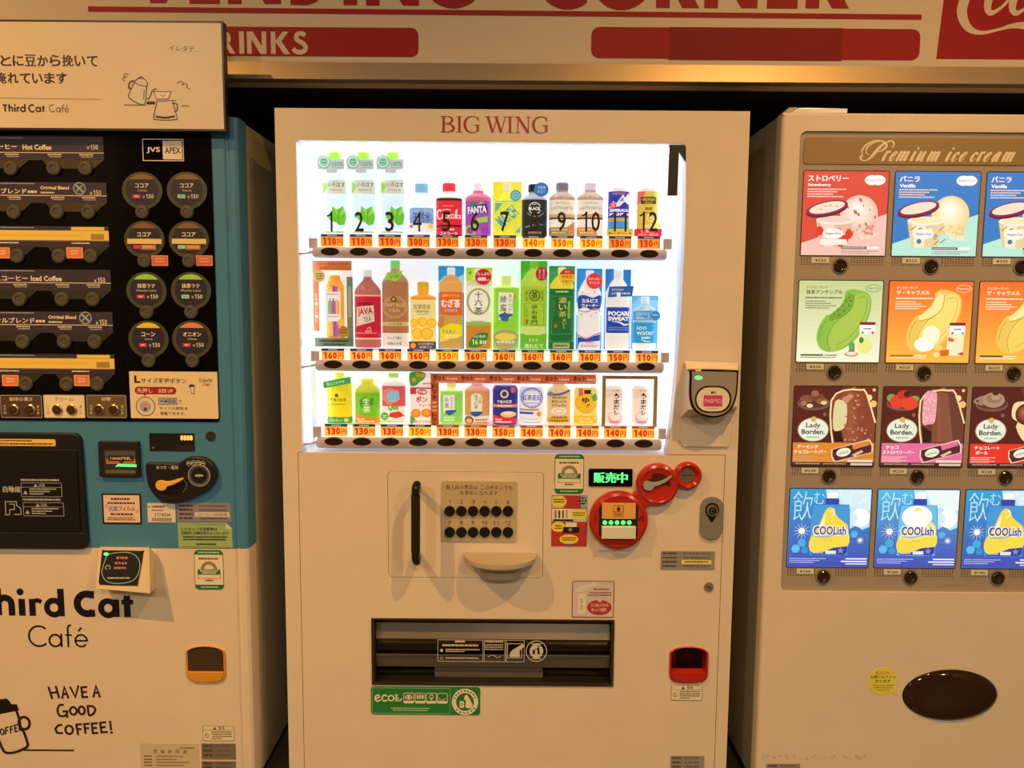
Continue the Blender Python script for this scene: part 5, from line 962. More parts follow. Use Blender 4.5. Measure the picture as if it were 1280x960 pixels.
for k_, (y0, y1, xe, yl, bs, by, jp, jx, en, ex) in enumerate(STR):
    g = G(70, (y0+y1)/2, YM); xe0 = xw(g, XF+.01); g.base(0); g.box(xe0, y0, xe, y1, 0, .0022, MP)
    g.rect(xe0, yl-.3, xe, yl+.5, CR if jp else '6a5a48')
    for a, b in ((bs[0]-44, bs[0]), (bs[1], bs[2])):
        g.flat([(a-15, y1-.5), (b+22, y1-.5), (b+9, y1+10.5), (a-7, y1+10.5)], '3f2c12' if k_ < 2 else '2c2418')
    g.greek(0, y0+1.2, 44 if k_ else 30, 1.3, '8f7f70')
    if jp:
        n_ = len(jp); g.text(jp, jx-n_*8.3, y0+(9.5 if k_ == 0 else 7.8), jx, y0+(16.5 if k_ == 0 else 14.6), 'ece2d2', .03); g.text(en, ex[0], y0+((10 if k_ == 0 else 8) if 'Bl' not in en else 4.6), ex[1], y0+((16.8 if k_ == 0 else 14.6) if 'Bl' not in en else 10.4), 'e2d6c4', .03)
        if 'Bl' in en: g.greek(ex[0], y0+12, ex[0]+17, 2.0, 'c8bca8'); g.greek(jx+1.5, y0+10.6, jx+13, 3, 'c8bca8'); cx_ = xe-33.6; g.disc(cx_, y0+7.6, 7.9, '8e8474'); g.disc(cx_, y0+7.6, 6.6, '3c3230'); g.line([(cx_-4, y0+3.5), (cx_+4, y0+11.5)], 2.4, '8e8474'); g.line([(cx_-4, y0+11), (cx_+3.5, y0+4)], 1.5, '8e8474')
        g.text('¥', xe-21, y0+11.5, xe-17.6, y0+16, 'b8ab98'); g.text('150', xe-16.8, y0+9.6, xe-6.6, y0+16, 'c9bca8', .01)
        for b in bs: g.greek(b-8, yl+1.8, b+9, 1.5, CR); g.greek(b-6, yl+4.6, b+9, 1.2, 'a59682')
    else:
        g.rect(xe0, y0+5.2, xe, yl-.6, 'e0a03a'); g.rect(xe-46.5, y0+.6, xe-5.2, y0+4.8, 'e0a03a'); g.rect(xe-22.5, y0+9.2, xe-6, y0+16.6, '9a6a24'); g.greek(0, y0+10, xe-34, 2.4, 'd9922e')
        g.greek(0, yl+2, 24, 1.6, CR); g.greek(90, yl+2, 112, 1.6, CR)
    st = g.build('menu_strip', cm)
    for b in bs: dbtn(st, b, by)
    if not jp:
        for x0 in ((bs[0]-30, bs[0]-8.4), (bs[1]+8.8, bs[2]-9)):
            g = G(x0[0], by, YM-.0025); g.box(x0[0], by-11, x0[1]-.6, by+3, 0, .001, 'c9622a'); g.frame(x0[0]+.6, by-10.4, x0[1]-1.2, by+2.4, .6, 'e0906a'); g.greek(x0[0]+5, by-7, x0[1]-6, 1.6, 'e8a47c'); g.greek(x0[0]+5, by-3.6, x0[1]-6, 1.6, 'e8a47c'); g.build('orange_sticker', st)
CUPS = [(178, 238.3, 'c8', 'ココア', 'Cocoa', '7a5218', 'h'), (234, 238.3, 'c8', 'ココア', 'Cocoa', '7a5218', 'c'), (180.8, 299.5, 's', 'ココア', 'Cocoa', '7a4a1c', 'h'), (236.4, 299.5, 's', 'ココア', 'Cocoa', '7a4a1c', 'c'),
        (183.4, 363.5, 'c8', '抹茶ラテ', 'Matcha Latte', '8fae2c', 'h'), (239, 363.5, 'c8', '抹茶ラテ', 'Matcha Latte', '8fae2c', 'c'), (185.9, 424, 'c8', 'コーン', 'Corn', 'd6a02c', 'h'), (240.6, 424, 'c8', 'オニオン', 'Onion', 'cf6a34', 'h')]
for x, y, kind, jp, en, cc, hc in CUPS:
    g = G(x, y, YM); g.prism(ell(x, y, 25.2, 23.4, 40), 0, .0015, '40361f' if cc != '8fae2c' else '3c3a22')
    g.flat([(x-9, y+18), (x+9, y+18), (x+7.6, y+26), (x-7.6, y+26)], '40361f'); g.disc(x, y-.6, 20.4, '2a2022', 20.2)
    g.flat(ell(x, y-.6, 20.4, 20.2, 16, 222, 318), cc); n_ = len(jp); h_ = 8.6 if n_ == 3 else 11.2
    g.text(jp, x-h_, y-9, x+h_, y-3.4, 'eee4d6', .035); g.text(en, x-len(en)*.95-1, y-1.6, x+len(en)*.95+1, y+.9, 'c9bca8')
    bc = 'c02c40' if hc == 'h' else '8fc4c4'
    if kind == 's':
        g.rect(x-21.4, y-1, x+21.4, y+5.4, 'dca052'); g.rect(x-14, y+7, x-4.6, y+11.6, bc); g.rect(x-4, y+6.4, x+14.2, y+12.6, 'a8642c'); g.greek(x-2.6, y+8, x+12.6, 2.6, 'c48a50')
    else: g.rect(x-12, y+4.9, x-2.4, y+9.6, bc, .8); g.greek(x-9.6, y+6.4, x-4.8, 1.6, 'd8a8a0' if hc == 'h' else '4a7a7a'); g.text('¥', x+.4, y+6.2, x+3.2, y+9.6, 'b8ab98'); g.text('150', x+4, y+4.5, x+14.4, y+9.7, 'c9bca8', .01)
    cb = g.build('cup_badge', cm, None); dbtn(cb, x+.4, y+26.6, 8.6)
    if kind == 's': g = G(x+18, y+26, YM-.0025); g.box(x+8.6, y+19.6, x+29.6, y+33, 0, .001, 'b8542a'); g.frame(x+9.2, y+20.2, x+29, y+32.4, .6, 'd8805c'); g.greek(x+13, y+23, x+25, 1.6, 'd88c60'); g.greek(x+13, y+26.6, x+25, 1.6, 'd88c60'); g.build('orange_sticker', cb)
g = G(203, 187, YM); g.box(178.3, 173.7, 229.6, 201.4, 0, .001, 'cdb48a'); g.rect(179.3, 174.7, 228.6, 200.4, 'menu_black'); g.rect(203.5, 176, 227.6, 199.3, 'cdb08a'); g.text('JVS', 183.4, 184, 200.4, 192, 'cdb48a', .025); g.text('APEX', 206, 184, 226, 192, '1c1412', .02); g.build('brand_badge', cm, 'two-tone black and cream badge')
for x0, x1, bg, ti, kn in ((1, 53.2, '4a2c1e', '珈琲の濃さ', (17.5, 38)), (55.2, 106.4, 'cfa870', 'クリーム', (72, 90)), (108.6, 158.6, '5e4424', '砂糖', (124, 142.5))):
    g = G((x0+x1)/2, 508, YM); c = 'd4b892' if bg != 'cfa870' else '6a4a28'
    g.box(x0, 493.6, x1, 522.4, 0, .0018, bg, r=1.5); g.frame(x0+.3, 493.9, x1-.3, 522.1, .6, 'a08a68', 1.5); m_ = (x0+x1)/2; n_ = len(ti)*2.9; g.text(ti, m_-n_, 496.4, m_+n_, 501.2, c, .01); g.vtext('うすめ', x0+3.8, 506, x0+7, 518, c); g.vtext('濃いめ', x1-7, 506, x1-3.8, 518, c)
    tp = g.build('taste_panel', cm)
    for b in kn:
        g = G(b, 511.8, YM-.002); g.knob(b, 511.8, [(6.8, 0), (6.6, .003), (5.4, .005)], 'steel', 20); g.knob(b, 511.8, [(5.4, .005), (4, .0058), (0, .005)], '3a1d0c', 20); g.flat([(b-3, 511), (b+1, 508.5), (b+2, 514.5)], 'led_orange'); g.build('taste_button', tp)
g = G(218, 494, YM); g.box(163, 464.6, 272.6, 523, 0, .002, 'cfa46c', r=1)
g.text('L', 169, 469.6, 176.6, 479, '3a1c18', .05); g.text('サイズ変更ボタン', 177.6, 472.8, 234, 479.2, '3a1c18', .03); g.rect(169, 483.6, 221, 493, '8e1f1c', 4.5); g.flat([(179.6, 492.5), (183.6, 492.5), (181.6, 496)], '8e1f1c'); g.text('先押し', 172, 485.4, 191.4, 491.2, 'd9b48a', .02); g.text('SIZE UP', 198.5, 486.4, 217, 490.8, 'd9b48a', .02)
g.disc(182, 508.2, 12.2, 'bfa27a'); g.ring(182, 508.2, 12.2, 1.0, '7a1f1a'); g.disc(181.6, 508.6, 6.6, '9a8a72'); g.ring(181.6, 508.6, 6.6, .7, '6a5a48'); g.flat(ell(181, 507.4, 4.4, 3.6, 14, 180, 360), 'e8604c'); g.disc(181.6, 511.6, 2.4, '4a3c2c')
g.rect(198, 497, 221.6, 506, '8f8878', .5); g.frame(198, 497, 221.6, 506, .5, '4a4036', .5); g.text('+¥50', 200, 498.8, 219.4, 504, '3a2c24', .01); g.text('で', 223.4, 500, 227.4, 504.4, '3a2418', 0); g.text('すべての飲料を', 199, 508.2, 234.6, 512.4, '3a2418', 0); g.text('増量できます。', 199.6, 514.6, 231.6, 518.8, '3a2418', 0)
c = '4a2a20'; g.flat([(237, 481.5), (240, 479.8), (243.6, 480.6), (244.6, 483), (237, 483.4)], c); g.flat([(238.4, 483.4), (243.8, 483.2), (243, 491.5), (240, 491.8)], 'c8b496'); g.line([(238.4, 483.4), (240.2, 491.8), (243, 491.5), (243.8, 483.2)], .7, c)
g.text('Colorful', 250, 472.6, 266, 476.8, c, 0); g.text('Cup!', 254.6, 478, 263.4, 482.6, c, 0); g.build('size_up_panel', cm, 'cream panel explaining the large size button')
# dispensing hatch
g = G(54, 613, 0); e = xw(g, XL+.25)
P = rrect(e, 541, 107.8, 685, 9); P = [(x+(y-613)*.02 if x > 60 else x, y) for x, y in P]; g.prism(P, -.002, .012, '17120e', ch=.003, holes=None); ht = g.build('cup_hatch', cm, 'dark brown cup hatch with printed warnings')
g = G(50, 600, -.0125); g.base(0); g.box(e+6, 562, 98, 664, 0, .003, '110d0a', ch=.001, r=3); g.rect(e+6, 666, 104.5, 666.7, '3c3228'); c = '9a8a6c'
g.text('自動扉', 4, 607.6, 25.8, 615.6, c, .04)
for y0, y1, a in ((603, 621, 26.6), (627.5, 645, 28)):
    g.frame(a, y0, a+51, y1, .7, '8a7a64', 1); g.greek(a, y0-4.4, a+48, 2.2, c); g.text('注意', a+22, y0+1.4, a+30, y0+5.2, c, .02); g.flat([(a+16, y0+5.2), (a+21, y0+5.2), (a+18.5, y0+1.2)], c); g.line([(a, y0+5.8), (a+51, y0+5.8)], .4, c, cap=False); g.flat([(a+2.4, y0+14.6), (a+8, y0+14.6), (a+5.2, y0+9.6)], c)
    for q in range(3): g.greek(a+10.5, y0+7.2+q*3, a+44-q*8, 1.6, c)
g.line([(6, 627), (6, 643.6), (10, 643.6)], 1, c); g.line([(6, 627), (20, 627), (20, 632), (25, 635), (25, 643), (16, 643)], 1, c); g.line([(11, 630), (17, 630), (17, 637), (11, 637), (11, 643)], 1, c); g.build('hatch_window', ht)
g = G(35, 553, -.0125); g.box(e+10, 548.8, 69.5, 557.4, 0, .0006, 'd29a3a', r=2); g.greek(-4, 550, 40, 1.8, '5a2418'); g.greek(-4, 553.8, 66, 2, '5a2418'); g.build('yellow_sticker', ht)
# money handling
g = G(150.5, 573, -.0005); g.prism(rrect(125.4, 551, 176, 595.4, 2), 0, .010, '1c1612', ch=.002); g.base(.0101); g.rect(132.4, 561, 172, 592.6, '2c241c', 2); g.rect(134.4, 563, 171.6, 576.2, '4a3c30', 1); g.rect(135, 573, 171.8, 579, '9a5a2c'); g.rect(138, 568.4, 169, 575.4, '2a1610'); g.text('1000円札', 140.6, 570, 166.8, 574, 'c9b08a', .02); g.flat([(150.5, 575.4), (157.5, 575.4), (154, 578.6)], '2a1610'); g.rect(134, 586.4, 171, 590.6, '55482f'); ba = g.build('bill_acceptor', cm, 'black banknote slot with green light bar')
g = G(157, 582, -.011); g.prism([(144, 583.2), (148, 580), (170.6, 580.6), (170.8, 583.6)], 0, .001, 'led_green_soft'); g.build('light_bar', ba)
g = G(215, 552, -.0005); g.box(187.2, 541.6, 243, 563.4, 0, .002, '17110e'); g.disc(191.6, 559.6, 1.6, '5a4c3c'); g.rect(221.4, 556.4, 242, 562.4, '2c1a14'); g.base(.0022)
for q in range(4): g.text('EBRE'[q], 226.4+q*3.9, 544, 229.6+q*3.9, 550, 'led_orange_core', .03) if 0 else g.text('8', 226.2+q*3.9, 543.8, 229.8+q*3.9, 550.2, 'led_orange', .05)
g.build('price_display', cm, 'black display with glowing orange digits')
g = G(263.3, 545.2, -.0005); g.knob(263.3, 545.2, [(6.2, 0), (6, .002), (0, .002)], '2c1f18'); g.build('round_sensor', cm)
P = smooth_path([(186, 578.6), (198, 577.6), (222, 577.8), (229, 576), (238, 570.6), (250, 569.6), (262, 572.6), (271, 581.5), (273, 592), (270, 602.5), (262, 611), (250, 617.4), (232, 625), (214, 627.8), (202, 624.6), (192.6, 615.6), (187.6, 605), (185.6, 592)], 3, True)
g = G(228, 599, -.0005); g.prism(P, 0, .014, '1a1410', ch=.004); c = 'b8a488'
g.text('おつり・返却', 199, 580.6, 226, 585.4, c, .01)
for k2, x in enumerate((239.6, 245.4, 251.2, 257)): g.ring(x, 577.8-(.8 if k2 in (1, 2) else 0), 3.1, .5, c, n=16); g.greek(x-1.8, 577-(.8 if k2 in (1, 2) else 0), x+1.8, 1.4, c)
g.flat(smooth_path([(204, 612), (214, 603), (233, 596.6), (236.4, 602), (234, 609.6), (226, 615.6), (212, 617)], 4, True), '0b0908'); g.line([(231.5, 597), (235.8, 603), (234.6, 609), (231, 613.5)], 1.1, 'steel', 4)  # near-black fill paints the recess shade, pale arc its rim highlight
cu2 = g.build('coin_slot_unit', cm, 'black kidney shaped coin unit')
g = G(249, 594.4, -.0148); g.knob(249, 594.4, [(14, 0), (14, .001), (13, .0013)], '8e7c5c', 30); g.knob(249, 594.4, [(13, .0013), (9, -.001), (0, 0)], '4a3e2c', 30); g.box(244, 593.4, 254, 595.6, 0, .0018, '9a8a60', ch=.0003); g.build('coin_slot', cu2)
g = G(212, 605, -.0148); g.prism(smooth_path([(195.4, 606.5), (197, 601.8), (202, 600.2), (209, 601.4), (216, 600.4), (224, 598), (230.8, 597.2), (226, 601.4), (217, 605.6), (210, 608), (207, 612), (202, 613), (197.4, 611)], 4, True), 0, .006, 'd08838', ch=.0015); g.build('return_lever', cu2, 'orange return lever')
# stickers on the teal door
g = G(152, 636, -.0005); g.box(127.8, 617, 176.8, 655.2, 0, .0004, '1c1210'); g.rect(129.8, 619, 174.8, 653, 'cf9c72'); g.text('抗菌', 136, 632.4, 147, 639, '3a4a8a', .02); g.text('フィルム', 148.4, 632.6, 168.6, 638.8, '4a2a18', .02)
for y, a, b, h in ((622.4, 139.4, 163, 2.6), (627.6, 135, 169.6, 2.4), (641.4, 138, 166, 2.6), (646.6, 134, 166, 1.3), (649, 133, 169, 1.3)): g.greek(a, y, b, h, '4a2a18')
g.line([(135.4, 631.4), (133, 631.4), (133, 635)], .6, '3a4a8a', cap=False); g.line([(169.4, 640), (171.8, 640), (171.8, 636)], .6, '3a4a8a', cap=False); g.build('film_notice', cm, 'cream notice with dark border')
g = G(202, 641, -.0005); g.box(184, 628.4, 219.8, 653.4, 0, .0003, 'c8a684'); g.frame(184, 628.4, 219.8, 653.4, .5, '6a4a34'); g.text('2174504', 192.6, 641.2, 213, 645.6, '4a3020', .01); g.greek(190, 632.2, 206, 2.2, '5a4030'); g.greek(190, 637, 204, 1.6, '7a5a40'); g.greek(185.4, 632.6, 188.6, 2, '8a6a50')
for q in range(24): g.line([(190+q*1.05, 647), (190+q*1.05, 651.6)], (.35, .6, .25)[q % 3], '4a3828', same=q > 0, cap=False)
g.build('asset_label', cm)
g = G(255, 640, -.0005); g.box(221.6, 628.6, 289, 652, 0, .0005, '7d6654'); [g.greek(224, 631+q*5.2, 241, 2.4, '2e241c') for q in range(4)]; [g.greek(249, 631.4+q*5.2, 284, 1.8, '4a4034') for q in (0, 1, 3)]; g.rect(243.4, 640, 287, 646, 'bb9a7c'); g.text('コーヒー自販機', 247, 641.2, 284, 644.8, '4a3a2c'); g.build('maker_label', cm)
g = G(257, 669.5, -.0005); g.prism([(222.8, 653.2), (282.8, 653.2), (290.4, 660.6), (290.4, 685), (222.8, 685)], 0, .0004, '8a8e4a'); g.flat([(282.8, 653.2), (290.4, 660.6), (283.4, 660.6)], 'c0aa78'); c = '34381c'
for q in range(22): g.rect(225+q*2.9, 655, 226.6+q*2.9, 655.6, c) if q < 20 else None; g.rect(225+q*2.9, 683.2, 226.6+q*2.9, 683.8, c)
g.text('このカップ式自販機は', 226.6, 659, 272, 663, c, .01); g.text('定期的に自動洗浄をおこないます', 226.6, 664, 286, 668, c, .01); g.greek(229, 670, 284, 1.6, c); g.greek(229, 673.2, 282, 1.6, c); g.greek(245, 679, 270, 1.8, c); g.build('green_notice', cm, 'olive green notice with folded corner')
cert(cm, 261.3, 712.3, 1.0)
# card reader
g = G(150, 715, -.0005); g.loft([[(*g.uv(p), w_) for p, w_ in q] for q in [
    [((126, 690), 0), ((193, 690), 0), ((190, 737), 0), ((125, 731), 0)],
    [((124.6, 683.6), .045), ((186.4, 684.2), .045), ((182.6, 741), .062), ((119.6, 735.6), .062)]]] if 0 else [
    [(*g.uv(p), 0) for p in ((131, 692), (196, 692), (194, 735), (131, 729))],
    [(*g.uvp(p, w_), w_) for p, w_ in (((124.6, 683.6), .030), ((186.4, 684.2), .030), ((187.4, 741.6), .052), ((119.8, 735.6), .052))]], 'cream', smooth=False)
q1, q2, q3, q4 = (g.uv(p) for p in ((127.4, 687.6), (178.6, 688.2), (170.4, 731.4), (123.2, 730.6)))
rd2 = g.build('card_reader', cm, 'cream wedge card reader with black face')
def fz(y): return .030+.022*(y-683.6)/54
g = G(150, 710, -.0005)
P = smooth_path([(128, 690), (132, 688), (176, 688.6), (179.4, 691), (172.5, 728), (169, 732), (127, 731.2), (123.6, 728)], 3, True)
g.add([(*g.uvp(p, fz(p[1])+.0006), fz(p[1])+.0006) for p in P], [tuple(range(len(P)))[::-1]], '1d1a12')
def face(g, k0, d):
    out = []
    for u, v, w_ in g.V[k0:]:
        p = (g.ax+u/g.kx, g.ay-v/g.kz); z = fz(p[1])+d+(w_-g.w)*2; out.append((*g.uvp(p, z), z))
    g.V[k0:] = out
def tl(P_, wd, col, d=.001):
    k0 = len(g.V); g.line(P_, wd, col, 4)
    face(g, k0, d)
tl([(131.4, 700), (137, 692.5), (160, 690.6), (172, 697), (174.6, 710), (168.4, 724), (152, 729.2), (134, 727), (127.4, 716), (131.4, 700)], 1, '8a8a64')
for f_ in ((145.4, 695.8, 159.6, 3.0), (143.6, 702.4, 159, 3.0), (142.6, 708.6, 157.4, 2.6)):
    k0 = len(g.V); g.greek(f_[0], f_[1], f_[2], f_[3], 'a85a44'); face(g, k0, .001)
k0 = len(g.V); g.greek(134, 721.6, 162, 1.8, '9a9478'); g.disc(132.6, 692.6, 3.2, 'led_green', 2); face(g, k0, .001)
tl([(131.5, 710), (134, 706.6), (137.4, 708), (137, 711.4)], .9, '9a9478'); tl([(132, 710), (133, 712)], .9, '9a9478'); g.build('reader_face', rd2)
# big lettering
g = G(84, 754, -.0004); g.hold = True; K = '120a0c'; c = lambda P_, wd: g.line(P_, wd, K, cap=False)
arc = lambda cx, cy, r, a0, a1, n=20, ry=None: [(cx+r*math.cos(math.radians(a0+(a1-a0)*i/n)), cy+(ry or r)*math.sin(math.radians(a0+(a1-a0)*i/n))) for i in range(n+1)]
for x in (-20.4,): c([(x, 738.5), (x, 769.6)], 8.4); c([(x-10.5, 741), (x+10.5, 741)], 7)
c([(-2.2, 735.6), (-2.2, 769.6)], 8.2); c([*arc(6, 756, 8.4, -150, 0, 12), (14.4, 770)], 8.2)
c([(27.2, 749), (27.2, 770)], 8.2); g.disc(25.8, 740.2, 4.4, K); c([(40.2, 749), (40.2, 770)], 8); c([(40.2, 757), (42.5, 751.6), (47, 750.6), (52, 752.6)], 5.6)
c(arc(67.2, 759.6, 8.9, 0, 360, 30), 7.2); c([(76.2, 736), (76.2, 770.4)], 8.2)
c(arc(108.8, 754.6, 12.3, -52, -308, 30), 9.0); g.flat([(112.5, 738.4), (118, 738.4), (117.6, 748.6), (113, 746.6)], K); g.flat([(112.5, 763.6), (118, 761.4), (118.4, 770.4), (112.5, 771.2)], K)
c(arc(134.9, 759.8, 8.9, 0, 360, 30), 7.4); c([(144.8, 748.8), (144.8, 770.8)], 8.2); c([(158.8, 744), (158.8, 770.8)], 8.2); c([(151.8, 752), (166.6, 752)], 6.2)
c(arc(46.4, 795.6, 12.6, -46, -314, 28), 2.4); c(arc(66.6, 801, 7.4, 0, 360, 26), 2.4); c([(74.4, 792.4), (74.4, 809.2)], 2.4); c([(82.8, 809.2), (82.8, 786), (84, 782.4), (87.4, 781.4)], 2.3); c([(79.4, 794), (87.6, 794)], 2); c([(91.8, 801), (106.6, 801), *arc(99.2, 801, 7.4, -8, -322, 24)], 2.2); c([(96, 789), (100.4, 784.4)], 2.2)
g.build('cafe_lettering', cm, 'black cafe name in bold and thin letters')
g = G(80, 890, -.0004); g.hold = True; K = '2a1210'; q = lambda *P_: [(x/8, y/8+845) for x, y in P_]
def hw_(*P_, sm=0, wd=2.7): g.line(q(*P_), wd, K, sm)
for S_ in [((500, 115), (528, 225)), ((572, 105), (598, 218)), ((518, 172), (585, 160)), ((630, 222), (655, 108), (690, 218)), ((640, 182), (678, 178)), ((716, 112), (762, 210), (795, 100)), ((878, 108), (826, 114), (832, 210), (882, 208)), ((828, 162), (872, 158)), ((942, 205), (972, 98), (1006, 206)), ((952, 165), (994, 165)),
           ((636, 288), (600, 292), (576, 340), (590, 392), (630, 402), (664, 385), (668, 355)), ((632, 355), (676, 352)), ((666, 350), (670, 412)), ((880, 300), (888, 388), (930, 376), (954, 335), (932, 302), (880, 298)),
           ((610, 488), (570, 496), (544, 530), (560, 570), (612, 572)), ((806, 480), (756, 486), (770, 586)), ((762, 532), (800, 528)), ((884, 474), (836, 480), (844, 568)), ((840, 522), (878, 520)), ((966, 470), (912, 474), (918, 570), (966, 566)), ((914, 520), (956, 516)), ((1050, 458), (996, 466), (1006, 562), (1062, 556)), ((1000, 512), (1042, 506)), ((1096, 450), (1102, 530))]:
    hw_(*S_, sm=3 if len(S_) > 5 else 0)
for cx, cy, rx, ry in ((734, 348, 34, 38), (818, 342, 30, 40), (682, 538, 38, 42)): hw_(*[(cx+rx*math.cos(t*.42), cy+ry*math.sin(t*.42)) for t in range(16)])
g.disc(1106/8, 562/8+845, 1.7, K); g.build('greeting_lettering', cm, 'hand-drawn capital greeting')
g = G(0, 900, -.0004); g.hold = True; g.flat(q((-260, 270), (-60, 245), (78, 224), (108, 252), (122, 280), (178, 282), (196, 342), (150, 352), (0, 382), (-220, 400)), '120a0c')
for S_, wd in ((((170, 350), (190, 420), (205, 520), (232, 560), (262, 670), (256, 706), (205, 735), (110, 768), (40, 766), (8, 730), (-40, 600)), 3.4), (((225, 740), (720, 740)), 2.2)): hw_(*S_, sm=4 if len(S_) > 3 else 0, wd=wd)
hw_(*[(240+55*math.cos(t*.42), 470+62*math.sin(t*.42)) for t in range(16)], wd=3.4)
for S_ in [((52, 518), (46, 580)), ((48, 520), (78, 508)), ((50, 548), (72, 542)), ((100, 505), (98, 570)), ((98, 508), (126, 498)), ((98, 536), (120, 528)), ((142, 492), (146, 556), (172, 548)), ((142, 492), (168, 486)), ((144, 522), (164, 518)), ((184, 486), (190, 542), (208, 532)), ((186, 512), (204, 506))]: hw_(*S_, wd=1.7)
hw_(*[(14+18*math.cos(t*.42), 558+28*math.sin(t*.42)) for t in range(16)], wd=1.7); g.build('cup_drawing', cm, 'line drawing of a lidded coffee cup')
coin_cup(cm, 257.6, 829.6, .00222, 'amber_cup', '3a2410', .0006)  # flat dark face painted in place of the cup's shaded hollow
warn(cm, 253.6, 906.8, 293, 926.2); plate(cm, 252, 929.4, 294.6, 949, name='metal_label', bg='6b5438'); plate(cm, 252.2, 951.4, 295, 967, name='metal_label', bg='6b5438')
g = G(212, 946, -.0005); g.box(175.6, 929.4, 249, 966, 0, .0003, 'b58f5f'); [g.text(ch_, 192+q*9.2, 937, 197+q*9.2, 942, '4a3018', .01) for q, ch_ in enumerate('営業許可済')]; g.greek(226, 934, 244, 1.5, '6a4c2c')
for y in (944.4, 948.4, 952, 955.8): g.greek(180, y, 190, 1.6, '5a4024'); g.greek(195, y, 240-((y*7) % 20), 1.5, '7a5c38')
g.build('licence_sticker', cm)
# ---------------------------------------------------------------- signboard above the coffee machine
a = pt(277, 28.5, -.032); b = pt(277, 162, -.032); XB0 = -1.80
sb = thing('cafe_signboard', 'white signboard with black rim and line drawing of a kettle, mounted over the coffee machine', 'sign', ((XB0+a.x)/2, -.04, (a.z+b.z)/2))
g = G(world=(a.x, -.008, b.z)); g.box(XB0, b.z-.004, a.x+.003, a.z+.004, 0, .024, '2a1a12'); g.box(XB0+.2, b.z+.02, a.x-.1, b.z+.1, -.0065, -.0, '2a1a12'); g.build('board', sb)
g = G(world=(a.x, -.0322, b.z)); g.box(XB0+.002, b.z+.001, a.x-.0015, a.z-.001, -.001, .0004, 'paint'); g.build('face', sb)
g = G(140, 95, -.0328); g.hold = True; K = '35231a'; R3 = lambda x, y: (x, y-(x-140)*.0005)
def jt(s_, xe, pitch, y0, y1):
    for q, ch_ in enumerate(reversed(s_)): x = xe-pitch*(q+1); g.line([(x+1, (y0+y1)/2), (x+pitch-1, (y0+y1)/2)], 1.5, K, cap=False) if ch_ == '一' else g.text(ch_, x+1, y0+(1 if ch_ in 'とにかいて' else 0), x+pitch-1, y1, K, .03)
jt('一杯ごとに豆から挽いて', 124, 15.45, 69, 83.5); jt('淹れています', 84.5, 15.2, 91.4, 105.2)
g.line([(-160, 122.5), (125, 124.4)], .7, '8a6a48', cap=False)
def fut_small(x0, y0, y1, k_):
    h = y1-y0; X_ = lambda x: x0+x*k_; L_ = lambda P_, wd=2.1: g.line([(X_(x), y1-y*h) for x, y in P_], wd, K, cap=False)
    L_([(0, .9), (8, .9)], 1.9); L_([(4, .95), (4, 0)]); L_([(11, 1.05), (11, 0)]); L_([(11, .45), (13, .62), (15.5, .6), (16.5, .4), (16.5, 0)], 1.9); L_([(20.5, .65), (20.5, 0)]); g.disc(X_(20.5), y1-.92*h, 1.2, K, n=10); L_([(24.5, .65), (24.5, 0)]); L_([(24.5, .4), (26, .6), (28.5, .58)], 1.7)
    L_([(33.5+3.6*math.cos(t), .32+.29*math.sin(t)) for t in [i*.5 for i in range(14)]], 1.8); L_([(37.2, 1.05), (37.2, 0)])
    L_([(49+5.2*math.cos(t), .46+.48*math.sin(t)) for t in [.9+i*.45 for i in range(11)]], 2); L_([(59+3.6*math.cos(t), .32+.29*math.sin(t)) for t in [i*.5 for i in range(14)]], 1.8); L_([(62.8, .65), (62.8, 0)]); L_([(67.6, .85), (67.6, 0)]); L_([(65.4, .6), (70, .6)], 1.4)
fut_small(1, 131.5, 140.6, .755)
for P_, wd in (([(63.5+3.9*math.cos(t), 136.2+4.5*math.sin(t)) for t in [.8+i*.45 for i in range(11)]], .9), ([(70.6+2.3*math.cos(t), 138+2.7*math.sin(t)) for t in [i*.5 for i in range(14)]], .9), ([(73.2, 135.3), (73.2, 141)], .9), ([(76.2, 141), (76.2, 133), (78, 131.4)], .9), ([(74.9, 135.6), (78, 135.6)], .8), ([(79.2+4.2, 138.2), (79.2, 138.2), (79.6, 136), (81.4, 135.2), (83.2, 136.4), (83.4, 138.2)], .8), ([(79.3, 138.4), (80, 140.2), (81.8, 140.9), (83.4, 139.8)], .8), ([(81, 133.6), (82.2, 132)], .8)): g.line(P_, wd, '5a3c28')
g.text('イレタテ…', 212.5, 56.5, 252, 63.8, '5a4030', .0, rot=2)
K2 = '4a3226'
g.flat([(167.6, 103), (182, 106.5), (184.5, 126), (180, 131.4), (170, 130), (160.4, 122), (160, 119)], 'bfa27a'); g.line([(167.6, 103), (160, 118), (161, 122.5), (170, 128.6), (180, 129.4), (182.5, 106.5)], 1.3, K2, 3); g.line([(168, 102.6), (172, 98), (180, 98.4), (184, 104), (183, 107), (175, 106.6), (168, 103)], 1.1, K2, 3, closed=True); g.line([(173, 97.4), (176, 95.6), (179, 97.4)], 1.2, K2, 3); g.line([(167, 100.6), (162, 103), (160.5, 109.6), (163.6, 110.6)], 2.0, K2, 3); g.line([(182.6, 124), (186, 121.6), (189.5, 113.6), (194.6, 110.6)], 1.4, K2, 4); g.line([(179.6, 112), (178.6, 124)], 1, K2)
g.flat([(191.4, 114.4), (213, 114.2), (209.6, 123.2), (195, 123.6)], 'd2b48a'); g.line([(191.4, 114.4), (213, 114.2), (209.6, 123.2), (195, 123.6)], 1, K2, closed=True); g.line([(194, 126), (219, 125)], 1.4, '6a6250'); g.line([(200, 118), (203, 120.4), (205.6, 117.6)], .8, K2)
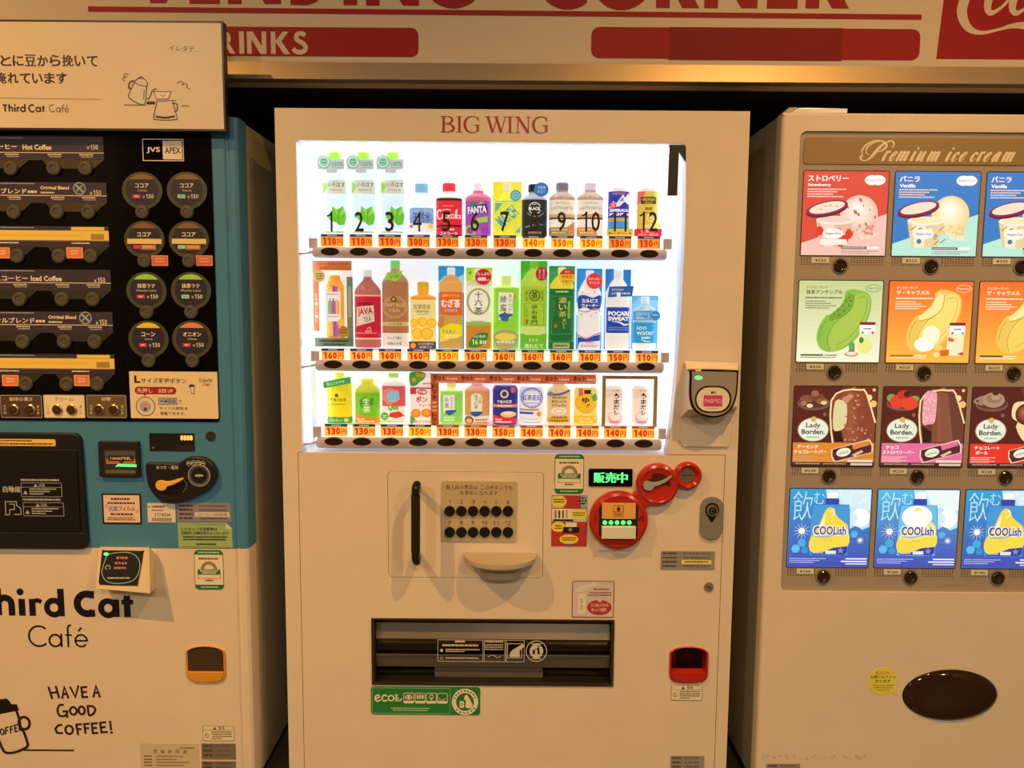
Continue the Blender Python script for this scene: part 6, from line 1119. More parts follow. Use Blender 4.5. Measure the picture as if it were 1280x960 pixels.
g.line([(195, 127.4), (190, 146.6), (193.4, 149.4), (205, 150), (217, 149.2), (219.6, 146.6), (214.6, 126.6)], 1.1, K2, 2); g.line([(193.6, 145.4), (204, 147), (216, 145.2)], 2.4, '2c1c14', 3); g.line([(214.8, 128.6), (220, 130), (220, 137.4), (216.6, 139)], 1.6, K2, 3); g.rect(182, 126.4, 192.6, 130.4, '2c1c14')
g.line([(154, 131.2), (181, 131.4)], 1, K2); g.line([(225.5, 131.8), (234.6, 132)], 1, K2)
g.line([(160.6, 92.4), (156, 92.4), (155, 95.2), (158, 96.4), (154, 97.4), (153.6, 100.2), (156, 101)], .9, K2, 3); g.line([(221.6, 103), (226, 101), (228.6, 103.4), (227.6, 105.4), (231.6, 103.8), (234, 106), (233, 108.4), (236.4, 110.6)], 1, K2, 3)
g.build('board_print', sb)
# ---------------------------------------------------------------- ice cream vending machine (right)
X0 = (pt(976.6, 145).x+pt(945.6, 958).x)/2; X1 = X0+1.12; zt = pt(1100, 141.2).z; Z0 = .035
im = thing('ice_cream_vending_machine', 'beige ice cream vending machine with rows of glowing picture tiles, on the right', 'vending machine', ((X0+X1)/2, .39, 0))
RX0 = (pt(1000.5, 175).x+pt(975.5, 730).x)/2; RX1 = X1-.06; rz1 = pt(1140, 164.5).z; rz0 = pt(1140, 740.5).z
g = G(world=(X0, 0, 1)); g.prism([(X0, Z0+.02), (X1, Z0+.02), (X1, zt), (X0, zt)], -.038, 0, 'paint', ch=.006, holes=[rrect(RX0, rz0, RX1, rz1, .018)]) if 0 else None
P = [(X0, Z0+.02), (X1, Z0+.02), (X1, zt), (X0, zt)]; ov = pt(1187.3, 869); hole2 = [(ov.x+a*.00212, ov.z+b*.00212) for a, b in ell(0, 0, 60.6, 34.2, 48)]
n_ = 4; hole1 = rrect(RX0, rz0, RX1, rz1, .018)
# front shell with a rounded left edge
g = G(world=(X0, 0, 1)); rr = .012
g.prism([(X0+rr, Z0+.02), (X1-rr, Z0+.02), (X1-rr, zt-.006), (X0+rr, zt-.006)], -.038, 0, 'paint', holes=[hole1, hole2])
for s_, xe in ((1, X0), (-1, X1)):
    ring = [(xe-X0+s_*(rr-rr*math.sin(math.radians(t))), -(rr-rr*math.cos(math.radians(t)))) for t in (0, 18, 36, 54, 72, 90)]+[(xe-X0, -.038), (xe-X0+s_*rr, -.038)]
    R_ = [[(x, z-1, w_) for x, w_ in ring] for z in (Z0+.02, zt-.006)]
    g.loft(R_ if s_ < 0 else R_[::-1], 'paint')
ring = [(zt-.006, 0), (zt-.003, -.001), (zt-.0008, -.003), (zt, -.006), (zt, -.038), (zt-.006, -.038)]
g.loft([[(x, z-1, w_) for z, w_ in ring] for x in (X1-X0-.002, .002)], 'paint'); g.build('front_door', im)
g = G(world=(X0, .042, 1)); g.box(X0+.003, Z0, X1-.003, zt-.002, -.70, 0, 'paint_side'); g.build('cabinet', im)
for x, y in ((X0+.08, .1), (X1-.08, .1), (X0+.08, .66), (X1-.08, .66)):
    g = G(world=(x, y, 0)); g.box(x-.025, 0, x+.025, Z0, -.05, 0, 'dull_metal'); g.build('leg', im)
g = G(world=(RX0, .006, 1)); g.prism(rrect(RX0-.002, rz0-.002, RX1+.002, rz1+.002, .018), -.02, 0, 'taupe'); g.build('recessed_panel', im, 'taupe recessed panel')
h0, h1 = pt(975, 139.5, .02), pt(1058, 133, .02)
g = G(world=(h0.x, .01, zt)); g.prism([(h0.x+.025, zt), (h1.x, zt), (h1.x, zt+.014), (h0.x+.045, zt+.014)], -.05, 0, 'steel', ch=.002); g.base(0); g.prism([(h0.x+.005, zt), (h0.x+.042, zt), (h0.x+.042, zt+.016), (h0.x+.02, zt+.015)], -.05, -.004, 'dull_metal'); g.build('top_hinge', im, 'metal hinge on top')
YT = .0055
g = G(1150, 189, YT); g.hold = False; hx = xw(g, RX0+.0125); g.box(hx, 172.6, xw(g, RX1-.012), 206, 0, .002, '86602c', ch=.0005, r=4); g.hold = True; c = 'e6cf92'
q = lambda P_: [(x/5.818+1060, y/5.818+165)+tuple(r_) for x, y, *r_ in P_]
W1 = 2.0
def sc(*P_, wd=W1): g.line(q(P_), wd, c, 5)
sc((108, 176, .8), (92, 184, 1.6), (98, 206, .9), (128, 211, .7), (164, 190, 1.3), (200, 145, 1.9), (240, 100, 1.5), (268, 82, .7)); sc((152, 168, .5), (128, 152, .7), (136, 118, .9), (172, 86, .8), (222, 70, .7), (268, 82, 1.3), (272, 112, 1.5), (240, 140, .8), (212, 148, .5)); sc((104, 172, .6), (98, 140, 1), (130, 96, 1), (190, 66, .7), (236, 68, .6)); sc((262, 92, .5), (286, 72, .8), (312, 68, 1), (328, 86, 1.1), (322, 114, .7))
def S_(x0): return lambda x, t, wdt=1.0: (x0+x+t*34, 212-t*66, wdt)
def stem(x0, x, a=1, b=0): p_ = S_(x0); sc(p_(x, a, 1.5), p_(x, (a+b)/2, 1.75), p_(x, b+.05, 1.2), p_(x+8, b+.02, .5), p_(x+16, .2, .4))
def L_r(x0): p_ = S_(x0); stem(x0, 6, 1, 0); sc(p_(8, .4, .5), p_(14, .9, .6), p_(24, 1.02, 1.3), p_(26, .85, .7))
def L_e(x0): p_ = S_(x0); sc(p_(4, .4, .4), p_(20, .6, .5), p_(26, .9, .8), p_(18, 1.02, .7), p_(6, .8, 1.3), p_(0, .35, 1.7), p_(6, .02, 1), p_(18, .05, .5), p_(30, .35, .4))
def L_c(x0): p_ = S_(x0); sc(p_(22, .78, 1.4), p_(22, .98, .7), p_(10, .95, .8), p_(0, .5, 1.7), p_(3, .08, 1.2), p_(14, .0, .6), p_(30, .3, .4))
def L_i(x0): p_ = S_(x0); stem(x0, 4); sc(p_(8, 1.36, 1.3), p_(10, 1.42, 1.3))
def L_u(x0): stem(x0, 4); p_ = S_(x0); sc(p_(8, .02, .7), p_(20, .25, .5), p_(32, .8, .5)); stem(x0, 32)
def L_n(x0, k_): 
    p_ = S_(x0)
    for j in range(k_):
        stem(x0, 4+27*j)
        if j: sc(p_(4+27*(j-1), .35, .4), p_(4+27*(j-1)+10, .85, .5), p_(4+27*j-6, 1.03, .9), p_(4+27*j, .9, 1.2))
def L_a(x0): p_ = S_(x0); sc(p_(28, .9, .7), p_(16, 1.02, .8), p_(3, .65, 1.6), p_(0, .2, 1.5), p_(8, 0, .8), p_(22, .4, .5), p_(29, .85, .5)); stem(x0, 27)
L_r(243); L_e(298); L_n(348, 3); L_i(450); L_u(494); L_n(572, 3); L_i(706); L_c(752); L_e(806); L_c(886); L_r(932); L_e(984); L_a(1046); L_n(1116, 3)
g.build('header_bar', im, 'gold-brown header bar with script lettering')
# ---- picture tiles
TW = .2138; TX = .7387; TP = .2316; U = TW/106
ROWZ = [(214.2, 319.2), (351, 452.6), (483.2, 582.6), (611.3, 708.6)]
def tile(row, col):
    y0, y1 = ROWZ[row]; xc = TX+TW/2; pz1 = pt(1056-row*6, y0, YT).z; pz0 = pt(1056-row*6, y1, YT).z
    H = (pz1-pz0)/U; o = Vector((TX+TP*col+TW/2, YT, (pz0+pz1)/2))
    g = G(world=o); g.mode = 'glow'; g.kx = g.kz = U; g.ax, g.ay, g.sg = 53, H/2, -1
    return g, H, o
def vgrad(g, x0, y0, x1, y1, c0, c1, n=14):
    w_ = g.lay(); a = [int(c0[i:i+2], 16) for i in (0, 2, 4)]; b = [int(c1[i:i+2], 16) for i in (0, 2, 4)]
    for k_ in range(n):
        t = (k_+.5)/n; cc = '%02x%02x%02x' % tuple(int(a[i]+(b[i]-a[i])*t) for i in range(3)); g.flat(rrect(x0, y0+(y1-y0)*k_/n, x1, y0+(y1-y0)*(k_+1)/n, 0), cc, w=w_)
def mix(a, b, t): return '%02x%02x%02x' % tuple(int(int(a[i:i+2], 16)*(1-t)+int(b[i:i+2], 16)*t) for i in (0, 2, 4))
def ball(g, cx, cy, r, c0, c1, dx=-.22, dy=-.22, n=7):
    for k_ in range(n): t = k_/(n-1); g.disc(cx+dx*r*t, cy+dy*r*t, r*(1-.8*t), mix(c0, c1, t**.8), n=28)
def rot(P_, cx, cy, a): a = math.radians(a); return [(cx+x*math.cos(a)-y*math.sin(a), cy+x*math.sin(a)+y*math.cos(a)) for x, y in P_]
def t_cup(g, H, bg, low, title, en, scoop, chip, crumb, cupc):
    g.base(0); g.box(0, 0, 106, H, -.002, .0012, bg, r=1.5); g.flat([(0, 89), (106, 52), (106, H), (0, H)], low)
    g.text(title, 5, 5, 5+8.4*len(title), 12.5, 'fdf3ee', .045); g.text(en, 5, 14.8, 5+2.9*len(en), 19.4, 'fdf3ee', .04)
    for k_, x in enumerate((50, 40, 34, 47)): g.greek(5, 21.4+3*k_, x+3, 1.5, 'f2d8cc')
    g.disc(85, 10.6, 9, 'fdf8f6', 6.2); g.disc(93, 10.6, 9, 'fdf8f6', 6.2); g.text('Häagen-Dazs', 77.6, 9.2, 100, 12.2, bg)
    ball(g, 71, 53, 23.8, mix(scoop, 'd8a890' if chip else 'e0b860', .35), 'fdf6f0' if chip else 'fffdf2', -.1, -.3)
    rnd = random.Random(3)
    for k_ in range(34): g.disc(64+28*rnd.random(), 73+10*rnd.random()-(6 if k_ % 3 == 0 else 0), 2.3, (crumb, scoop, 'efe0c8')[k_ % 3], n=7)
    if chip:
        for q_ in ((72, 35, 3.4), (66, 50, 4), (70, 53, 3), (56, 44, 2.6), (80, 65, 2.8), (91, 56, 2.4), (76, 42, 1.6), (84, 47, 1.6)): g.flat(rot([(-q_[2], -1), (0, -q_[2]*.6), (q_[2], 1), (0, q_[2]*.7)], q_[0], q_[1], 30), chip)
    [g.flat([(17+47*a_, 60+a_), (17+47*b_, 60+b_), (23.5+33*b_, 93+1.2*math.sin(3.14*b_)), (23.5+33*a_, 93+1.2*math.sin(3.14*a_))], mix(cupc, 'ffffff' if .15 < (a_+b_)/2 < .5 else 'c8a088', .3)) for a_, b_ in [(i/8, (i+1)/8) for i in range(8)]]; [g.disc(22+i*6.1, 70+(i*7) % 13, 3+(i % 2), ('d8604c', 'e89078', 'f4e0d4')[i % 3] if chip else ('e8d060', 'f4f0d8', '8aa8c8')[i % 3], 2.4) for i in range(7)]; g.disc(41, 60.5, 24, 'f6efe4', 5.4); g.disc(40.6, 59.6, 21, scoop, 4)
    if chip: [g.disc(x, y, 5, 'd8402c', 5.6) for x, y in ((54, 84), (59, 78), (49, 88), (22, 74))]
    else: [g.line([(x, y), (x+6, y-5)], .8, '4a4048') for x, y in ((60, 88), (52, 90), (22, 72), (58, 72))]; g.disc(33, 86, 3, '4a78b8'); g.disc(53, 82, 2.4, 'd8b83c')
    g.rect(23, 84, 57, 91, 'f4eee6', 2) if chip else None
    g.disc(38.6, 77, 12.8, 'fbf6f2', 6.4); g.text('Häagen-Dazs', 28.6, 75.4, 48.8, 78.8, '6a3048', .01)
    g.flat(rot(ell(0, 0, 26.6, 9.2, 32), 30, 47, -12), '6b1638'); g.flat(rot(ell(0, 0, 26.4, 8.4, 32), 30, 45.4, -12), '8a2a50'); g.flat(rot(ell(0, 0, 22.6, 6.4, 32), 30, 44.8, -12), 'f3e2cf')
    if chip: [g.disc(x, y, 2.2, 'e8b0a4', 1) for x, y in ((22, 47), (34, 42), (42, 43), (28, 43))]
    g.rect(50, 93.2, 82, 96, '3a3438'); g.rect(82.6, 93.2, 98, 96, 'faf6f0'); g.greek(51, 94, 80, 1.2, 'd8d0c8'); g.greek(50, 98.2, 96, 1.1, 'a89088'); g.greek(50, 100.6, 86, 1.1, 'a89088')
def t_sand(g, H, c0, c1, ink, jp, sd, fc, ic, choc, hot):
    g.base(0); g.box(0, 0, 106, H, -.002, .0012, c0, r=1.5); vgrad(g, .4, .4, 105.6, H-.4, c0, c1)
    g.text('クリスピーサンド', 9, 6.6, 36, 10, ink, .01); g.text(jp, 9, 11.4, 9+(46 if len(jp) > 7 else 42), 17, ink, .035); g.greek(8.4, 20.6, 55, 1.7, ink)
    for k_ in range(4): g.greek(8.4, 25.2+2.9*k_, 34+(k_*7) % 16, 1.1, ink)
    g.ring(94, 9.2, 9.6, .5, ink, 4.8); g.text('Häagen-Dazs', 86.6, 7.6, 101.4, 10.6, ink)
    out = smooth_path([(58, 15.5), (64, 10.6), (76, 11.5), (88, 16), (92.4, 26), (91, 42), (84, 60), (73, 76), (58, 87), (42, 90.6), (30, 86), (24.6, 74), (27, 58), (35, 44.5), (40, 43), (46, 38), (54, 30), (58, 20)], 3, True)
    g.flat(out, sd)
    g.flat(smooth_path([(70, 20), (80, 15.5), (88, 19), (90.6, 30), (88, 44), (80, 62), (68, 77), (54, 87), (42, 89), (38, 80), (40, 64), (48, 50), (60, 42), (66, 30)], 3, True), fc)
    g.line([(42, 88), (38.6, 76), (42, 62), (50, 50), (60, 43)], 1, choc, 3); g.line(smooth_path([(74, 22), (84, 20), (87, 30), (84, 44), (76, 60), (64, 74), (50, 82)], 3), .7, choc)
    g.flat([(62, 14), (70, 18), (69, 31), (63, 40), (52, 47), (40, 50), (38.5, 44), (48, 38), (56, 29), (60, 19)], ic); g.line([(70, 18), (69, 31), (63, 40), (52, 47), (40, 50)], 1.1, choc, 2)
    g.line([(28, 74), (30, 60), (36, 50)], .9, choc, 3)
    if hot: g.disc(48, 80, 13, 'fffdf4', 9); g.disc(56, 68, 11, 'fff8dc', 12)
    elif fc == 'a9c854': [g.disc(x, y, 1.3, '4f7a24', n=8) for x, y in ((50, 37), (56, 32), (60, 25), (64, 21), (52, 43), (58, 38), (64, 31), (66, 25), (46, 42))]; g.text('Häagen-Dazs', 46, 55, 86, 60.5, 'a9c85a', 0, rot=-48)
    g.rect(79, 52, 99, 55.6, '8c2040'); g.rect(79, 55.6, 99, 67, 'fbf8f2'); g.disc(89, 60.5, 7, 'fffef8', 3.4); g.greek(84, 59.6, 94, 1.6, '6a4060'); g.disc(83, 65.4, 1.6, '7aa83c' if not hot else 'd85a3a'); g.disc(96, 65.6, 2, 'd86a8a' if not hot else '7ac8a8')
    if hot: g.rect(77, 67, 98, 94, 'fbeec8', 2); g.flat([(78, 70), (86, 73), (84, 77), (78, 75)], 'd86a3a'); g.flat([(68, 88), (80, 86), (80, 94), (70, 95)], 'd86a2c'); g.disc(66, 84, 6, 'f2d070', 4); g.disc(64, 93, 4, 'f8e8b0', 3); g.flat([(90, 92), (98, 89), (98, 94)], 'b8483c')
    else: g.disc(86, 82, 10, 'e8ec8c', 10); g.disc(70, 93, 9, 'd89a6a', 3.2); g.disc(70, 92.2, 6.6, 'f0e8d8', 2.2); g.flat([(66, 90), (69, 78), (74, 84), (74, 90)], '5f9a4a'); g.disc(70, 82, 4, '6aaa52', 5); g.disc(82, 75, 3, '4f8a44', 4)
    g.rect(5, 93.4, 34, 95.4, '5a4a3a' if not hot else 'b0602c'); g.greek(5, 96.8, 50, 1.1, ink); g.greek(36, 93.8, 52, 1.4, ink)
def t_bar(g, H, band, jp, kind):
    g.base(0); g.box(0, 0, 106, H, -.002, .0012, '5a2620', r=1.5); g.flat([(60, .4), (105.6, .4), (105.6, 72), (84, 50)], '6f3622')
    for x, y, r_, c_ in ((96, 14, 4, 'f8dc98'), (88, 9, 2.4, 'd89a5a'), (102, 22, 4.4, 'f0c074'), (84, 24, 3, '9a5a34'), (102, 4, 2, 'f4d090'), (40, 36, 2.6, '8a5a40'), (92, 34, 4, '8a4c2c'), (76, 3, 3, 'a8662c')): g.disc(x, y, r_, c_)
    g.disc(25, 22, 21, '7a5448', 9); g.disc(25, 20.4, 19, '5f382e', 7.6)
    if kind == 0: [g.disc(*p_) for p_ in ((16, 16, 9, '8a5440', 5), (30, 14, 9, '7a4434', 5), (26, 9, 5, '9a6650', 4), (36, 19, 8, '8f5c44', 4), (20, 25, 4, 'ead8a8', 2.6), (38, 21, 4, 'e2cc98', 2.6), (12, 22, 4, 'a87a5a', 3))]
    elif kind == 1: [g.disc(*p_) for p_ in ((10, 14, 6, '7aa84a', 5), (40, 15, 6, '7aa84a', 4), (18, 19, 10, 'e0442e', 9), (34, 21, 10.5, 'e24c34', 8.6), (26, 10, 9, 'c8382c', 6), (30, 9, 4.6, '4a2620', 4))]
    else: [g.disc(*p_) for p_ in ((20, 16, 13, 'a07a66', 7), (27, 16, 14, 'b08a74', 10), (27, 14, 10, '9a7460', 6), (29, 12, 6, 'b8947e', 4), (29, 6, 4.6, '5a2a26', 4))]; g.line([(10, 12), (2, 18), (12, 22)], 2.4, 'a88270', 3)
    if kind < 2:
        edge = [(56, 90), (49, 58), (47.5, 18), (62, 5), (84, 4), (92, 8), (105.4, 46), (105.4, 72), (105.4, 90)]
        g.flat(edge, '8a4630' if kind == 0 else '6e4030'); [g.flat([(56+i*6, 6+abs(i-3)*1.2), (62+i*6, 6+abs(i-2)*1.2), (66+i*6, 71), (60+i*6, 71)], mix('8a4630' if kind == 0 else '6e4030', 'b46c4c', .5-abs(i-2)*.2)) for i in range(1, 5)]; g.line(edge[:7], 2.2, 'f2dca4', 2)
        g.flat([(51, 50), (54, 72), (64, 72), (64, 58)] if kind else [(51, 56), (54, 72), (66, 72), (62, 58)], '381a18')
        g.flat(smooth_path([(52.5, 8 if kind else 19), (66, 6 if kind else 20), (68.5, 14 if kind else 30), (67.6, 44 if kind else 50), (60, 48 if kind else 57), (51.4, 46 if kind else 54)], 3, True), 'e8a0a8' if kind else 'dcd49c')
        rnd = random.Random(5)
        for k_ in range(60 if kind == 0 else 26):
            x, y = (66+36*rnd.random(), 8+62*rnd.random()) if kind == 0 else (53+14*rnd.random(), 10+36*rnd.random())
            if kind == 0 and x > 86+(y-8)*.3: continue
            g.flat(rot([(-2, -.6), (0, -1.3), (2, .5), (0, 1.3)], x, y, rnd.random()*180), ('c8785a', 'a85a40', 'dca080')[k_ % 3] if kind == 0 else 'f2c4c8')
        if kind: g.flat([(74, 7), (82, 8), (92, 70), (78, 70)], '8a5440')
        else: g.flat([(60, 15), (72, 9), (76, 12), (66, 22)], 'c88a74')
    else:
        for P_ in ([(52, 24), (58, 18), (80, 16), (88, 4), (106, 2), (106, 52), (66, 50), (60, 44), (52, 38)], [(60, 44), (66, 66), (80, 72), (106, 74), (106, 44)]): g.flat(smooth_path(P_, 3, True), 'eedca8')
        ball(g, 70, 34, 14, '5a2418', 'b8664a'); ball(g, 98, 18, 14, '4e2018', '94503a'); g.disc(94, 58, 18, '93604e', 12); g.disc(92, 48, 16, '7a3226', 7); [g.line([(78, 54+3*j), (104, 52+3*j)], .7, 'b08674') for j in range(5)]
    g.disc(25.6, 56, 20.6, '8a6a4a', 16.2); g.disc(25.6, 56, 19.4, 'e3ecd8', 15); g.disc(25.6, 42.4, 3.6, 'd0b060'); g.text('Lady', 16, 47, 35, 55, '4a4a44', .02); g.text('Borden.', 10.6, 55.4, 40.6, 62, '4a4a44', .03); g.greek(18, 65, 34, 1.8, '8ab8a0')
    g.rect(.4, 73, 105.6, 99, band); g.text(jp[0], 6 if kind < 2 else 6, 76, 6+len(jp[0])*(5.4), 80.8, 'fdf0e2', .04); g.text(jp[1], 2+(6 if kind == 2 else 0), 82.4, 2+(6 if kind == 2 else 0)+len(jp[1])*5.2, 87.2, 'fdf0e2', .04)
    for k_ in range(4): g.greek(2, 90.6+2.4*k_, 34-(k_ % 2)*8, 1.1, 'e8d0b8' if kind else 'c8a070')
    bx = rot([(-24, -8), (24, -8), (26, 0), (24, 8), (-24, 8), (-26, 0)], 77, 83.4, -15); g.flat([(x+(x-77)*.06, y+(y-83.4)*.12) for x, y in bx], 'f2d8b0'); g.flat(bx, '5a2a2a'); g.flat(rot([(2, -8), (24, -8), (24, -2), (2, -1)], 77, 83.4, -15), band); g.flat(rot(ell(-11, -1, 9.4, 5.6), 77, 83.4, -15), 'e8ecd8'); g.text('Lady Borden', 59, 84, 73, 88.4, '4a3a34', 0, rot=-15); g.flat(rot([(-2, 5), (12, 2), (14, 5), (2, 8)], 77, 83.4, -15), 'd8b8a0')
    g.rect(.4, 98.4, 105.6, H-.4, '4a2826'); g.rect(72, 95, 104, 98, 'e8dcc8'); g.rect(76, 99.4, 104, 102.4, 'd8c8b0'); g.greek(4, 99.8, 36, 1.4, 'c0a890'); g.greek(40, 99.8, 70, 1.4, 'b89c84')
def t_cool(g, H, b):
    g.base(0); g.box(0, 0, 106, H, -.002, .0012, '2f8fd0', r=1.5); vgrad(g, .4, .4, 105.6, H-.4, '58c0e8' if b else '3aa6d8', '4a52b8', 16)
    g.flat([(46, .4), (105.6, .4), (105.6, 50), (96, 54), (88, 48), (78, 54), (70, 40), (50, 20)], 'b8e6f6'); g.flat([(62, .4), (105.6, .4), (105.6, 26), (96, 32), (84, 24), (70, 22)], 'e6f8fc' if b else 'd2f0fa')
    g.disc(93, 38, 12.4, 'f4fcff', 12.5); g.disc(82, 38, 7, 'd0ecfa', 8)
    for x, y, r_, c_ in ((10, 80, 6, '5ac4ee'), (18, 72, 6, '48aee2'), (86, 60, 5, '5ab4ea'), (22, 82, 5, '3a98d8')): g.flat(ell(x, y, r_, r_, 6), c_)
    for x, y, r_ in ((17, 56, 11), (94, 68, 5), (36, 38, 6)):
        for a in range(0, 180, 30): g.line([(x+r_*math.cos(math.radians(a)), y+r_*math.sin(math.radians(a)), .2), (x, y, 1), (x-r_*math.cos(math.radians(a)), y-r_*math.sin(math.radians(a)), .2)], .9, 'f6f4dc')
        g.disc(x, y, r_*.36, 'fffef2')
    g.text('飲', 4, 3, 30, 42, 'bfeaf4', -.012); g.text('む', 31, 4, 45, 20, 'bfeaf4', -.008); g.text('アイス', 52, 2, 104, 20, 'e2f6fb', -.012)
    g.rect(48, 4, 62, 14, 'f8fbff', 2.4); g.rect(46, 12, 64, 22, '3a4aa8', 2)
    out = smooth_path([(30, 24), (36, 21), (72, 21), (77, 24), (78.6, 52), (77.6, 84), (74, 88), (32, 88), (28.4, 84), (28, 52)], 3, True)
    g.flat([(x+(x-53)*.03, y+(y-54)*.02) for x, y in out], '4a5cc8'); g.flat(out, '6ac4ec' if b else '4a9ad8')
    if b: g.disc(52, 36, 20, 'f4fcff', 15)
    g.flat(smooth_path([(34, 58), (40, 46), (46, 30), (52, 24), (58, 26), (60, 32), (64, 38), (72, 44), (77, 50), (78, 74), (60, 76), (40, 84), (28.6, 82), (28.6, 66)], 3, True), 'f2d84a' if not b else 'f6e480'); g.line([(52, 30, .4), (57, 27, 1), (58, 33, 1), (54, 37, .4)], 1.8, 'fdf4c0', 3); g.flat([(44, 40), (48, 32), (46, 50), (38, 56)], 'f8f0c8')
    if b: g.disc(54, 40, 15, 'fbfdf8', 12)
    g.flat(smooth_path([(28.6, 66), (42, 68), (60, 64), (78, 58), (78, 76), (60, 78), (44, 86), (28.6, 82)], 3, True), 'f0dc50'); g.flat([(30, 85), (46, 84), (60, 78), (77.6, 76), (77, 84), (74, 87.6), (33, 87.6)], '3c3f9e')
    for c_, o_, sh in (('fbfcff', .085, 0), ('4a44a0', .03, 0)): g.text('COOLish', 32.4-(1 if o_ > .05 else 0), 49-(1 if o_ > .05 else 0), 75+(1 if o_ > .05 else 0), 61+(1 if o_ > .05 else 0), c_, o_)
    g.line([(34, 63, .6), (48, 63.6, 1), (64, 60, .6), (74, 62, .3)], 1.6, '5ab0e0', 3); g.text('バニラ', 46.6, 66.6, 57.4, 70, 'd8a83c', .01); g.rect(49, 82, 63, 86.6, 'dfe8f4', .5); g.greek(33, 84.6, 47, 1.4, 'c8d0f0'); g.flat(rot([(5*math.cos(math.radians(t)) if i % 2 == 0 else 2*math.cos(math.radians(t)), 5*math.sin(math.radians(t)) if i % 2 == 0 else 2*math.sin(math.radians(t))) for i, t in enumerate(range(-90, 270, 36))], 69, 82, 0), '8a90d8')
    for k_ in range(3): g.greek(2.4, 92.4+2.6*k_, 50-8*k_, 1.2, 'b8c0ec')
    g.rect(76, 92, 104, 93.8, 'f2f6fc'); g.rect(70, 95.6, 104, 97.4, 'f2f6fc'); g.rect(76, 99, 104, 100.6, 'dfe4f4')
TNAME = [['strawberry_tile', 'vanilla_tile', 'vanilla_tile'], ['matcha_sandwich_tile', 'caramel_sandwich_tile', 'caramel_sandwich_tile'], ['almond_bar_tile', 'strawberry_bar_tile', 'chocolate_ball_tile'], ['drinkable_ice_tile']*3]
LABS = {(0, 0): 'red strawberry ice picture', (0, 1): 'blue vanilla ice picture', (0, 2): 'blue vanilla ice picture', (1, 0): 'green sandwich picture', (1, 1): 'orange sandwich picture', (1, 2): 'orange sandwich picture', (2, 0): 'brown nut bar picture', (2, 1): 'brown and pink bar picture', (2, 2): 'brown and red ball picture', (3, 0): 'blue pouch picture', (3, 1): 'pale blue pouch picture, brightest', (3, 2): 'blue pouch picture'}
PR = ['¥320', '¥320', '¥230', '¥160']
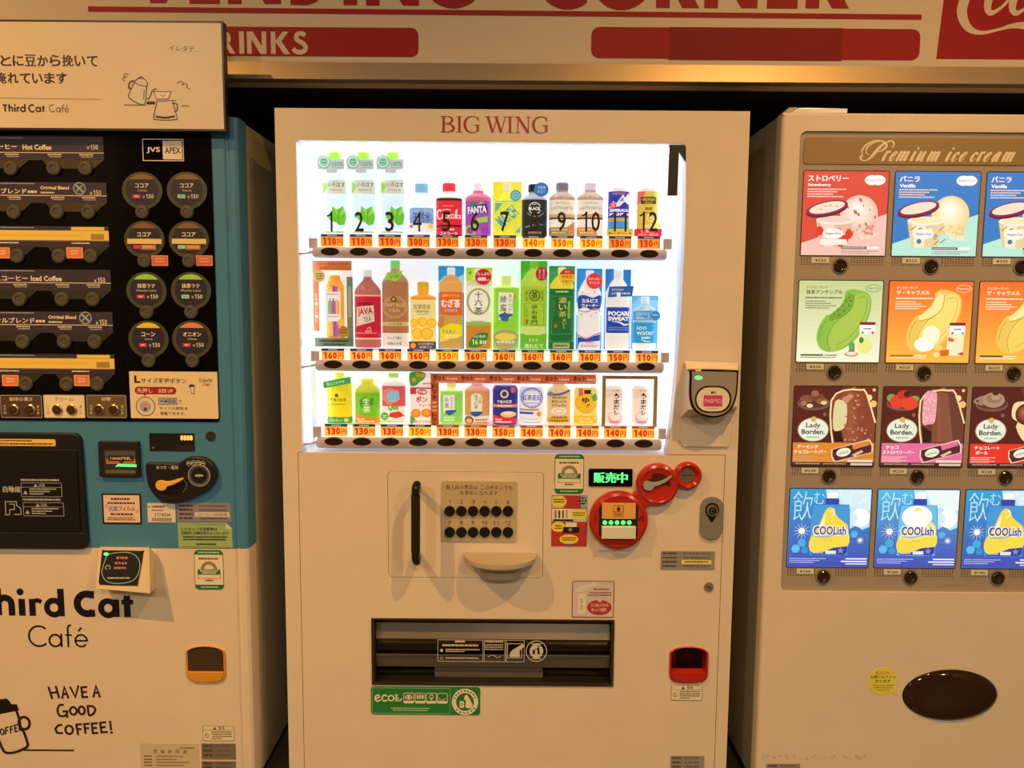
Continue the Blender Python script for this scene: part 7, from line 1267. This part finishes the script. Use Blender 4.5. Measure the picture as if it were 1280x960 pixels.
for r_ in range(4):
    for c_ in range(3):
        g, H, o = tile(r_, c_)
        if r_ == 0: t_cup(g, H, 'd8503f' if c_ == 0 else '3d7fcb', 'eec4ba' if c_ == 0 else 'b8ecdc', ('ストロベリー', 'バニラ', 'バニラ')[c_], ('Strawberry', 'Vanilla', 'Vanilla')[c_], 'f3cfc0' if c_ == 0 else 'f6eab8', 'd8604c' if c_ == 0 else None, 'e0907c' if c_ == 0 else 'e8d080', 'ecc4b0' if c_ == 0 else 'ece6b0')
        elif r_ == 1:
            if c_ == 0: t_sand(g, H, 'c4d494', 'f2f8dc', '4a5a2c', '抹茶アンサンブル', '8cc04a', 'a9c854', '7aaa3c', '6a9a34', False)
            else: t_sand(g, H, 'f9742e', 'fbc04c', 'fdf2dc', 'ザ・キャラメル', 'ecc860', 'f6e078' if c_ == 1 else 'f0d468', 'f8eca0', 'c8a040', c_ == 1)
        elif r_ == 2: t_bar(g, H, ('d98a34', 'e070a0', 'e23a2c')[c_], (('アーモンド', 'チョコレートバー'), ('チョコ', 'ストロベリーバー'), ('チョコレート', 'ボール'))[c_], c_)
        else: t_cool(g, H, c_ == 1)
        g.build(TNAME[r_][c_], im, LABS[(r_, c_)])
        g = G(world=o); g.kx = g.kz = U; g.ax, g.ay, g.sg = 53, H/2, -1; g.base(0)
        g.prism(rrect(-1.2, -1.2, 107.2, H+1.2, 2.4), -.0005, .0008, '3c2a1c', holes=[rrect(-.2, -.2, 106.2, H+.2, 1.8)]); g.build('tile_frame', im)
        # perforated strip, price label, button
        g = G(world=o); g.kx = g.kz = U; g.ax, g.ay, g.sg = 53, H/2, -1; g.base(0); w_ = g.lay(); vs, fs = [], []
        yy = H+3.4
        for j in range(4):
            for i in range(30):
                x = 1.5+i*3.52; y = yy+j*2.75
                if 38 < x < 62: continue
                a = g.uv((x-.72, y+.72)); b = g.uv((x+.72, y-.72)); k0 = len(vs); vs += [(a[0], a[1], w_), (b[0], a[1], w_), (b[0], b[1], w_), (a[0], b[1], w_)]; fs.append((k0, k0+1, k0+2, k0+3))
        g.add(vs, fs, '4f3a26'); g.build('perforation', im, kind='stuff')
        g = G(world=o); g.kx = g.kz = U; g.ax, g.ay, g.sg = 53, H/2, -1; g.base(0); px_ = 14-r_*.4
        g.box(px_, H+2.6, px_+22.4, H+9.6, 0, .001, 'c9b48a'); g.text(PR[r_], px_+4, H+4.4, px_+18.4, H+8, '2c2418', .015); g.build('price_label', im)
        g = G(world=o); g.kx = g.kz = U; g.ax, g.ay, g.sg = 53, H/2, -1; bx_ = 50.6-r_*.7; by_ = H+13
        g.knob(bx_, by_, [(10.6, 0), (10.6, .0008), (9.8, .0012), (8.6, .0006)], 'taupe', 28); g.base(.0012); g.ring(bx_, by_, 10.7, .9, '6a5034'); g.knob(bx_, by_, [(8.4, .0004), (8.2, .005), (6.8, .0075), (4.6, .0065), (3.6, .0045), (0, .0052)], 'button_dark', 28); g.build('round_button', im)
# retrieval window
g = G(world=(ov.x, .018, ov.z)); E_ = lambda s_: [(x*s_*.00212, y*s_*.00212) for x, y in ell(0, 0, 60.6, 34.2, 48)]
rows = [[(x, y, w_) for x, y in E_(s_)] for s_, w_ in ((1.01, 0), (.985, .019), (.95, .023), (.75, .029), (.45, .032), (.15, .033))]
g.loft(rows, 'brown_flap'); g.build('retrieval_flap', im, 'dark oval glossy flap')
g = G(1104, 852, -.0005); g.prism(smooth_path([(1086, 853), (1088, 843), (1095, 836.4), (1104, 834.8), (1114, 838), (1120, 845), (1121.4, 853), (1118, 860), (1122.6, 863), (1122.4, 866), (1126, 868.6), (1119.6, 868.4), (1115, 864.6), (1106, 869), (1096, 867.6), (1089, 862)], 3, True), 0, .0004, 'c9a82c')
g.text('取出口の', 1094, 839, 1111, 843.2, 'b0482a', .02); g.text('右奥にもアイス', 1087.4, 844, 1119, 848, '3a2414', .02); g.text('あります', 1094, 849.4, 1113, 853, '3a2414', .02); [g.greek(a_, y, b_, 1.2, '8a5a24') for a_, b_, y in ((1090, 1118, 856), (1092, 1116, 859), (1096, 1112, 861.8))]; g.build('yellow_sticker', im, 'round yellow arrow sticker')
plate(im, 957.6, 954.6, 999.6, 976)
rnd = random.Random(4); g = G(1015, 946, -.0003); w_ = g.lay()
for k_ in range(60): x = 952+135*rnd.random(); y = 944+5*rnd.random(); g.flat(ell(x, y, .5+1.6*rnd.random()**3, .4+.7*rnd.random(), 7), 'ab8c66' if k_ % 3 else '8f7350', w=w_+k_*3e-6)
g.build('scuff_marks', im)
